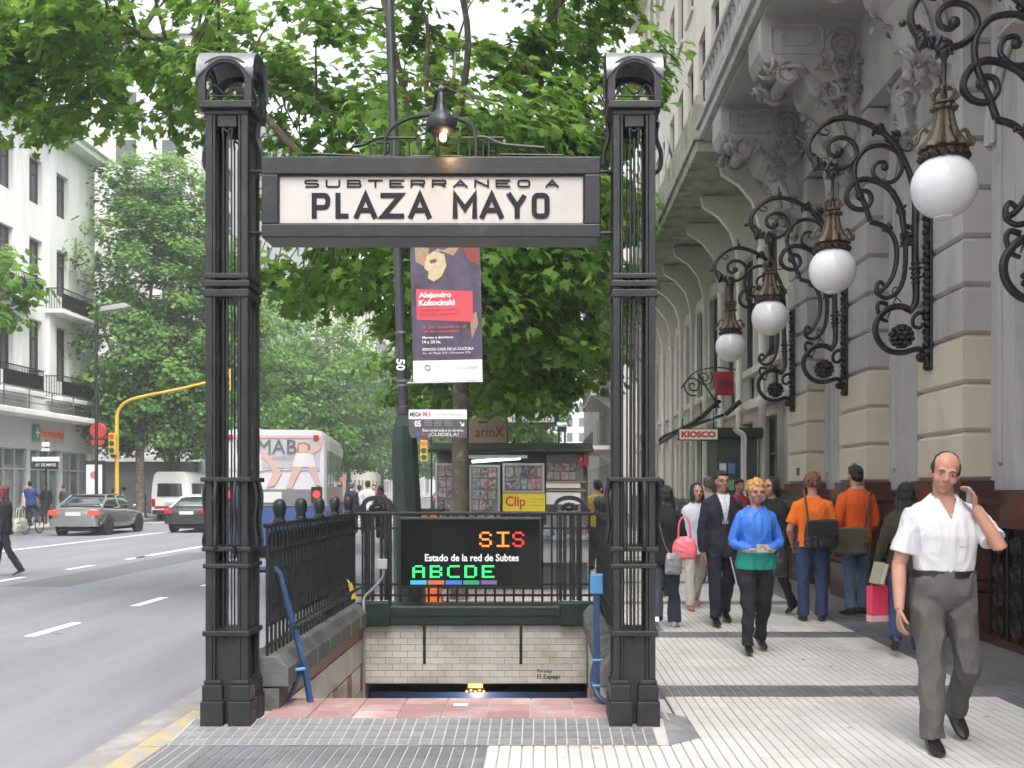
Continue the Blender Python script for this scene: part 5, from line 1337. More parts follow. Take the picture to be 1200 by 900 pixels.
def bprint(name, poly, m_, dz=.003, label=None):
    """flat printed patch on the banner; polygon in photo pixels"""
    vs = []
    for px,py in poly:
        u=(px-484)/82; v=(447-py)/185; vs.append(((u-.5)*bw, bwave(u,v)-dz, v*bhh))
    c = sum((Vector(p) for p in vs), Vector())/len(vs); n=len(vs)
    mm=MB(); mm.add(vs+[tuple(c)], [(i,(i+1)%n,n) for i in range(n)]); return part(name, mm, m_, bn, smooth=False)
def grid_print(name, x0,x1,y0,y1,m_,dz=.003,sk=0):
    mm=MB(); k=8; vs=[]; fs=[]
    for j in range(k+1):
        for i in range(k+1):
            px=x0+(x1-x0)*i/k; py=y0+(y1-y0)*j/k + sk*(i/k); u=(px-484)/82; v=(447-py)/185; vs.append(((u-.5)*bw, bwave(u,v)-dz, v*bhh))
    for j in range(k):
        for i in range(k): p=j*(k+1)+i; fs.append((p,p+1,p+k+2,p+k+1))
    mm.add(vs,fs); return part(name, mm, m_, bn, smooth=False)
grid_print('white_foot', 484.5,565.5,422,446.5, mat('banner_white', (.72,.73,.76), rough=.6, var=.04))
grid_print('red_field', 490,556,338,374, mat('banner_red', (.55,.06,.075), rough=.6, var=.08), .004, 4)
ART = [ (.30,.20,.12),(.42,.33,.16),(.20,.03,.03),(.10,.06,.05),(.48,.38,.24) ]
arts = [mat('banner_art_%d'%i, c, rough=.6, var=.35, vs=18) for i,c in enumerate(ART)]
bprint('painted_shape', [(488,262),(540,262),(542,290),(534,300),(520,294),(508,300),(500,312),(490,306)], arts[0])
bprint('painted_shape', [(540,262),(565,262),(565,312),(552,306),(546,290)], arts[2], .0032)
bprint('painted_shape', [(503,300),(512,294),(524,298),(526,312),(520,324),(511,330),(504,326),(505,318),(500,314)], arts[4], .0048)
bprint('painted_shape', [(490,262),(515,262),(512,284),(498,292)], arts[1], .0044)
bprint('painted_shape', [(506,305),(514,303),(515,307),(508,309)], arts[3], .0056)
bprint('painted_shape', [(552,372),(560,366),(562,380),(554,398)], arts[0], .0036)
def btext(s, px, py, wpx, hpx, m_, bold=.02):
    u=(px+wpx/2-484)/82; v=(447-py)/185
    part('lettering', text_mesh(s, width=wpx/82*bw, height=hpx/185*bhh, extrude=0, bold=bold, mats=m_), None, bn, ((u-.5)*bw, bwave(u,v)-.010, v*bhh))
RDK = mat('banner_small_red', (.30,.03,.04), rough=.6); RL = mat('banner_light_red', (.50,.07,.07), rough=.6); GB = mat('banner_grey_blue', (.35,.38,.5), rough=.6)
btext('Alejandro', 493,346.5,38,8,WL,.03); btext('Kokocinski',493,354.5,42,7,WL,.03)
btext('Inauguración y muestra',494,363,44,3.2,RDK,.01); btext('del artista argentino',494,368,44,3.2,RDK,.01)
btext('5 de octubre al',497,383,50,3.6,RL,.01); btext('29 de noviembre',497,388,42,3.6,RL,.01)
btext('Martes a domingo',496,395.5,36,3.6,WL); btext('14 a 20 hs.',496,400.3,22,3.6,WL)
btext('ESPACIO CASA DE LA CULTURA',496,409,60,3.2,WL); btext('Av. de Mayo 575 / Rivadavia 576',496,413.8,56,3.0,WL,.0)
btext('actitudBA',532,431,28,3.6,GB,.0)
u,v=(501.5-484)/82,(447-430)/185
m=MB(); m.tube([((u-.5)*bw+.03*math.cos(a), bwave(u,v)-.008, v*bhh+.03*math.sin(a)) for a in np.linspace(0,2*PI,17)], .008, 4); part('emblem', m, GB, bn)
m=MB(); m.tube([(-bw/2-.12,.0,-.012),(bw/2,.0,-.012)], .014, 6); m.tube([(-bw/2-.12,.0,bhh),(bw/2,.0,bhh)], .014, 6); part('banner_arm', m, ZINC, bn)
# street-name board
n0, n1 = at(479,480,PY_-.10), at(547,513,PY_-.10)
sb = thing('direction_board', 'grey bus stop board with white header reading MEGA on the lamp column', 'sign', ((n0.x+n1.x)/2, PY_-.10, n1.z))
nw, nh = n1.x-n0.x, n0.z-n1.z
m=MB(); m.box(-nw/2,nw/2,0,.03,0,nh*.66); part('board', m, mat('board_grey', (.075,.075,.085), rough=.4, var=.1), sb, smooth=False)
m=MB(); m.box(-nw/2,nw/2,-.002,.032,nh*.66,nh); part('header', m, mat('board_white', (.70,.70,.70), rough=.4, var=.04), sb, smooth=False)
RDL = mat('board_red', (.5,.02,.03), rough=.5); BKL = mat('print_black', (.03,.03,.035), rough=.5)
def stext(s,x,z,w_,h_,m_,bold=.02): part('lettering', text_mesh(s,width=w_*nw,height=h_*nh,extrude=0,bold=bold,mats=m_),None,sb,((x-.5+w_/2)*nw,-.004,z*nh))
stext('MEGA',.02,.83,.2,.16,BKL,.03); stext('98.3',.235,.83,.14,.16,RDL,.03); stext('Puro Rock Nacional',.43,.83,.5,.12,GB,0)
stext('05',.10,.50,.11,.22,WL,.03); stext('Este cartel esta a su servicio',.24,.27,.70,.10,WL,.01); stext('¡CUIDELA!',.34,.10,.52,.15,WL,.0)
for x in (.27,.44,.62):
    for r_ in range(4): m=MB(); m.box((x-.5)*nw,(x-.5+.13)*nw,-.004,0,(.42+.055*r_)*nh,(.445+.055*r_)*nh); part('print_line', m, GREYP, sb, smooth=False)
m=MB(); a=Vector(((.88-.5)*nw,-.006,.55*nh)); b_=Vector(((.95-.5)*nw,-.006,.42*nh)); m.tube([a,b_],.006,4); m.tube([b_+Vector((-.035,0,0)),b_],.006,4); m.tube([b_+Vector((0,0,.04)),b_],.006,4); part('arrow', m, WL, sb)
for k_,c_ in enumerate(((.02,.1,.4),(.45,.02,.02))): m=MB(); m.box((.14+.08*k_-.5)*nw,(.20+.08*k_-.5)*nw,-.004,0,.05*nh,.16*nh); part('mark', m, mat('board_mark_%d'%k_,c_,rough=.5), sb, smooth=False)

# ---------------------------------------------------------------- newsstand
NY = 15.0
kx0, kx1 = at(509,0,NY).x, at(690,0,NY).x
ns = thing('newsstand', 'green roofed newsstand hung with magazines under a fluorescent tube', 'kiosk', ((kx0+kx1)/2, NY, 0))
KW = (kx1-kx0)/2
ALU = mat('brushed_aluminium', (.42,.42,.42), rough=.35, metal=.6, var=.15)
m=MB(); m.box(-KW,KW,.35,1.9,0,2.15); part('cabin', m, mat('cabin_grey', (.16,.17,.17), rough=.5, var=.2), ns, smooth=False, bev=.02)
rz = at(0,531,NY).z
m=MB(); m.prism([(-.35,rz),(-.35,rz+.05),(.3,rz+.17),(1.9,rz+.17),(1.9,rz+.02)], -KW-.06, KW+.06, 'yz'); part('roof', m, IRON_GREEN, ns, smooth=False, bev=.015)
TUBE = mat('fluorescent_tube', (.9,1,.95), emit=(.85,1,.93), estr=1.2)
a, b_ = at(553,541,NY-.2)-ns.location, at(610,537,NY-.2)-ns.location
m=MB(); m.tube([(a.x,-.2,a.z),(b_.x,-.2,b_.z)], .022, 8); part('fluorescent_tube', m, TUBE, ns)
m=MB(); m.box(a.x-.1,b_.x+.1,-.22,-.12,a.z+.05,a.z+.10); part('tube_batten', m, WHITE, ns, smooth=False)
rg = random.Random(21)
MAGM = [mat('magazine_%d'%i, c, rough=.35, var=.6, vs=22, col2=c2_, c2s=16, c2lo=.48, c2hi=.52) for i,(c,c2_) in enumerate((((.40,.17,.17),(.40,.36,.34)),((.20,.21,.24),(.08,.08,.11)),((.32,.29,.25),(.15,.10,.09)),((.15,.24,.28),(.36,.36,.33)),((.22,.26,.19),(.36,.33,.3)),((.38,.36,.35),(.22,.11,.12)),((.28,.15,.2),(.4,.34,.34)),((.34,.3,.2),(.16,.16,.2))))]
def magazines(x0,x1,z0,z1,cw,rh,y,nm='magazine'):
    z=z1
    while z-rh >= z0-.01:
        x=x0
        while x+cw*.6 <= x1:
            w_=cw*rg.uniform(.85,1.1); w_=min(w_,x1-x); mm=MB(); tl_=rg.uniform(.0,.02)
            mm.box(x+.008,x+w_-.008,y-.012+tl_*.2,y+.004+tl_*.2,z-rh+.008,z-.008); part(nm, mm, rg.choice(MAGM), ns, smooth=False); x+=w_
        z-=rh
# three display doors with aluminium frames, magazines pinned in rows
for (pa,pb_,pz0,pz1) in ((510,548,600,543),(550,586,600,545),(589,638,575,543)):
    xa, xb_ = at(pa,0,NY).x-ns.location.x, at(pb_,0,NY).x-ns.location.x; za, zb = at(0,pz0,NY).z, at(0,pz1,NY).z
    za = .7 if pz0==600 else za
    m=MB()
    for q in ((xa,xa+.035,za,zb),(xb_-.035,xb_,za,zb)): m.box(q[0],q[1],-.02,.06,q[2],q[3])
    m.box(xa,xb_,-.018,.058,zb-.035,zb+.002); m.box(xa,xb_,-.018,.058,za-.03,za); part('display_frame', m, ALU, ns, smooth=False)
    m=MB(); m.box(xa+.035,xb_-.035,.01,.34,za,zb-.035); part('display_board', m, mat('display_grey',(.22,.21,.2),rough=.6,var=.2), ns, smooth=False)
    magazines(xa+.04,xb_-.04,za,zb-.036,.125,.165 if pz0==600 else .185,.0)
xa, xb_ = at(640,0,NY).x-ns.location.x, at(684,0,NY).x-ns.location.x
m=MB(); m.box(xa,xb_,.05,.34,.9,2.1); part('display_board', m, mat('display_grey',(.22,.21,.2)), ns, smooth=False)
magazines(xa+.01,xb_-.12,at(0,563.5,NY).z,at(0,542,NY).z,.11,.135,.03)
for py0_,py1_ in ((566,572),(577,591)):
    m=MB(); m.box(xa,xb_-.05,-.02,.05,at(0,py1_,NY).z,at(0,py0_,NY).z); part('shelf', m, WHITE, ns, smooth=False)
for py_ in (564.5,574.5): m=MB(); m.box(xa,xb_+.04,-.05,.08,at(0,py_+1.2,NY).z,at(0,py_-1,NY).z); part('shelf_edge', m, mat('pine_edge', (.36,.25,.12), rough=.6), ns, smooth=False)
c=at(683.5,533,NY)-ns.location
for dx in (-.045,.045): m=MB(); m.box(c.x+dx-.04,c.x+dx+.035,-.1,-.02,c.z-.17,c.z+.13); part('side_poster', m, mat('red_white_poster', (.45,.05,.06), rough=.5, var=.3, vs=9, col2=(.6,.55,.55), c2s=12, c2lo=.55, c2hi=.6), ns, smooth=False)
m=MB(); m.box(-KW,KW,-.1,.3,.45,.80); part('counter', m, mat('counter_grey', (.3,.3,.29), rough=.6), ns, smooth=False)
magazines(-KW+.05,KW-.05,.82,1.02,.19,.18,-.05,'newspaper')
for k in range(12):
    mm=MB(); x=-KW+.1+k*.19; mm.box(x,x+.16,-.22,.1,.80,.83+rg.uniform(0,.06)); part('magazine_stack', mm, rg.choice(MAGM), ns, smooth=False)
# yellow advert propped on the stand, cardboard box on the roof, orange crate
cs = thing('yellow_advert', 'yellow advert with red script word Clip propped against the newsstand', 'sign', tuple(at(614,588,NY-.14)))
m=MB(); m.box(-.32,.32,0,.02,-.145,.135); part('board', m, mat('advert_yellow', (.72,.58,.02), rough=.45, var=.05), cs, smooth=False)
part('lettering', text_mesh('Clip', width=.30,height=.20,extrude=0,bold=.02,mats=mat('advert_red',(.50,.03,.02),rough=.5)),None,cs,(-.13,-.004,-.015))
for r_ in range(3): part('lettering', text_mesh(('tarjetas prepagas','recarga virtual','en este kiosco')[r_], width=.22,height=.028,extrude=0,mats=mat('advert_brown',(.3,.16,.03),rough=.5)),None,cs,(.19,-.004,.04-.045*r_))
m=MB(); m.box(-.33,.33,-.012,-.002,.125,.15); part('top_strip', m, mat('pine_edge',(.36,.25,.12)), cs, smooth=False)
cb_ = thing('cardboard_box', 'large cardboard carton with red printing lying on the newsstand roof', 'box', (at(568,0,NY+.6).x, NY+.6, at(0,529,NY+.6).z+.05))
CARD = mat('cardboard', (.46,.38,.29), rough=.9, var=.12, vs=5)
m=MB(); m.prism([(-.62,.0),(.35,.0),(.35,.50),(.0,.53),(-.58,.34)], 0, .7, 'xz'); part('carton', m, CARD, cb_, smooth=False, bev=.01)
RC = mat('carton_red',(.38,.03,.03),rough=.7)
part('lettering', text_mesh('arinX', width=.46,height=.17,extrude=0,bold=.0,mats=RC),None,cb_,(.08,-.004,.26)); m=MB(); m.box(.14,.3,-.003,0,.06,.09); m.box(-.1,.05,-.003,0,.40,.43); part('print_mark', m, RC, cb_, smooth=False)
oc = thing('orange_crate', 'orange plastic crate stacked beside the lamp column', 'crate', (at(502,0,13.4).x, 13.4, .0))
ORP = mat('orange_plastic',(.62,.13,.02),rough=.4,var=.08)
m=MB(); m.loft([[(-.17,-.15,.9),(.17,-.15,.9),(.17,.15,.9),(-.17,.15,.9)],[(-.21,-.18,1.24),(.21,-.18,1.24),(.21,.18,1.24),(-.21,.18,1.24)]]); part('tub', m, ORP, oc, smooth=False, bev=.01)
m=MB(); m.loft([[(-.17,-.15,.1),(.17,-.15,.1),(.17,.15,.1),(-.17,.15,.1)],[(-.2,-.18,.9),(.2,-.18,.9),(.2,.18,.9),(-.2,.18,.9)]]); m.box(-.19,.19,-.17,.17,0,.1); part('lower_tub', m, mat('orange_plastic',(.6,.2,.05)), oc, smooth=False)
m=MB(); m.box(-.25,.21,-.2,.2,1.26,1.30); part('lid', m, BLACK, oc, smooth=False)
# ---------------------------------------------------------------- distant subway entrance sign
DY = 42.0
dsx = at(652,0,DY).x
t = thing('distant_station_sign', 'small far-off black framed sign reading MAYO beyond the newsstand', 'sign', tuple(at(622,497.5,DY)))
m=MB(); m.box(-1.1,1.1,0,.2,0,.6); part('frame', m, IRON, t, smooth=False, bev=.02)
m=MB(); m.box(-1.0,1.0,-.01,0,.1,.50); part('panel', m, SIGNP, t, smooth=False)
part('lettering', text_mesh('PLAZA MAYO', width=1.7,height=.22,extrude=0,bold=.02,mats=LETTER),None,t,(0.05,-.014,.23)); part('lettering', text_mesh('SUBTERRANEO A', width=1.4,height=.07,extrude=0,mats=LETTER),None,t,(0.05,-.014,.43))
for px,lab in ((658.5,'far-off black entrance post under a zinc cap beyond the newsstand'),(582,'far-off black entrance post hidden mostly by the plane leaves')):
    c=at(px,0,DY); t=thing('distant_post', lab, 'post', (c.x,DY+.1,0))
    for sx in (-1,1):
        for sy in (-1,1): m=MB(); m.box(sx*.13-.04,sx*.13+.04,sy*.13-.04,sy*.13+.04,0,4.0); part('corner_column', m, IRON, t, smooth=False)
    m=MB(); m.box(-.17,.17,-.17,.17,0,.35); m.box(-.15,.15,-.15,.15,2.8,2.95); part('collar', m, IRON, t, smooth=False)
    m=MB(); m.box(-.2,.2,-.2,.2,4.0,4.2); part('head', m, IRON, t, smooth=False)
    m=MB(); m.prism([(.2*math.cos(PI*i/8)*-1, 4.2+.24*math.sin(PI*i/8)) for i in range(9)], -.21,.21,'yz'); part('head_roof', m, ZINC, t)
# ---------------------------------------------------------------- traffic signals
YEL = mat('signal_yellow',(.55,.36,.03),rough=.45,var=.15,vs=5)
def signal_head(parent, loc, lit=0, body=YEL):
    m=MB(); m.box(-.17,.17,-.12,.12,-.5,.5); h=part('signal_head', m, body, parent, loc, smooth=False, bev=.03)
    for k,(z,c) in enumerate(((.32,(.9,.03,.02)),(0,(.08,.05,.01)),(-.32,(.02,.06,.03)))):
        mm=MB(); mm.lathe([(.02,-.135),(.11,-.13),(.12,-.12)],14,(0,0,z),ax='y')
        part('lens', mm, mat('signal_lit',(.9,.05,.03),emit=(1,.05,.02),estr=1.0) if k==lit else mat('lens_off_%d'%k,c,rough=.3), h)
        mm=MB(); mm.tube([(.13*math.cos(a),-.17,z+.13*math.sin(a)) for a in np.linspace(0,PI,9)], .012, 4); part('visor', mm, BLACK, h)
    return h
TY = 46.0
base=at(137,0,TY)
t=thing('traffic_signal','yellow traffic signal pole with long curved arm reaching over the road','traffic light',(base.x,TY,0))
def tp(px,py): p=at(px,py,TY); return (p.x-base.x,0,p.z)
pts=[(0,0,0),(0,0,2),(0,0,3.6),tp(137,490),tp(140,479),tp(150,470),tp(170,464),tp(205,457),tp(243,448),tp(268,442)]
m=MB(); c=catmull(pts,5); m.tube(c, taper(len(c),.10,.055), 8); part('mast', m, YEL, t)
signal_head(t,(tp(135,0)[0],-.25,at(0,523,TY).z+.1),9); signal_head(t,(tp(268,0)[0],-.1,at(0,443,TY).z-.1),0)
for px,py,Y,lab in ((497,521,46,'red traffic signal hanging beside the green lamp column'),(474,563,62,'distant red traffic signal on a short yellow post over the crowd'),(595,523,46,'red traffic signal glowing above the newsstand roof'),(583,475,40,'small signal head half hidden in the plane leaves')):
    p=at(px,py,Y); t=thing('traffic_signal',lab,'traffic light',(p.x,Y,0))
    m=MB(); m.tube([(.3,0.4,0),(.3,.4,p.z+.4)],.045,8); m.tube([(.3,.4,p.z+.2),(0,.0,p.z+.2)],.03,6); part('mast', m, IRON, t); signal_head(t,(0,0,p.z-.3),0)
# street lights across the road, posters, street sign
p=at(113,400,40); t=thing('street_light','tall dark street light with flat lantern before the white corner building','street light',(p.x,40,0))
m=MB(); c=catmull([(0,0,0),(0,0,4),(0,0,8.6),(.15,0,9.0),(.6,0,9.05)],4); m.tube(c,taper(len(c),.075,.04),8); part('mast', m, IRON, t)
m=MB(); m.prism([(.2,8.75),(.25,8.95),(1.2,9.1),(1.35,9.0),(1.3,8.9)],-.2,.2,'xz'); part('lantern', m, mat('lantern_grey',(.3,.3,.3),rough=.4), t, smooth=False, bev=.02)
p=at(209,0,52); t=thing('street_light','dark lamp pole standing by the second crossing tree','street light',(p.x,52,0))
m=MB(); m.tube([(0,0,0),(0,0,4.5),(0,0,8)],[.13,.09,.06],8); part('mast', m, IRON, t); m=MB(); m.lathe([(.05,8),(.28,8.15),(.22,8.5),(.04,8.7)],12); part('lantern', m, IRON, t)
p=at(54,0,43); t=thing('street_name_sign','black and white street name plates on a post by the pharmacy','sign',(p.x,43,0))
m=MB(); m.tube([(0,0,0),(0,0,3.7)],.04,8); part('post', m, IRON, t)
for z0,z1,w_,mm_ in ((2.75,2.95,.60,WHITE),(2.42,2.75,.55,BLACK),(3.2,3.32,.18,WHITE),(3.4,3.6,.17,WHITE)):
    m=MB(); m.box(-w_,w_,-.05,-.02,z0,z1); part('plate', m, mm_, t, smooth=False)
part('lettering', text_mesh('AV. DE MAYO', width=.9,height=.14,extrude=0,bold=.02,mats=WL),None,t,(0,-.056,2.6))
p=at(112,0,47); t=thing('poster_pillar','white lit advertising pillar with a portrait poster behind the silver car','advert pillar',(p.x,47,0))
m=MB(); m.box(-.45,.45,-.15,.15,0,2.9); part('case', m, BLACK, t, smooth=False, bev=.05)
m=MB(); m.box(-.38,.38,-.16,-.15,.6,2.7); part('poster', m, WHITE, t, smooth=False); m=MB(); m.lathe([(.02,-.165),(.2,-.165),(.2,-.16)],12,(0,0,2.2),ax='y'); part('portrait', m, mat('poster_skin',(.5,.2,.15)), t)
p=at(115,510,46.5); t=thing('red_flower_sign','red round illuminated sign hanging among the branches','sign',tuple(p))
m=MB(); m.lathe([(.05,-.06),(.36,-.06),(.4,0),(.36,.06),(.05,.06)],18,(0,0,.2),ax='y'); part('disc', m, mat('sign_red',(.45,.03,.03),rough=.4,var=.3,vs=6), t); m=MB(); m.box(-.3,.3,-.08,-.0,-.45,-.22); part('plate', m, mat('sign_red',(.45,.03,.03)), t, smooth=False); m=MB(); m.tube([(0,.0,.2),(0,.1,2.2)],.03,6); part('hanger', m, IRON, t)
# ================================================================ VEHICLES
TYRE = mat('tyre_rubber',(.015,.015,.016),rough=.85,var=.2); RIM = mat('alloy_rim',(.35,.35,.36),rough=.3,metal=.8,var=.1)
CGLASS = mat('car_glass',(.02,.025,.028),rough=.04,spec=.5,var=.3); CGLASS.node_tree.nodes['Principled BSDF'].inputs['IOR'].default_value = 3.6
TAILR = mat('tail_lamp_red',(.35,.015,.015),rough=.25,var=.15); TAIL_LIT = mat('tail_lamp_lit',(.6,.03,.02),emit=(1,.03,.02),estr=.7)
PLATE_M = mat('number_plate',(.5,.5,.5),rough=.5,var=.1); BUMPER = mat('black_bumper',(.022,.022,.024),rough=.6,var=.2)
def rr2(hx, y0, y1, r, n=4):
    o=[]
    for cx_,cy_,a0 in ((hx-r,y1-r,0),(-hx+r,y1-r,90),(-hx+r,y0+r,180),(hx-r,y0+r,270)):
        for k in range(n): a=R(a0+90*k/(n-1)); o.append((cx_+r*math.cos(a),cy_+r*math.sin(a)))
    return o
def wheel(parent, x, y, r=.31, w_=.2):
    m=MB(); m.lathe([(r*.62,-w_/2),(r*.93,-w_/2),(r,-w_*.3),(r,w_*.3),(r*.93,w_/2),(r*.62,w_/2)],22,(0,0,0),ax='x'); o=part('wheel', m, TYRE, parent,(x,y,r))
    m=MB(); m.lathe([(.03,-w_*.42),(r*.3,-w_*.46),(r*.62,-w_*.40),(r*.62,w_*.40),(r*.3,w_*.46),(.03,w_*.42)],22,(0,0,0),5,.03,ax='x'); part('rim', m, RIM, o)
def soft(o):
    for e in o.data.edges: e.use_edge_sharp = False
    b_ = o.modifiers.new('soft','SUBSURF'); b_.levels = 2; b_.render_levels = 2; return o
def car(label, loc, rz, paint, roofm, L=4.5, W=1.75, H=1.44, lit=False, boot=1.02, bump=None):
    t=thing('parked_car' if not lit else 'car', label, 'car', loc, rz)
    hw=W/2; s=L/4.5
    st=[(-2.25,.42,.78,.80),(-2.18,.30,boot-.03,.93),(-1.75,.24,boot+.01,.98),(-.6,.2,.96,1.0),(.8,.2,.94,1.0),(1.6,.24,.86,.97),(2.1,.28,.74,.89),(2.24,.38,.62,.74)]
    rings=[]
    for y,zb,zt,k in st:
        h=hw*k; y*=s
        half=[(h*.90,zb),(h,zb+.12),(h*1.0,zb+(zt-zb)*.62),(h*.965,zt-.05),(h*.88,zt),(h*.45,zt+.03)]
        rings.append([(x,y,z) for x,z in half]+[(-x,y,z) for x,z in reversed(half)])
    m=MB(); m.loft(rings); soft(part('body', m, paint, t, angle=70))
    lay=[(.93,-1.86,1.12,.93),(1.12,-1.52,.78,.87),(1.28,-1.22,.48,.80),(1.38,-1.0,.28,.73)]
    k=H/1.44
    rings=[[(x,y,z*k) for x,y in rr2(hw*c_,a*s,b_*s,.12)] for z,a,b_,c_ in lay]
    m=MB(); m.loft(rings); soft(part('greenhouse', m, CGLASS, t, angle=70))
    m=MB(); rings=[[(x,y,z*k) for x,y in rr2(hw*c_,a*s,b_*s,.14)] for z,a,b_,c_ in ((1.365,-1.05,.33,.75),(1.41,-.98,.25,.70),(1.44,-.80,.08,.60))]; m.loft(rings); soft(part('roof', m, roofm, t, angle=70))
    for sx in (-1,1):
        for ya,yb in ((-1.80,-1.02),(1.08,.30)):
            m=MB(); m.tube([(sx*hw*.925,ya*s,.95*k),(sx*hw*.72,yb*s,1.385*k)],.035,5); part('pillar', m, roofm, t)
        m=MB(); m.tube([(sx*hw*.945,-.35*s,.95*k),(sx*hw*.76,-.38*s,1.38*k)],.03,5); part('pillar', m, paint, t)
        m=MB(); m.box(sx*hw*.78-.20,sx*hw*.78+.17 if sx<0 else sx*hw*.78+.16,-2.245*s,-2.08*s,boot-.27,boot-.10); part('tail_lamp', m, TAIL_LIT if lit else TAILR, t, smooth=False, bev=.03)
        m=MB(); m.ell((sx*(hw+.09),.65*s,1.0*k),(.09,.07,.06),8,6); part('mirror', m, paint, t)
        for yw in (-1.33,1.35): wheel(t, sx*(hw-.09), yw*s); ma=MB(); ma.lathe([(.05,-.02),(.385,-.02),(.385,.02),(.05,.02)],22,(sx*(hw-.012),yw*s,.35),ax='x'); part('wheel_arch', ma, BLACK, t)
        m=MB(); m.box(min(sx*(hw+.004),sx*(hw-.02)),max(sx*(hw+.004),sx*(hw-.02)),-.9*s,-.72*s,.80,.83); part('handle', m, paint, t, smooth=False)
    m=MB(); m.box(-.27,.27,-2.262*s,-2.2*s,boot-.30,boot-.17); part('number_plate', m, PLATE_M, t, smooth=False)
    m=MB(); rings=[[(x,y,z) for x,y in rr2(hw*.965,-2.30*s,-1.9*s,.12)] for z in (.34,.62)]; m.loft(rings); part('bumper', m, bump or paint, t, smooth=False)
    m=MB(); m.box(-hw*.7,hw*.7,-2.0*s,2.0*s,.16,.26); part('underbody', m, BLACK, t, smooth=False)
    for sx in (-1,1): m=MB(); m.box(sx*.55-.16,sx*.55+.16,2.12*s,2.24*s,.58,.70); part('headlight', m, mat('headlight',(.6,.6,.6),rough=.1), t, smooth=False, bev=.02)
    return t
SILVER = mat('silver_grey_paint',(.27,.275,.285),rough=.2,metal=.6,var=.05,coat=1.0); WHT = mat('white_car_paint',(.70,.70,.70),rough=.3,var=.04,coat=.8); DGREY=mat('dark_grey_paint',(.018,.019,.022),rough=.35,var=.1,coat=.5)
car('silver grey saloon with its red tail lamps lit, stopped by the crossing', (-16.7,37.2,RZ), 0, SILVER, SILVER, 4.5,1.78,1.50,True)
car('dark tailed saloon car with a white roof waiting in the middle lane', (-13.55,39.6,RZ), 0, DGREY, WHT, 4.4,1.74,1.42,False,1.0)
car('black saloon car far down the road beyond the bus', (-7.4,75,RZ), 0, BLACK, BLACK)
# van
t=thing('van','white high-roofed minibus seen from behind at the crossing','van',(-19.05,53.2,RZ),R(-3))
VW=mat('van_white',(.82,.82,.82),rough=.35,var=.04,coat=.5)
rings=[]
for y,ins in ((-2.6,.06),(-2.5,0),(1.3,0),(2.2,.08)):
    prof=[(1.0,.35),(1.02,.6),(1.02,1.35),(.96,2.0),(.86,2.42),(.70,2.56)] if y<2 else [(.95,.35),(.98,.6),(.96,1.1),(.85,1.7),(.74,2.1),(.6,2.2)]
    rings.append([((x-ins),y,z) for x,z in prof]+[(-(x-ins),y,z) for x,z in reversed(prof)])
m=MB(); m.loft(rings); part('body', m, VW, t, angle=45)
m=MB(); m.loft([[(.92,2.2,.4),(-.92,2.2,.4),(-.85,2.2,1.15),(.85,2.2,1.15)],[(.8,2.9,.45),(-.8,2.9,.45),(-.75,2.8,.95),(.75,2.8,.95)]]); part('bonnet', m, VW, t, smooth=False)
m=MB(); m.prism([(-.66,1.28),(.66,1.28),(.62,1.95),(-.62,1.95)],-2.64,-2.56,'xz'); part('rear_window', m, CGLASS, t, smooth=False)
for sx in (-1,1):
    m=MB()
    for y0,y1 in ((-2.2,-1.0),(-.9,.2),(.3,1.2)): m.box(sx*.985-.03,sx*.985+.03,y0,y1,1.35,1.95)
    part('side_window', m, CGLASS, t, smooth=False)
    m=MB(); m.box(sx*.86-.09,sx*.86+.09,-2.62,-2.5,.75,1.15); part('tail_lamp', m, TAILR, t, smooth=False)
    for yw in (-1.6,1.7): wheel(t,sx*.88,yw,.34,.22)
m=MB(); m.box(-.9,.9,-2.68,-2.55,.36,.58); part('bumper', m, BUMPER, t, smooth=False, bev=.02); m=MB(); m.box(-.8,.8,-2.63,-2.55,.66,.78); part('red_strip', m, TAILR, t, smooth=False)
m=MB(); m.box(-.25,.25,-2.64,-2.55,.85,.98); part('number_plate', m, PLATE_M, t, smooth=False)
# bus
b0=at(382,600,24.0)
t=thing('bus','white city bus with a fashion advert across its rear and a blue skirt','bus',(b0.x,24.0,RZ),R(8))
BW, BL, BH = 2.5, 6.8, 3.13
BUSW=mat('bus_white',(.50,.50,.525),rough=.35,var=.05,coat=.4); BUSB=mat('bus_blue',(.03,.06,.20),rough=.4,var=.1,coat=.3)
rings=[]
for y,i_ in ((0,.05),(.08,0),(BL-.1,0),(BL,.08)):
    prof=[(-i_,.36),(-i_,2.95-.05),(-.08-i_,BH-.04),(-.25-i_,BH),(-BW+.25+i_,BH),(-BW+.08+i_,BH-.04),(-BW+i_,2.9),(-BW+i_,.36)]
    rings.append([(x,y,z) for x,z in prof])
m=MB(); m.loft(rings); part('body', m, BUSW, t, angle=40)
m=MB(); m.box(-BW-.004,.004,-.012,BL+.004,.30,1.27); part('skirt', m, BUSB, t, smooth=False, bev=.01)
m=MB(); m.box(-BW+.12,-.10,-.03,0.02,1.27,1.68); part('engine_grille', m, mat('grille_grey',(.14,.14,.15),rough=.6), t, smooth=False)
m=MB(); m.box(-1.62,-1.05,-.045,-.03,1.36,1.62); part('number_plate', m, mat('pale_plate',(.5,.5,.46),rough=.5), t, smooth=False)
m=MB(); m.box(-BW+.15,-.15,-.022,.02,2.14,2.18); part('trim', m, mat('trim_grey',(.40,.40,.42),rough=.4), t, smooth=False)
ADG=mat('advert_grey',(.36,.36,.38),rough=.5,var=.1); SKIN_AD=mat('advert_skin',(.46,.30,.27),rough=.6,var=.1); HAIR_AD=mat('advert_hair',(.25,.13,.08),rough=.6,var=.2); CL_AD=mat('advert_cloth',(.52,.49,.52),rough=.6,var=.06)
m=MB(); m.box(-1.55,-.15,-.016,.02,2.2,2.88); part('advert_panel', m, ADG, t, smooth=False)
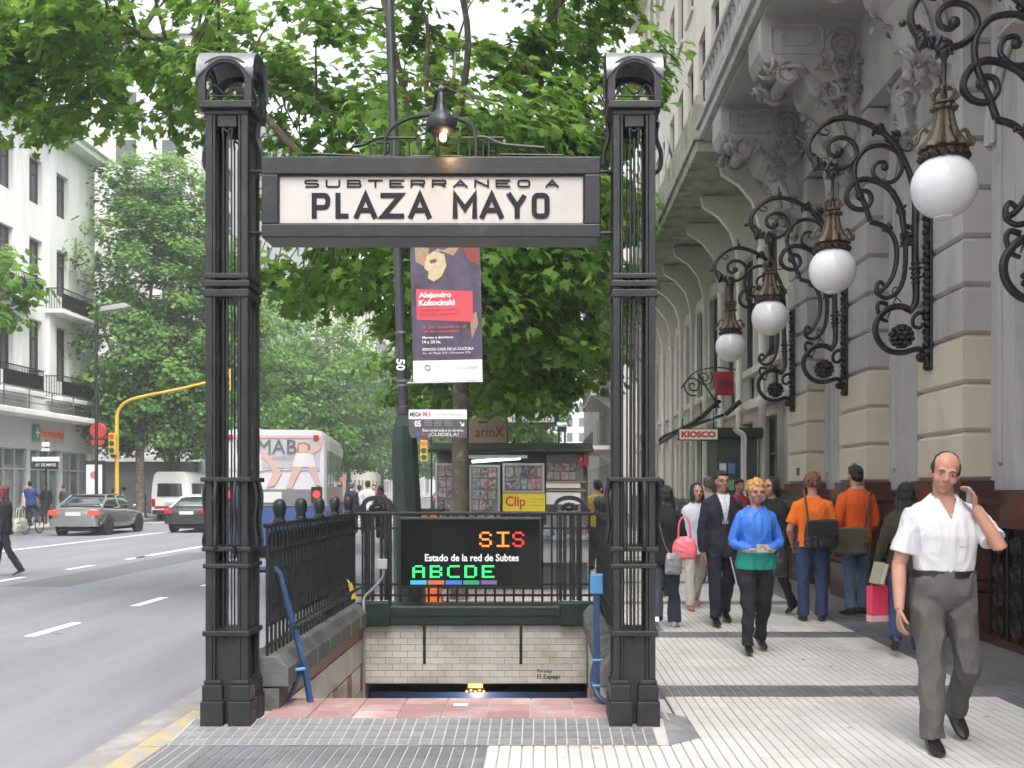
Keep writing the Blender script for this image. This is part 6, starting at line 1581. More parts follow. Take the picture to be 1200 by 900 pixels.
def adp(poly,m_,d):
    mm=MB(); poly=[(x,1.70+(z-.95)*.625) for x,z in poly]; mm.prism(poly,-.02-d,-.015-d,'xz'); part('advert_figure', mm, m_, t, smooth=False)
# large figure: legs, body, arm, head, hair
adp([(-2.05,1.0),(-1.95,1.0),(-1.70,2.0),(-1.95,2.1)],SKIN_AD,.006); adp([(-1.42,1.0),(-1.22,1.05),(-1.05,1.55),(-1.32,2.2),(-1.55,2.45),(-1.62,2.3),(-1.40,2.0),(-1.25,1.55)],SKIN_AD,.008)
adp([(-2.1,1.6),(-1.5,1.62),(-1.55,2.3),(-1.75,2.42),(-2.05,2.42),(-2.2,2.2)],CL_AD,.009); adp([(-1.98,2.35),(-1.75,2.35),(-1.70,2.7),(-1.8,2.86),(-1.95,2.86),(-2.05,2.7)],SKIN_AD,.015)
adp([(-2.1,2.3),(-1.66,2.3),(-1.58,2.45),(-1.60,2.85),(-1.8,3.0),(-2.0,2.98),(-2.12,2.8)],HAIR_AD,.0095)
# small figure with raised arm
adp([(-.95,.95),(-.82,.95),(-.55,1.85),(-.75,1.9)],SKIN_AD,.006); adp([(-.22,1.05),(-.12,1.08),(-.28,1.9),(-.45,1.9)],SKIN_AD,.006); adp([(-.80,1.8),(-.25,1.8),(-.32,2.35),(-.70,2.35)],CL_AD,.008)
adp([(-.35,2.25),(-.12,2.5),(-.06,2.9),(-.13,2.92),(-.22,2.6),(-.45,2.4)],SKIN_AD,.010); adp([(-.65,2.35),(-.45,2.35),(-.42,2.6),(-.52,2.7),(-.64,2.65)],SKIN_AD,.015); adp([(-.70,2.38),(-.37,2.38),(-.38,2.65),(-.5,2.76),(-.66,2.72)],HAIR_AD,.0098)
part('lettering', text_mesh('MAB', width=.92,height=.34,extrude=0,mats=mat('advert_letter',(.10,.09,.10),rough=.5)),None,t,(-1.16,-.040,2.72))
part('lettering', text_mesh('INVIERNO', width=.5,height=.07,extrude=0,mats=GREYP),None,t,(-1.0,-.040,2.45))
for x in (-.22,-BW+.22): m=MB(); m.box(x-.13,x+.13,-.06,.02,1.36,1.74); part('tail_lamp', m, BLACK, t, smooth=False); m=MB(); m.lathe([(.01,-.075),(.085,-.07),(.09,-.06)],12,(x,0,1.56),ax='y'); part('brake_light', m, TAIL_LIT, t)
m=MB(); m.box(-.30,-.18,-.04,.02,2.88,3.0); m.box(-BW+.18,-BW+.30,-.04,.02,2.88,3.0); part('marker_light', m, TAILR, t, smooth=False)
m=MB(); m.ell((-BW+.55,1.0,BH),(.3,.4,.16),14,8); part('roof_vent', m, BUSW, t)
for k in range(6):
    y=.35+k*1.05; m=MB(); m.box(-.01,.012,y,y+.9,1.75,2.65); part('side_window', m, CGLASS, t, smooth=False)
m=MB(); m.box(-.005,.008,.2,BL-.1,1.29,1.72); part('side_panel', m, mat('bus_pink',(.55,.36,.36),rough=.5,var=.3,vs=1.2), t, smooth=False)
for yw in (1.7,5.6):
    for x in (-.16,-BW+.16): wheel(t,x,yw,.46,.28)
m=MB(); m.box(-BW+.05,-.05,-.02,BL,2.92,2.99); part('roof_trim', m, mat('bus_pink_trim',(.5,.3,.3),rough=.5), t, smooth=False)
# ================================================================ PEOPLE
SKIN = mat('skin_light',(.43,.215,.15),rough=.55,var=.16,vs=22,bump=.12,bs=160,sss=.08,col2=(.54,.25,.18),c2s=9,c2lo=.5,c2hi=.75)
SKIN_T = mat('skin_tan',(.37,.185,.12),rough=.5,var=.1,vs=14,bump=.05,bs=120,sss=.08)
EYEW = mat('eye_white',(.6,.58,.56),rough=.2,var=.02); EYED = mat('eye_dark',(.02,.013,.01),rough=.15,var=.1); LIP = mat('lips',(.38,.14,.12),rough=.45,var=.1)
H_BLACK = mat('hair_black',(.010,.008,.008),rough=.45,var=.5,vs=30,bump=.6,bs=60,stretch=(4,4,.6)); H_BROWN = mat('hair_brown',(.045,.024,.014),rough=.5,var=.5,vs=30,bump=.6,bs=60,stretch=(4,4,.6))
H_BLOND = mat('hair_blond',(.50,.27,.07),rough=.5,var=.35,vs=30,bump=.8,bs=70); H_GINGER = mat('hair_ginger',(.16,.065,.03),rough=.55,var=.5,vs=30,bump=.8,bs=70); H_RED = mat('hair_dark_red',(.09,.010,.018),rough=.4,var=.4,vs=30,bump=.6,bs=60,stretch=(4,4,.6))
GARM={}
def open_neck(me, zv, ztop, H):
    """cut the open V of a collar out of a garment, and its closed top"""
    bm=bmesh.new(); bm.from_mesh(me); kill=[]
    for f in bm.faces:
        c=f.calc_center_median()
        if c.y<.0 and c.z>zv and abs(c.x)<(c.z-zv)*.42: kill.append(f)
    bmesh.ops.delete(bm,geom=kill,context='FACES'); bm.to_mesh(me); bm.free()
def peel(owner, src, pred, name, m_, off=.003):
    """a panel of cloth laid on a garment: the faces where pred(centre) holds, lifted off by a few millimetres"""
    bm=bmesh.new(); bm.from_mesh(src.data); bm.normal_update(); kill=[f for f in bm.faces if not pred(f.calc_center_median(),f.normal)]
    bmesh.ops.delete(bm,geom=kill,context='FACES')
    for v in bm.verts: v.co+=v.normal*off
    me=bpy.data.meshes.new(name); bm.to_mesh(me); bm.free(); me.materials.clear(); me.materials.append(m_)
    return part(name, me, None, owner)
def fab(name,c,rough=.85,var=.12,bump=.25,bs=180,**k): return mat(name,c,rough=rough,var=var,vs=7,bump=bump,bs=bs,spec=.25,**k)
def solidify(mb, voxel, smooth, name, mats, wr=0.0, wf=9.0, wz=1.0, seed=0):
    """fuse overlapping volumes into one continuous skin (voxel remesh), relax it, fold it a little"""
    me0 = bpy.data.meshes.new('tmp'); me0.from_pydata(mb.v,[],mb.f)
    bm=bmesh.new(); bm.from_mesh(me0); bmesh.ops.recalc_face_normals(bm,faces=bm.faces); bm.to_mesh(me0); bm.free()
    o=bpy.data.objects.new('tmp',me0)
    a=o.modifiers.new('r','REMESH'); a.mode='VOXEL'; a.voxel_size=voxel; a.adaptivity=0
    if smooth: b_=o.modifiers.new('s','SMOOTH'); b_.factor=.5; b_.iterations=smooth
    me=baked(o); me.name=name; bpy.data.meshes.remove(me0)
    if wr:
        n=len(me.vertices); co=np.empty(n*3,np.float32); me.vertices.foreach_get('co',co); no=np.empty(n*3,np.float32); me.vertices.foreach_get('normal',no)
        co=co.reshape(-1,3); no=no.reshape(-1,3); d=np.empty(n,np.float32)
        for i in range(n):
            x,y,z=co[i]; v=mnoise.noise((x*wf+seed,y*wf,z*wf*wz)); v=1-2*abs(v); d[i]=(v-.5)*wr+mnoise.noise((x*3+seed,y*3,z*3))*wr*.8
        co+=no*d[:,None]; me.vertices.foreach_set('co',co.ravel())
    me.materials.clear(); me.materials.append(mats)
    me.polygons.foreach_set('use_smooth',[True]*len(me.polygons)); me.update()
    return me
def sring(z,rx,ry,yo=0.0,n=20,e=2.4,xo=0.0):
    o=[]
    for j in range(n):
        a=2*PI*j/n; c,s=math.cos(a),math.sin(a)
        o.append((xo+rx*math.copysign(abs(c)**(2/e),c), yo+ry*math.copysign(abs(s)**(2/e),s), z))
    return o
TORSO=[(.46,.080,.062,.004),(.50,.090,.068,.006),(.55,.087,.064,.003),(.60,.080,.057,0),(.66,.084,.060,-.002),(.72,.094,.066,-.002),(.765,.099,.063,.002),(.795,.088,.054,.005),(.818,.066,.044,.006),(.836,.046,.038,.005),(.850,.037,.034,.004)]
def hand(mb, W, D, N, thumb, s, curl=(25,35,25), spread=.1, tcurl=.3):
    D=Vector(D).normalized(); N=Vector(N); N=(N-D*N.dot(D)).normalized(); T=D.cross(N).normalized()
    if T.dot(Vector(thumb))<0: T=-T
    W=Vector(W)
    M=Matrix((T,N,D)).transposed()
    mb.ell(W+D*.048*s,(.038*s,.015*s,.052*s),12,8,M); mb.ell(W+D*.015*s,(.027*s,.017*s,.03*s),10,6,M)
    for (t0,L_,r0) in ((.030,.074,.0086),(.010,.083,.009),(-.011,.077,.0086),(-.030,.060,.0076)):
        p=W+(D*.085+T*t0)*s; d=(D+T*(t0/.03)*spread).normalized(); pts=[p-d*.02*s,p]; ang=0
        for c_,f in zip(curl,(.45,.32,.23)):
            ang+=R(c_); dd=d*math.cos(ang)+N*math.sin(ang); p=p+dd*L_*f*s; pts.append(p)
        mb.tube(pts,[r0*s,r0*1.05*s,r0*s,r0*.92*s,r0*.75*s],7)
    p=W+(D*.022+T*.026)*s; d=(D*.62+T*.75).normalized(); pts=[p]; 
    p=p+d*.036*s; pts.append(p); d=(D*.85+T*.35+N*tcurl).normalized(); p=p+d*.03*s; pts.append(p); d=(d+N*tcurl).normalized(); p=p+d*.026*s; pts.append(p)
    mb.tube(pts,[.013*s,.0115*s,.0105*s,.008*s],7)
def dirv(p,out): return Vector((out,-math.sin(R(p)),-math.cos(R(p))))
HANG=(.022,.012,-.172,.034,-.030,-.318)
def person(label, loc, rz, H, top_m, leg_m, hair_m, hair='short', female=False, skin=SKIN, legs=((12,6),(-14,14)), arms=(HANG,HANG), hands=None, sleeve='long', hem=.47,
           fat=1.0, head=(0,0,0), voxel=.009, shoe_m=None, jacket=None, flare=1.0, tuck=False, belt=None, collar=None, glasses=False, lean=0.0, seed=0, group=None, hidden_face=False, legw=1.0, seat=None, shouldw=1.0, vneck=0):
    t=thing('person', label, 'person', loc, rz, group)
    s=H/1.75; fx=(.90 if female else 1.0)*shouldw; hx=1.05 if female else 1.0
    # ---- joints (person faces -y, own left is +x)
    J={}; zmin=9
    for i,sd in ((0,-1),(1,1)):
        p,fl=legs[i][0],legs[i][1]; o_=legs[i][2] if len(legs[i])>2 else .02
        hip=Vector((sd*.053*H,0,.515*H)); d1=dirv(p,sd*o_).normalized(); knee=hip+d1*.245*H; d2=dirv(p-fl,sd*o_*.5).normalized(); ank=knee+d2*.228*H
        J['hip%d'%i],J['knee%d'%i],J['ank%d'%i]=hip,knee,ank
        fp=(p-fl)*.75; J['fp%d'%i]=fp
        toe_drop=.11*H*math.sin(R(max(0,-fp))); zmin=min(zmin,ank.z-.042*H-toe_drop)
    up=Vector((0,0,-zmin))
    for k in list(J):
        if not k.startswith('fp'): J[k]=J[k]+up
    oz=up.z
    def TP(z): return z*H+oz
    Ln=Matrix.Rotation(R(lean),4,'X')     # forward lean of the trunk about the pelvis
    piv=Vector((0,0,TP(.52)))
    def tl(v): v=Vector(v); return piv+(Ln@(v-piv)) if lean else v
    shl=[tl((sd*.101*H*fx,.004*H,TP(.786))) for sd in (-1,1)]
    elb,wri=[],[]
    for i,sd in ((0,-1),(1,1)):
        a=arms[i]; elb.append(shl[i]+Vector((sd*a[0],a[1],a[2]))*H); wri.append(shl[i]+Vector((sd*a[3],a[4],a[5]))*H)
    # ---- body: head, neck, trunk, arms, hands in one skin
    mb=MB()
    rings=[[tl(p) for p in sring(TP(z),rx*H*fx*.93*fat,ry*H*.93*fat,yo*H)] for z,rx,ry,yo in TORSO[3:]]; mb.loft(rings)
    hc=tl((0,-.014*H,TP(.934))); hs=.136*H/.230
    HM=Matrix.Rotation(R(head[2]),3,'Z')@Matrix.Rotation(R(head[0]),3,'X')@Matrix.Rotation(R(head[1]),3,'Y')
    def hp(x,y,z): return hc+HM@(Vector((x,y,z))*hs)
    nb=tl((0,.006*H,TP(.835))); mb.tube([nb-Vector((0,0,.03*H)),nb.lerp(hp(0,.02,-.07),.5),hp(0,.02,-.06)],[.040*H*(.86 if female else 1),.033*H*(.86 if female else 1),.033*H*(.86 if female else 1)],14)
    for sx in (-1,1): mb.tube([nb+Vector((sx*.012*H,.006*H,.012*H)),nb+Vector((sx*.045*H*fx,.004*H,-.022*H)),shl[0 if sx<0 else 1]],[.022*H,.024*H,.026*H],10)
    def he(c,r,nu=14,nv=9): mb.ell(hp(*c),tuple(q*hs for q in r),nu,nv,HM)
    he((0,.012,.035),(.075,.093,.082),18,12); he((0,-.012,-.02),(.064,.077,.082),18,12); he((0,-.025,-.072),(.047,.055,.045)); he((0,-.062,-.094),(.022,.020,.018))
    for sx in (-1,1):
        he((sx*.030,-.078,.024),(.028,.012,.009)); he((sx*.038,-.058,-.032),(.024,.022,.024)); he((sx*.076,.006,-.008),(.011,.019,.031)); he((sx*.010,-.097,-.030),(.009,.010,.008),8,6)
    mb.tube([hp(0,-.084,.018),hp(0,-.098,-.008),hp(0,-.109,-.027)],[.008*hs,.010*hs,.012*hs],8); he((0,-.106,-.030),(.011,.012,.010),8,6)
    he((0,-.078,-.064),(.026,.012,.012),10,6)
    for i in (0,1):
        c=catmull([shl[i],elb[i],wri[i]],5); r=[.030*H,.030*H,.029*H,.027*H,.026*H,.0245*H,.025*H,.024*H,.021*H,.0175*H,.0155*H]; r=[q*(.86 if female else 1) for q in r]
        mb.tube([shl[i],shl[i].lerp(elb[i],.4),elb[i].lerp(shl[i],.12),elb[i],elb[i].lerp(wri[i],.3),elb[i].lerp(wri[i],.75),wri[i]],[q*H*(.86 if female else 1) for q in (.029,.028,.0245,.024,.0245,.019,.0155)],12)
        hd=(hands or (None,None))[i]; sd=-1 if i==0 else 1
        if hd is None:
            D=(wri[i]-elb[i]).normalized(); D=(D+Vector((0,0,-.8))).normalized(); hand(mb,wri[i],D,(-sd,.15,0),(0,-1,0),s*(.92 if female else 1),(18,28,22))
        else: hand(mb,wri[i],hd[0],hd[1],hd[2],s*(.92 if female else 1),hd[3] if len(hd)>3 else (30,40,30))
    part('body', solidify(mb,voxel if voxel<.0065 else (.0085 if voxel<.013 else .012),3,'body',skin), None, t)
    # ---- face details
    if not hidden_face:
        for sx in (-1,1):
            m=MB(); m.ell(hp(sx*.030,-.0745,.004),(.0135*hs,.009*hs,.0052*hs),10,7,HM); e=part('eye', m, EYEW, t)
            m=MB(); m.ell(hp(sx*.030,-.0805,.0035),(.0060*hs,.004*hs,.0050*hs),9,6,HM); part('iris', m, EYED, e)
            m=MB(); m.tube([hp(sx*.014,-.0885,.019),hp(sx*.030,-.0900,.0255),hp(sx*.049,-.0800,.020)],[.0030*hs,.0042*hs,.0022*hs],6); part('eyebrow', m, hair_m, t)
            m=MB(); m.tube([hp(sx*.017,-.0815,.010),hp(sx*.030,-.0850,.0125),hp(sx*.044,-.0790,.0085)],[.0035*hs,.0050*hs,.0032*hs],6); part('eyelid', m, skin, t)
        m=MB(); m.tube([hp(-.023,-.083,-.0655),hp(-.010,-.0895,-.062),hp(0,-.0905,-.0635),hp(.010,-.0895,-.062),hp(.023,-.083,-.0655)],[.002*hs,.0042*hs,.0045*hs,.0042*hs,.002*hs],6); m.tube([hp(-.018,-.084,-.069),hp(0,-.0895,-.0725),hp(.018,-.084,-.069)],[.002*hs,.0052*hs,.002*hs],6); part('mouth', m, LIP, t)
        if glasses:
            m=MB()
            for sx in (-1,1):
                m.tube([hp(sx*.031+.019*math.cos(a),-.096,.004+.0145*math.sin(a)) for a in np.linspace(0,2*PI,15)],.0022*hs,5); m.tube([hp(sx*.050,-.094,.008),hp(sx*.076,-.01,.01)],.002*hs,5)
            m.tube([hp(-.012,-.097,.006),hp(.012,-.097,.006)],.002*hs,5); part('glasses', m, BLACK, t)
    # ---- hair
    hb=MB(); rg=random.Random(seed+9)
    def hh(c,r,nu=16,nv=10): hb.ell(hp(*c),tuple(q*hs for q in r),nu,nv,HM)
    vox=.007; wr=.004
    if hair=='short': hh((0,.024,.046),(.083,.096,.082)); hh((0,.055,-.005),(.076,.062,.07)); hh((0,-.035,.085),(.06,.05,.036))
    elif hair=='receding': hh((0,.040,.018),(.0805,.080,.074)); hh((0,.03,.062),(.071,.072,.058)); [hh((sx*.067,.0,.025),(.014,.03,.045)) for sx in (-1,1)]
    elif hair=='curly':
        for k in range(120):
            a,b_=rg.uniform(0,2*PI),math.acos(rg.uniform(-.45,1)); d=Vector((math.sin(b_)*math.cos(a),math.sin(b_)*math.sin(a),math.cos(b_)))
            if d.y<-.55 and d.z<.35: continue
            hh((d.x*.082,.022+d.y*.096,.035+d.z*.092),(rg.uniform(.016,.026),)*3,7,5)
        hh((0,.028,.042),(.083,.094,.085)); wr=.009
    elif hair in ('long','bob','tail','bun'):
        hh((0,.026,.044),(.086,.098,.086)); hh((0,.058,-.01),(.080,.064,.085))
        for sx in (-1,1): hh((sx*.066,.012,-.02),(.026,.055,.085))
        if hair=='bob':
            for sx in (-1,1): hh((sx*.070,-.005,-.06),(.030,.050,.075))
            hh((0,.06,-.07),(.075,.05,.07))
        if hair=='long':
            hb.tube([hp(0,.05,-.02),hp(0,.075,-.12),hp(.01,.085,-.24),hp(0,.08,-.32)],[.075*hs,.085*hs,.075*hs,.035*hs],14,flat=.55)
            for sx in (-1,1): hb.tube([hp(sx*.068,.01,-.02),hp(sx*.083,.02,-.10),hp(sx*.085,.03,-.2)],[.035*hs,.036*hs,.018*hs],9)
        if hair=='tail': hb.tube([hp(0,.09,.02),hp(0,.125,-.03),hp(0,.12,-.12),hp(0,.10,-.2)],[.03*hs,.045*hs,.045*hs,.018*hs],10)
        if hair=='bun': hh((0,.115,.02),(.045,.04,.045))
    part('hair', solidify(hb,vox,2,'hair',hair_m,wr,40,.25,seed), None, t)
    # ---- top garment
    def torso_rings(off, z0, z1, fat_=1.0, flare_=0):
        rs=[]
        zs=[z for z in np.linspace(z0,.79,9)]+[.805,.818,.830,.842]
        for z in zs:
            for (a,b_) in zip(TORSO[:-1],TORSO[1:]):
                if a[0]<=z<=b_[0]+1e-6:
                    k=(z-a[0])/(b_[0]-a[0]); rx=a[1]+(b_[1]-a[1])*k; ry=a[2]+(b_[2]-a[2])*k; yo=a[3]+(b_[3]-a[3])*k; break
            else: rx,ry,yo=TORSO[0][1:]
            q=hx if z<.56 else 1.0; w_=fx if z>.6 else 1.0
            bel=1+.0*z
            rs.append([tl(p) for p in sring(TP(z),(rx*H*q*w_*fat_+off),(ry*H*fat_+off*1.1),yo*H)])
        return rs
    offt=.016 if not jacket else .026
    mb=MB(); mb.loft(torso_rings(offt,hem,.845,fat))
    for i in (0,1):
        fr=.58 if sleeve=='short' else 2
        k=(.84 if female else 1)*(1.12 if jacket else 1.0)
        if sleeve=='short':
            e=shl[i].lerp(elb[i],.74); sh2=shl[i]
            mb.tube([shl[i]+(Vector((0,0,TP(.80)))-shl[i])*.45,sh2,shl[i].lerp(elb[i],.35),e],[.036*H*k,.0375*H*k,.038*H*k,.0415*H*k],14)
        elif sleeve=='long':
            wr_=elb[i].lerp(wri[i],.95)
            mb.tube([shl[i]+(Vector((0,0,TP(.80)))-shl[i])*.45,shl[i],shl[i].lerp(elb[i],.5),elb[i].lerp(shl[i],.1),elb[i].lerp(wri[i],.12),elb[i].lerp(wri[i],.5),wr_],[q*H*k for q in (.034,.036,.034,.032,.032,.0275,.0225)],14)
    for sx in (-1,1): mb.tube([tl((sx*.022*H,.010*H,TP(.838))),tl((sx*.055*H*fx,.008*H,TP(.808))),shl[0 if sx<0 else 1]+Vector((0,0,.004*H))],[.024*H+offt*.5,.026*H+offt*.5,.028*H+offt*.3],10)
    nm={'jacket':'jacket'}.get(jacket,'shirt') if jacket else 'shirt'
    gm=solidify(mb,voxel,3,nm,top_m,.008 if not jacket else .007,14,.55,seed)
    if vneck: open_neck(gm,TP(vneck),TP(.834),H)
    GARM[t.name]=part(nm, gm, None, t)
    # ---- trousers
    mb=MB(); zt=.60 if tuck else .575
    rs=[]
    for z,kx,ky in ((.468,.070,.046),(.49,.088,.060),(.52,.096,.068),(.56,.092,.066),(zt,.086,.0615)):
        fz=1+(fat-1)*(.6+(.7*(z-.49)/.1 if tuck else 0)); rs.append(sring(TP(z),kx*H*hx*legw**.5*(1.02 if tuck else .97)*fz,ky*H*(1.04 if tuck else 1)*fz,.004*H))
    mb.loft(rs)
    for i,sd in ((0,-1),(1,1)):
        hip,knee,ank=J['hip%d'%i],J['knee%d'%i],J['ank%d'%i]; e=knee.lerp(ank,1.02)
        q=legw
        mb.tube([hip+Vector((0,0,.02*H)),hip.lerp(knee,.25),hip.lerp(knee,.65),knee,knee.lerp(ank,.35),knee.lerp(ank,.8),e],[.053*H*q,.053*H*q,.0455*H*q,.0385*H*q,.036*H*q*flare,.034*H*q*flare,.036*H*q*flare],16)
    part('trousers', solidify(mb,voxel,3,'trousers',leg_m,.014,12,.5,seed+5), None, t)
    if belt:
        m=MB(); rs=[]
        for z in (zt-.020,zt+.002): rs.append(sring(TP(z),.0885*H*hx*legw**.5*1.02*(1+1.2*(fat-1))+.006,.0635*H*1.04*(1+1.2*(fat-1))+.006,.004*H,28))
        m.loft(rs); b_=part('belt', m, belt, t); m=MB(); yb_=-.0635*H*1.04*(1+1.2*(fat-1))+.004*H; m.box(-.022,.022,yb_-.009,yb_+.01,TP(zt-.02),TP(zt+.006)); part('buckle', m, ZINC, b_, smooth=False, bev=.004)
    # ---- shoes
    sm=shoe_m or BLACK
    for i,sd in ((0,-1),(1,1)):
        ank=J['ank%d'%i]; fp=R(max(-70,min(25,J['fp%d'%i]))); M=Matrix.Rotation(sd*R(7),3,'Z')@Matrix.Rotation(-fp if fp<0 else -fp*.5,3,'X')
        k=s*(.9 if female else 1.02); m=MB(); rings=[]
        for y,w_,h_,z0 in ((.075,.026,.05,0),(.06,.036,.085,0),(.02,.040,.088,0),(-.03,.042,.075,.0),(-.09,.047,.052,0),(-.14,.044,.040,.0),(-.175,.030,.028,.004),(-.19,.014,.018,.006)):
            ring=[]
            for j in range(12):
                a=2*PI*j/12; ring.append(Vector((w_*math.cos(a),y,z0+h_/2+h_/2*math.copysign(abs(math.sin(a))**.6,math.sin(a)))))
            rings.append([ank+M@((v+Vector((0,0,-.075)))*k) for v in ring])
        m.loft(rings); part('shoe', m, sm, t)
    t['_']=0; del t['_']
    info={'hp':hp,'hs':hs,'wri':wri,'elb':elb,'shl':shl,'TP':TP,'J':J,'s':s,'H':H}
    INFO[t.name]=info
    # ---- collar / tie / lapels
    if collar:
        m=MB(); c0=tl((0,.004*H,TP(.836)))
        for sx in (-1,1):
            m.add([c0+Vector((sx*.002,.040*H,.030*H)),c0+Vector((sx*.038*H,.018*H,.028*H)),c0+Vector((sx*.042*H,-.014*H,.020*H)),c0+Vector((sx*.024*H,-.046*H,-.014*H)),c0+Vector((sx*.048*H,-.050*H,-.030*H)),c0+Vector((sx*.062*H,-.016*H,-.006*H)),c0+Vector((sx*.058*H,.026*H,.006*H)),c0+Vector((sx*.002,.054*H,.004*H))],[(0,1,6,7),(1,2,5,6),(2,3,4,5)])
        o=part('collar', m, collar, t); sd_=o.modifiers.new('thick','SOLIDIFY'); sd_.thickness=.006
    return t
INFO={}
def P3(px,Y): return ((px-PX0)/F*Y, Y, 0)
WSHIRT=fab('white_cotton',(.62,.61,.63),bump=.15); GTROUS=fab('grey_cotton_twill',(.105,.10,.095)); LEATH=mat('black_leather',(.015,.013,.012),rough=.35,var=.3,vs=20,bump=.2,bs=120)
# the man on the phone
pm=person('man in white short-sleeved shirt and grey trousers walking with a phone at his ear', P3(1106,6.02), R(-4), 1.80, WSHIRT, GTROUS, H_BROWN, 'receding', skin=SKIN,
   legs=((9,5,.0),(4,46,.085)), arms=((.045,.010,-.170,.062,-.055,-.315),(.045,-.115,-.105,-.022,-.078,.030)), hands=(None,((-.18,.25,1),(-1,.1,-.1),(0,-1,.3),(25,40,30))),
   sleeve='short', hem=.600, tuck=True, vneck=.775, belt=LEATH, collar=WSHIRT, head=(11,9,-12), voxel=.0062, shoe_m=LEATH, fat=1.10, seed=1, flare=1.08, legw=1.06)
I=INFO[pm.name]
ph=MB(); W=I['wri'][1]; a=W+Vector((-.012,-.02,.10)); ph.cbox((0,0,0),(.016,.045,.10))
po_=thing('mobile_phone','small silver phone held against the ear of the man in the white shirt','phone',(0,0,0))
po_.parent=None; M_=pm.matrix_basis; po_.location=M_@(W+Vector((-.036,.012,.075))); po_.rotation_euler=(R(20),R(-10),0)
part('case', ph, mat('phone_silver',(.35,.36,.38),rough=.3,metal=.4), po_, smooth=False, bev=.006); m=MB(); m.box(.008,.010,-.015,.015,-.01,.04); part('screen', m, BLACK, po_, smooth=False)
m=MB(); e,w_=I['elb'][1],I['wri'][1]; m.tube([w_.lerp(e,.10),w_.lerp(e,.16)],.0225*I['s']*1.1,14); wt=part('watch', m, ZINC, pm)
TPm=I['TP']
peel(pm,GARM[pm.name],lambda c,n: c.y<-.03 and .045<c.x<.128 and TPm(.685)<c.z<TPm(.735),'pocket',WSHIRT,.004)
peel(pm,GARM[pm.name],lambda c,n: c.y<-.03 and abs(c.x-.004)<.019 and TPm(.595)<c.z<TPm(.78),'placket',WSHIRT,.004)
# button placket
m=MB()
for k in range(6): m.ell((.004,-.1275-.004*(k in (1,2)),I['TP'](.62+.034*k)),(.006,.004,.006),8,5)
part('button', m, mat('shirt_button',(.6,.6,.58),rough=.3), pm)
# woman in the blue jacket
BLUEJ=fab('blue_nylon',(.045,.17,.60),rough=.45,bump=.15); GREENJ=fab('teal_nylon',(.02,.30,.24),rough=.45); BLKT=fab('black_trousers',(.022,.022,.027)); 
bj=person('woman with short blond curls in a bright blue and green windbreaker holding a wallet', P3(886,9.4), R(3), 1.63, BLUEJ, BLKT, H_BLOND,'curly',True,SKIN,legs=((8,4),(-10,12)),
   arms=((.055,.0,-.150,-.035,-.110,-.185),(.055,.0,-.150,-.045,-.115,-.185)), hands=(((.6,-.6,.1),(0,-.3,1),(0,.2,1),(20,30,20)),((-.6,-.6,.1),(0,-.3,1),(0,.2,1),(20,30,20))), jacket='jacket',hem=.485,glasses=True,fat=1.08,collar=BLUEJ,shoe_m=LEATH,legw=1.1,seed=2)
I=INFO[bj.name]; TPb=I['TP']
peel(bj,GARM[bj.name],lambda c,n: c.z<TPb(.585) and abs(c.x)<.20,'hem_panel',GREENJ,.004)
peel(bj,GARM[bj.name],lambda c,n: TPb(.585)<=c.z<TPb(.603) and abs(c.x)<.17,'chest_stripe',fab('pale_stripe',(.5,.42,.38)),.004)
def mats_world(o,v): return o.matrix_basis@Vector(v)
c=(I['wri'][0]+I['wri'][1])/2+Vector((.0,-.07,.015))
wl_=thing('wallet','small pale green wallet held in both hands by the blond woman','wallet',mats_world(bj,c),R(8)); m=MB(); m.cbox((0,0,0),(.12,.02,.085)); part('cover', m, mat('wallet_green',(.22,.33,.30),rough=.5), wl_, smooth=False, bev=.006); m=MB(); m.box(-.05,.055,-.014,-.010,-.03,.03); part('pocket', m, mat('wallet_print',(.45,.45,.40),rough=.5,var=.4,vs=60), wl_, smooth=False)
def bag(name,label,cat,loc,rz,w_,h_,d_,m_,taper_=.85,handle=None,strap=None,sm=None,flap=None):
    """soft bag: rounded body that sags, with handle loop or shoulder strap; loc is the bottom centre"""
    t=thing(name,label,cat,loc,rz); mb=MB(); rs=[]
    for z,k,kd in ((0,.86,.7),(.06,1.0,1.0),(.4,1.02,1.05),(.75,.95,.85),(1.0,taper_,.35)): rs.append(sring(z*h_,w_/2*k,d_/2*kd,0,18,3.2))
    mb.loft(rs); part('body', solidify(mb,.010,2,'body',m_,.008,14,1,7), None, t)
    if handle:
        for y in (-d_*.2,d_*.2):
            m=MB(); m.tube(catmull([(-w_*.25,y,h_*.9),(-w_*.2,y,h_+handle*.7),(0,y,h_+handle),(w_*.2,y,h_+handle*.7),(w_*.25,y,h_*.9)],4),.010,6); part('handle', m, sm or m_, t)
    if strap:
        m=MB(); m.tube(catmull([Vector(p)-Vector(loc) for p in strap],5),.014,6,flat=.35); part('strap', m, sm or m_, t)
    if flap:
        m=MB(); m.box(-w_*.46,w_*.46,-d_*.56,-d_*.50,h_*.45,h_*.95); part('flap', m, flap, t, smooth=False, bev=.01)
    return t
BLKB=mat('black_bag_leather',(.018,.018,.020),rough=.4,var=.3,vs=12,bump=.25,bs=50)
c=mats_world(bj,(.19,-.02,I['TP'](.44)))
bag('shoulder_bag','black shoulder bag with pale print hanging at the hip of the blond woman','bag',tuple(c),0,.20,.26,.10,mat('black_print_bag',(.02,.02,.022),rough=.35,var=.4,vs=10,col2=(.4,.4,.42),c2s=14,c2lo=.66,c2hi=.68),.8,None,[tuple(c+Vector((-.04,0,.24))),tuple(c+Vector((-.07,-.10,.45))),tuple(mats_world(bj,(.10,-.075,I['TP'](.80)))),tuple(mats_world(bj,(.09,.03,I['TP'](.845)))),tuple(c+Vector((.0,.10,.45))),tuple(c+Vector((.04,0,.24)))],BLKB)
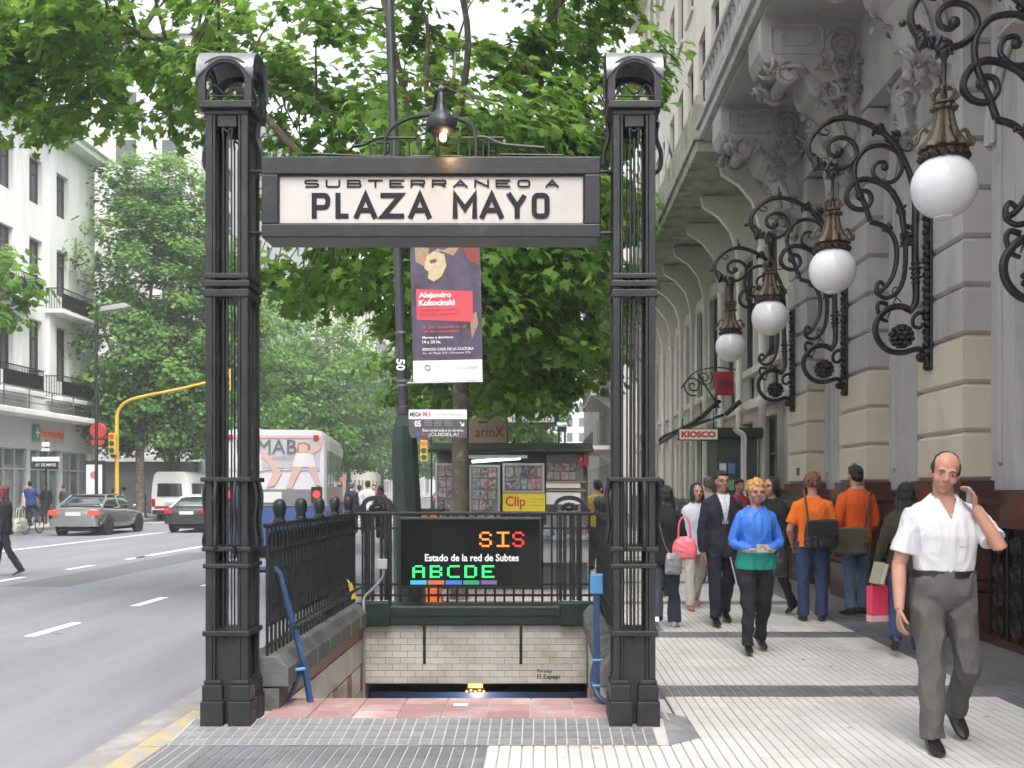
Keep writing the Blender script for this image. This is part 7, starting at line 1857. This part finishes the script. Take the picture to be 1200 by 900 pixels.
# man in the suit
SUIT=fab('dark_navy_suit',(.020,.021,.032),bump=.12); 
sm_=person('man in dark suit, white shirt and pale tie with glasses', P3(846,11.35), R(6), 1.76, SUIT, SUIT, H_BLACK,'short',False,SKIN_T,legs=((10,5),(-12,14)),arms=((.03,.0,-.172,.035,-.02,-.320),(.03,.01,-.172,.03,-.03,-.318)),jacket='jacket',hem=.44,glasses=True,shoe_m=LEATH,seed=3,fat=1.04,legw=1.06)
I=INFO[sm_.name]
TPs=I['TP']
def vee(c,top,bot,w): return c.y<-.02 and c.z>TPs(bot) and abs(c.x)<(c.z-TPs(bot))/(TPs(top)-TPs(bot))*w
peel(sm_,GARM[sm_.name],lambda c,n: vee(c,.84,.655,.075),'shirt_front',WSHIRT,.003)
peel(sm_,GARM[sm_.name],lambda c,n: c.y<-.02 and TPs(.66)<c.z<TPs(.835) and abs(c.x)<.014+.016*(1-(c.z-TPs(.66))/(TPs(.835)-TPs(.66))),'tie',mat('pale_tie',(.42,.42,.48),rough=.6,var=.2,vs=40),.007)
for sx in (-1,1): peel(sm_,GARM[sm_.name],lambda c,n,sx=sx: c.x*sx>0 and vee(c,.84,.645,.125) and not vee(c,.84,.655,.070),'lapel',SUIT,.009)
c0=Vector((0,.007,I['TP'](.842))); m=MB(); m.lathe([(.070,-.02),(.073,.012),(.066,.015),(.062,-.02)],18,tuple(c0)); part('collar', m, WSHIRT, sm_)
c=mats_world(sm_,I['wri'][1]+Vector((-.02,-.10,-.06)))
t=thing('folder','dark folder with a white edge carried by the man in the suit','folder',tuple(c),R(8)); t.rotation_euler=(0,R(-14),R(10)); m=MB(); m.cbox((0,0,-.12),(.30,.02,.34)); part('cover', m, BLKB, t, smooth=False, bev=.004); m=MB(); m.box(-.156,-.150,-.012,.012,-.29,.05); part('paper_edge', m, WHITE, t, smooth=False)
# woman in pale blouse
BLOUSE=fab('pale_lilac_blouse',(.46,.47,.55),bump=.15); BEIGE=fab('beige_trousers',(.44,.41,.36))
person('dark-haired woman in pale lilac blouse and beige trousers', P3(816,12.75), R(10), 1.64, BLOUSE, BEIGE, H_BLACK,'bob',True,SKIN_T,legs=((6,4),(-16,18)),hem=.44,jacket='jacket',collar=BLOUSE,shoe_m=mat('tan_shoe',(.30,.13,.08),rough=.5),seed=4)
# woman with pink bag seen from behind
BLKJ=fab('black_jacket',(.016,.016,.019)); DJEAN=fab('dark_denim',(.045,.05,.075))
wb=person('dark-haired woman in black jacket walking away with a pink bag on her shoulder', P3(780,11.1), R(172), 1.60, BLKJ, DJEAN, H_BLACK,'long',True,SKIN,legs=((10,6),(-14,22)),hem=.45,jacket='jacket',shoe_m=mat('silver_trainer',(.5,.5,.52),rough=.3,metal=.3),arms=((.04,.02,-.165,.02,-.06,-.29),(.045,.02,-.160,.01,-.09,-.27)),seed=5,hidden_face=True,flare=1.25,fat=1.05)
PINKB=mat('coral_pink_leather',(.72,.13,.17),rough=.4,var=.1,vs=6,bump=.1,bs=40)
c=at(802,655,10.9); I=INFO[wb.name]
bag('handbag','coral pink leather handbag hanging from the shoulder of the woman in black','bag',tuple(c),R(-12),.27,.25,.13,PINKB,.55,.22)
c=at(789,673,10.82)
bag('handbag','silvery grey patterned bag on a long strap at the hip of the woman in black','bag',tuple(c),R(20),.20,.24,.09,mat('silver_snakeskin',(.28,.28,.29),rough=.35,metal=.3,var=.6,vs=30,bump=.3,bs=60),.8,None,[tuple(c+Vector((-.04,0,.22))),tuple(at(778,635,10.85)),tuple(at(770,598,10.9)),tuple(at(774,590,11.05))],mat('strap_grey',(.3,.3,.3),rough=.4))
# woman in black behind the blond woman
person('woman in black suit with tied dark hair and glasses behind the blond woman', P3(905,12.2), R(-55), 1.70, BLKJ, BLKT, H_BLACK,'tail',True,SKIN,legs=((12,6),(-12,14)),hem=.45,jacket='jacket',glasses=True,seed=6)
# two people in orange
ORANGE=fab('orange_cotton',(.78,.16,.015),bump=.15); ORANGE2=fab('red_orange_cotton',(.74,.11,.012),bump=.15); JEAN=fab('blue_denim',(.035,.055,.13),var=.25); JEAN2=fab('faded_denim',(.10,.15,.24),var=.25)
o1=person('person with ginger curls in an orange shirt and dark jeans standing with back turned', P3(952,11.7), R(168), 1.74, ORANGE, JEAN, H_GINGER,'curly',False,SKIN,legs=((1,1),(-1,1)),arms=((.045,-.02,-.160,.02,-.12,-.20),(.05,.0,-.165,.03,-.09,-.26)),sleeve='short',hem=.50,seed=7,hidden_face=True,shoe_m=BLACK,legw=1.1,fat=1.05)
o2=person('dark-haired man in a long-sleeved orange top and faded jeans seen from behind', P3(1003,12.3), R(196), 1.84, ORANGE2, JEAN2, H_BLACK,'short',False,SKIN,legs=((3,2,.04),(-3,4,.04)),arms=((.055,.0,-.165,.03,-.10,-.25),(.045,.0,-.165,.02,-.10,-.25)),hem=.47,jacket='jacket',seed=8,hidden_face=True,shoe_m=BLACK,collar=fab('plaid_collar',(.45,.3,.3)),legw=1.05)
c=at(962,642,11.45)
bag('messenger_bag','big black messenger bag slung across the back of the orange shirt with curls','bag',tuple(c),R(4),.40,.33,.14,BLKB,.9,None,[tuple(c+Vector((-.15,0,.30))),tuple(at(944,585,11.5)),tuple(at(942,573,11.62))],fab('brown_strap',(.10,.06,.045)),BLKB)
c=at(997,650,12.0)
bag('messenger_bag','olive and black messenger bag slung across the red-orange top','bag',tuple(c),R(-6),.42,.33,.14,mat('olive_canvas',(.075,.07,.045),rough=.7,var=.3,vs=8),.92,None,[tuple(c+Vector((.17,0,.30))),tuple(at(1016,600,12.0)),tuple(at(1019,575,12.15))],fab('brown_strap2',(.06,.045,.04)),mat('olive_flap',(.06,.055,.035),rough=.7))
# woman in dark green jacket with red carrier bag
OLIVE=fab('olive_jacket',(.038,.036,.022))
gw=person('woman in an olive jacket with black hair walking close behind the phone caller', P3(1062,9.5), R(160), 1.64, OLIVE, JEAN, H_BLACK,'long',True,SKIN,legs=((14,8),(-18,26)),hem=.46,jacket='jacket',seed=9,hidden_face=True,arms=((.04,.02,-.165,.05,-.03,-.31),(.045,.02,-.165,.08,-.02,-.30)))
c=at(1029,728,9.5)
t=thing('carrier_bag','bright pink paper carrier bag held by the woman in the olive jacket','bag',tuple(c),R(15))
PNK=mat('hot_pink_paper',(.78,.05,.12),rough=.45,var=.06); m=MB(); m.box(-.10,.10,-.045,.045,.06,.34); part('body', m, PNK, t, smooth=False, bev=.004); m=MB(); m.box(-.10,.10,-.045,.045,0,.06); part('base', m, mat('pale_pink_paper',(.7,.45,.42),rough=.5), t, smooth=False)
for y in (-.04,.04): m=MB(); m.tube(catmull([(-.05,y,.33),(-.03,y,.46),(0,y*.5,.52),(.03,y,.46),(.05,y,.33)],4),.005,5); part('handle', m, PNK, t)
c=at(1030,672,9.4); t=thing('book','pale book tucked under the arm of the woman in the olive jacket','book',tuple(c),R(20)); t.rotation_euler=(0,R(18),R(20)); m=MB(); m.cbox((0,0,0),(.05,.14,.20)); part('pages', m, mat('book_cream',(.6,.56,.45),rough=.8), t, smooth=False, bev=.004); m=MB(); m.box(-.03,-.026,-.075,.075,-.105,.105); m.box(.026,.03,-.075,.075,-.105,.105); part('cover', m, mat('book_cover',(.3,.28,.2),rough=.6), t, smooth=False)
# farther walkers
GREYS=fab('grey_shirt',(.30,.31,.34)); 
person('grey-haired man in a grey shirt walking away past the colonnettes', P3(830,16.5), R(175), 1.76, GREYS, BLKT, mat('hair_grey',(.10,.10,.10),rough=.5,var=.4),'short',False,SKIN,hem=.47,seed=10,hidden_face=True,voxel=.014)
person('man in red shirt half hidden behind the suit wearer', P3(866,17.2), R(20), 1.72, fab('dark_red_shirt',(.35,.03,.03)), BLKT, H_BLACK,'short',False,SKIN_T,hem=.47,seed=11,voxel=.014)
person('short-haired walker in a long dark coat beside the woman with the pink bag', P3(772,14.2), R(170), 1.70, BLKJ, BLKT, H_BLACK,'short',False,SKIN,hem=.42,jacket='jacket',seed=12,hidden_face=True,voxel=.014)
# across the road and at the crossing
rw=person('woman with long dark red hair in a black top crossing the road', (-10.42,19.0,RZ), R(-70), 1.74, BLKJ, fab('black_leggings',(.018,.018,.026)), H_RED,'long',True,SKIN,legs=((14,6),(-14,16)),hem=.46,seed=13,voxel=.012,fat=1.2,legw=.95)
c=at(24,624,18.9); bag('handbag','pale grey tote on the arm of the red-haired woman','bag',tuple(c),R(80),.34,.28,.14,mat('grey_tote',(.33,.33,.28),rough=.6,var=.2),.8,.2)
cyc=thing('bicycle','dark bicycle ridden along the lane beside the far kerb','bicycle',(-19.0,36.6,RZ),R(0))
for y in (-.52,.52):
    m=MB(); m.tube([(0,y+.33*math.cos(a),.35+.33*math.sin(a)) for a in np.linspace(0,2*PI,25)],.022,6); part('wheel', m, TYRE, cyc)
    m=MB()
    for k in range(6): a=PI*k/6; m.tube([(0,y+.32*math.cos(a),.35+.32*math.sin(a)),(0,y-.32*math.cos(a),.35-.32*math.sin(a))],.004,3)
    part('spokes', m, ZINC, cyc)
m=MB(); m.tube([(0,-.52,.35),(0,-.02,.30),(0,-.18,.85),(0,.38,.85),(0,-.02,.30)],.02,6); m.tube([(0,-.52,.35),(0,-.18,.80)],.014,6); m.tube([(0,.52,.35),(0,.38,.95)],.018,6); part('frame', m, ZINC, cyc); m=MB(); m.tube([(-.25,.32,1.0),(0,.38,.97),(.25,.32,1.0)],.016,6); part('handlebar', m, BLACK, cyc); m=MB(); m.ell((0,-.2,.92),(.09,.13,.04),10,6); part('saddle', m, BLACK, cyc)
person('cyclist in a blue jacket and jeans shorts riding away', (-19.0,36.7,RZ), R(180), 1.72, fab('blue_jacket_dark',(.03,.07,.22)), JEAN, H_BLACK,'short',False,SKIN,legs=((55,75),(35,50)),hem=.47,arms=((.04,-.10,-.13,.02,-.22,-.20),(.04,-.10,-.13,.02,-.22,-.20)),lean=0,seed=14,hidden_face=True,voxel=.016)
_c=bpy.data.objects; 
for o in COL.objects:
    if o.get('label')=='cyclist in a blue jacket and jeans shorts riding away': o.location.z=RZ+.30; o.location.y=36.45
FAR=[(145,53,RZ,1.75,R(-80),fab('cream_shirt',(.6,.58,.5)),BLKT,H_BLACK,'short',False,'man in a cream shirt stepping onto the crossing'),
 (168,52.5,RZ,1.70,R(75),fab('navy_top',(.03,.03,.05)),JEAN2,H_BROWN,'tail',True,'woman in light jeans striding over the crossing'),
 (121,54.5,RZ,1.70,R(-60),fab('dark_brown_top',(.05,.04,.035)),BLKT,H_BLACK,'short',False,'man in dark brown top behind the silver car'),
 (108,48.2,0,1.66,R(-30),fab('crimson_top',(.35,.02,.04)),BLKT,H_BLACK,'short',False,'pedestrian in a crimson top by the advertising pillar'),
 (132,55.5,RZ,1.68,R(-75),fab('rust_top',(.25,.09,.05)),DJEAN,H_BROWN,'bob',True,'woman in a rust top on the crossing'),
 (54,45.2,0,1.74,R(10),BLKJ,BLKT,H_BLACK,'short',False,'man in black carrying a white bag outside the pharmacy'),
 (75,46.2,0,1.72,R(160),fab('slate_coat',(.06,.07,.09)),BLKT,H_BROWN,'short',False,'man in a slate coat beside the pharmacy wall'),
 (31,41.0,0,1.66,R(-120),fab('pale_pink_top',(.55,.45,.42)),BLKT,H_BLOND,'bob',True,'fair woman in a pale top at the shopfront'),
 (412,33,0,1.76,R(175),fab('navy_coat',(.03,.035,.06)),BLKT,mat('hair_grey',(.1,.1,.1)),'short',False,'grey-haired man in a navy coat beyond the end railing'),
 (421,34,0,1.68,R(185),fab('pale_blue_shirt',(.45,.52,.58)),BLKT,H_BROWN,'short',False,'person in a pale blue shirt beyond the end railing'),
 (431,32,0,1.80,R(170),fab('white_shirt_far',(.66,.66,.66)),BLKT,H_BROWN,'short',False,'tall man in a white shirt beyond the end railing'),
 (446,30,0,1.66,R(180),fab('dark_purple_top',(.06,.04,.06)),BLKT,H_BROWN,'long',True,'long-haired woman in dark purple beyond the end railing'),
 (438,36,0,1.70,R(10),fab('red_patch_top',(.4,.06,.05)),JEAN,H_BLACK,'short',False,'pedestrian in a red top among the group past the railing'),
 (700,19,0,1.72,R(180),fab('mustard_top',(.4,.25,.05)),BLKT,H_BLACK,'short',False,'passer-by in mustard past the newsstand'),
 (702,22,0,1.68,R(0),fab('salmon_top',(.55,.25,.2)),BLKT,H_BLACK,'bob',True,'woman in a salmon top past the newsstand')]
for px,Y,z,Hh,rz,tm_,lm_,hm_,hst,fem,lab in FAR:
    p=P3(px,Y); cr_=random.Random(int(px))
    st_=cr_.choice((((12,6),(-14,14)),((-12,14),(12,5)),((3,2),(-3,3))))
    if 'striding' in lab: st_=((24,6),(-24,12))
    person(lab,(p[0],Y,z),rz,Hh,tm_,lm_,hm_,hst,fem,SKIN,legs=st_,hem=.46,seed=int(px),voxel=.018,hidden_face=True)
# ================================================================ HAZE
hz = MB(); hz.box(-200, 200, -45, 400, -4.5, 52)
hm = bpy.data.materials.new('pale_haze'); hm.use_nodes = True
hnt = hm.node_tree
for n in list(hnt.nodes): hnt.nodes.remove(n)
hv = hnt.nodes.new('ShaderNodeVolumePrincipled'); ho = hnt.nodes.new('ShaderNodeOutputMaterial')
hv.inputs['Color'].default_value = (.93, .95, 1.0, 1); hv.inputs['Density'].default_value = 0.0012; hv.inputs['Anisotropy'].default_value = .3
hnt.links.new(hv.outputs[0], ho.inputs['Volume'])
hzo = part('haze', hz, hm, smooth=False); hzo['kind'] = 'stuff'; hzo['label'] = 'thin pale city haze filling the street'; hzo['category'] = 'haze'
SC.cycles.volume_bounces = 1
SC.cycles.volume_max_steps = 64

bpy.data.scenes.remove(WORK)
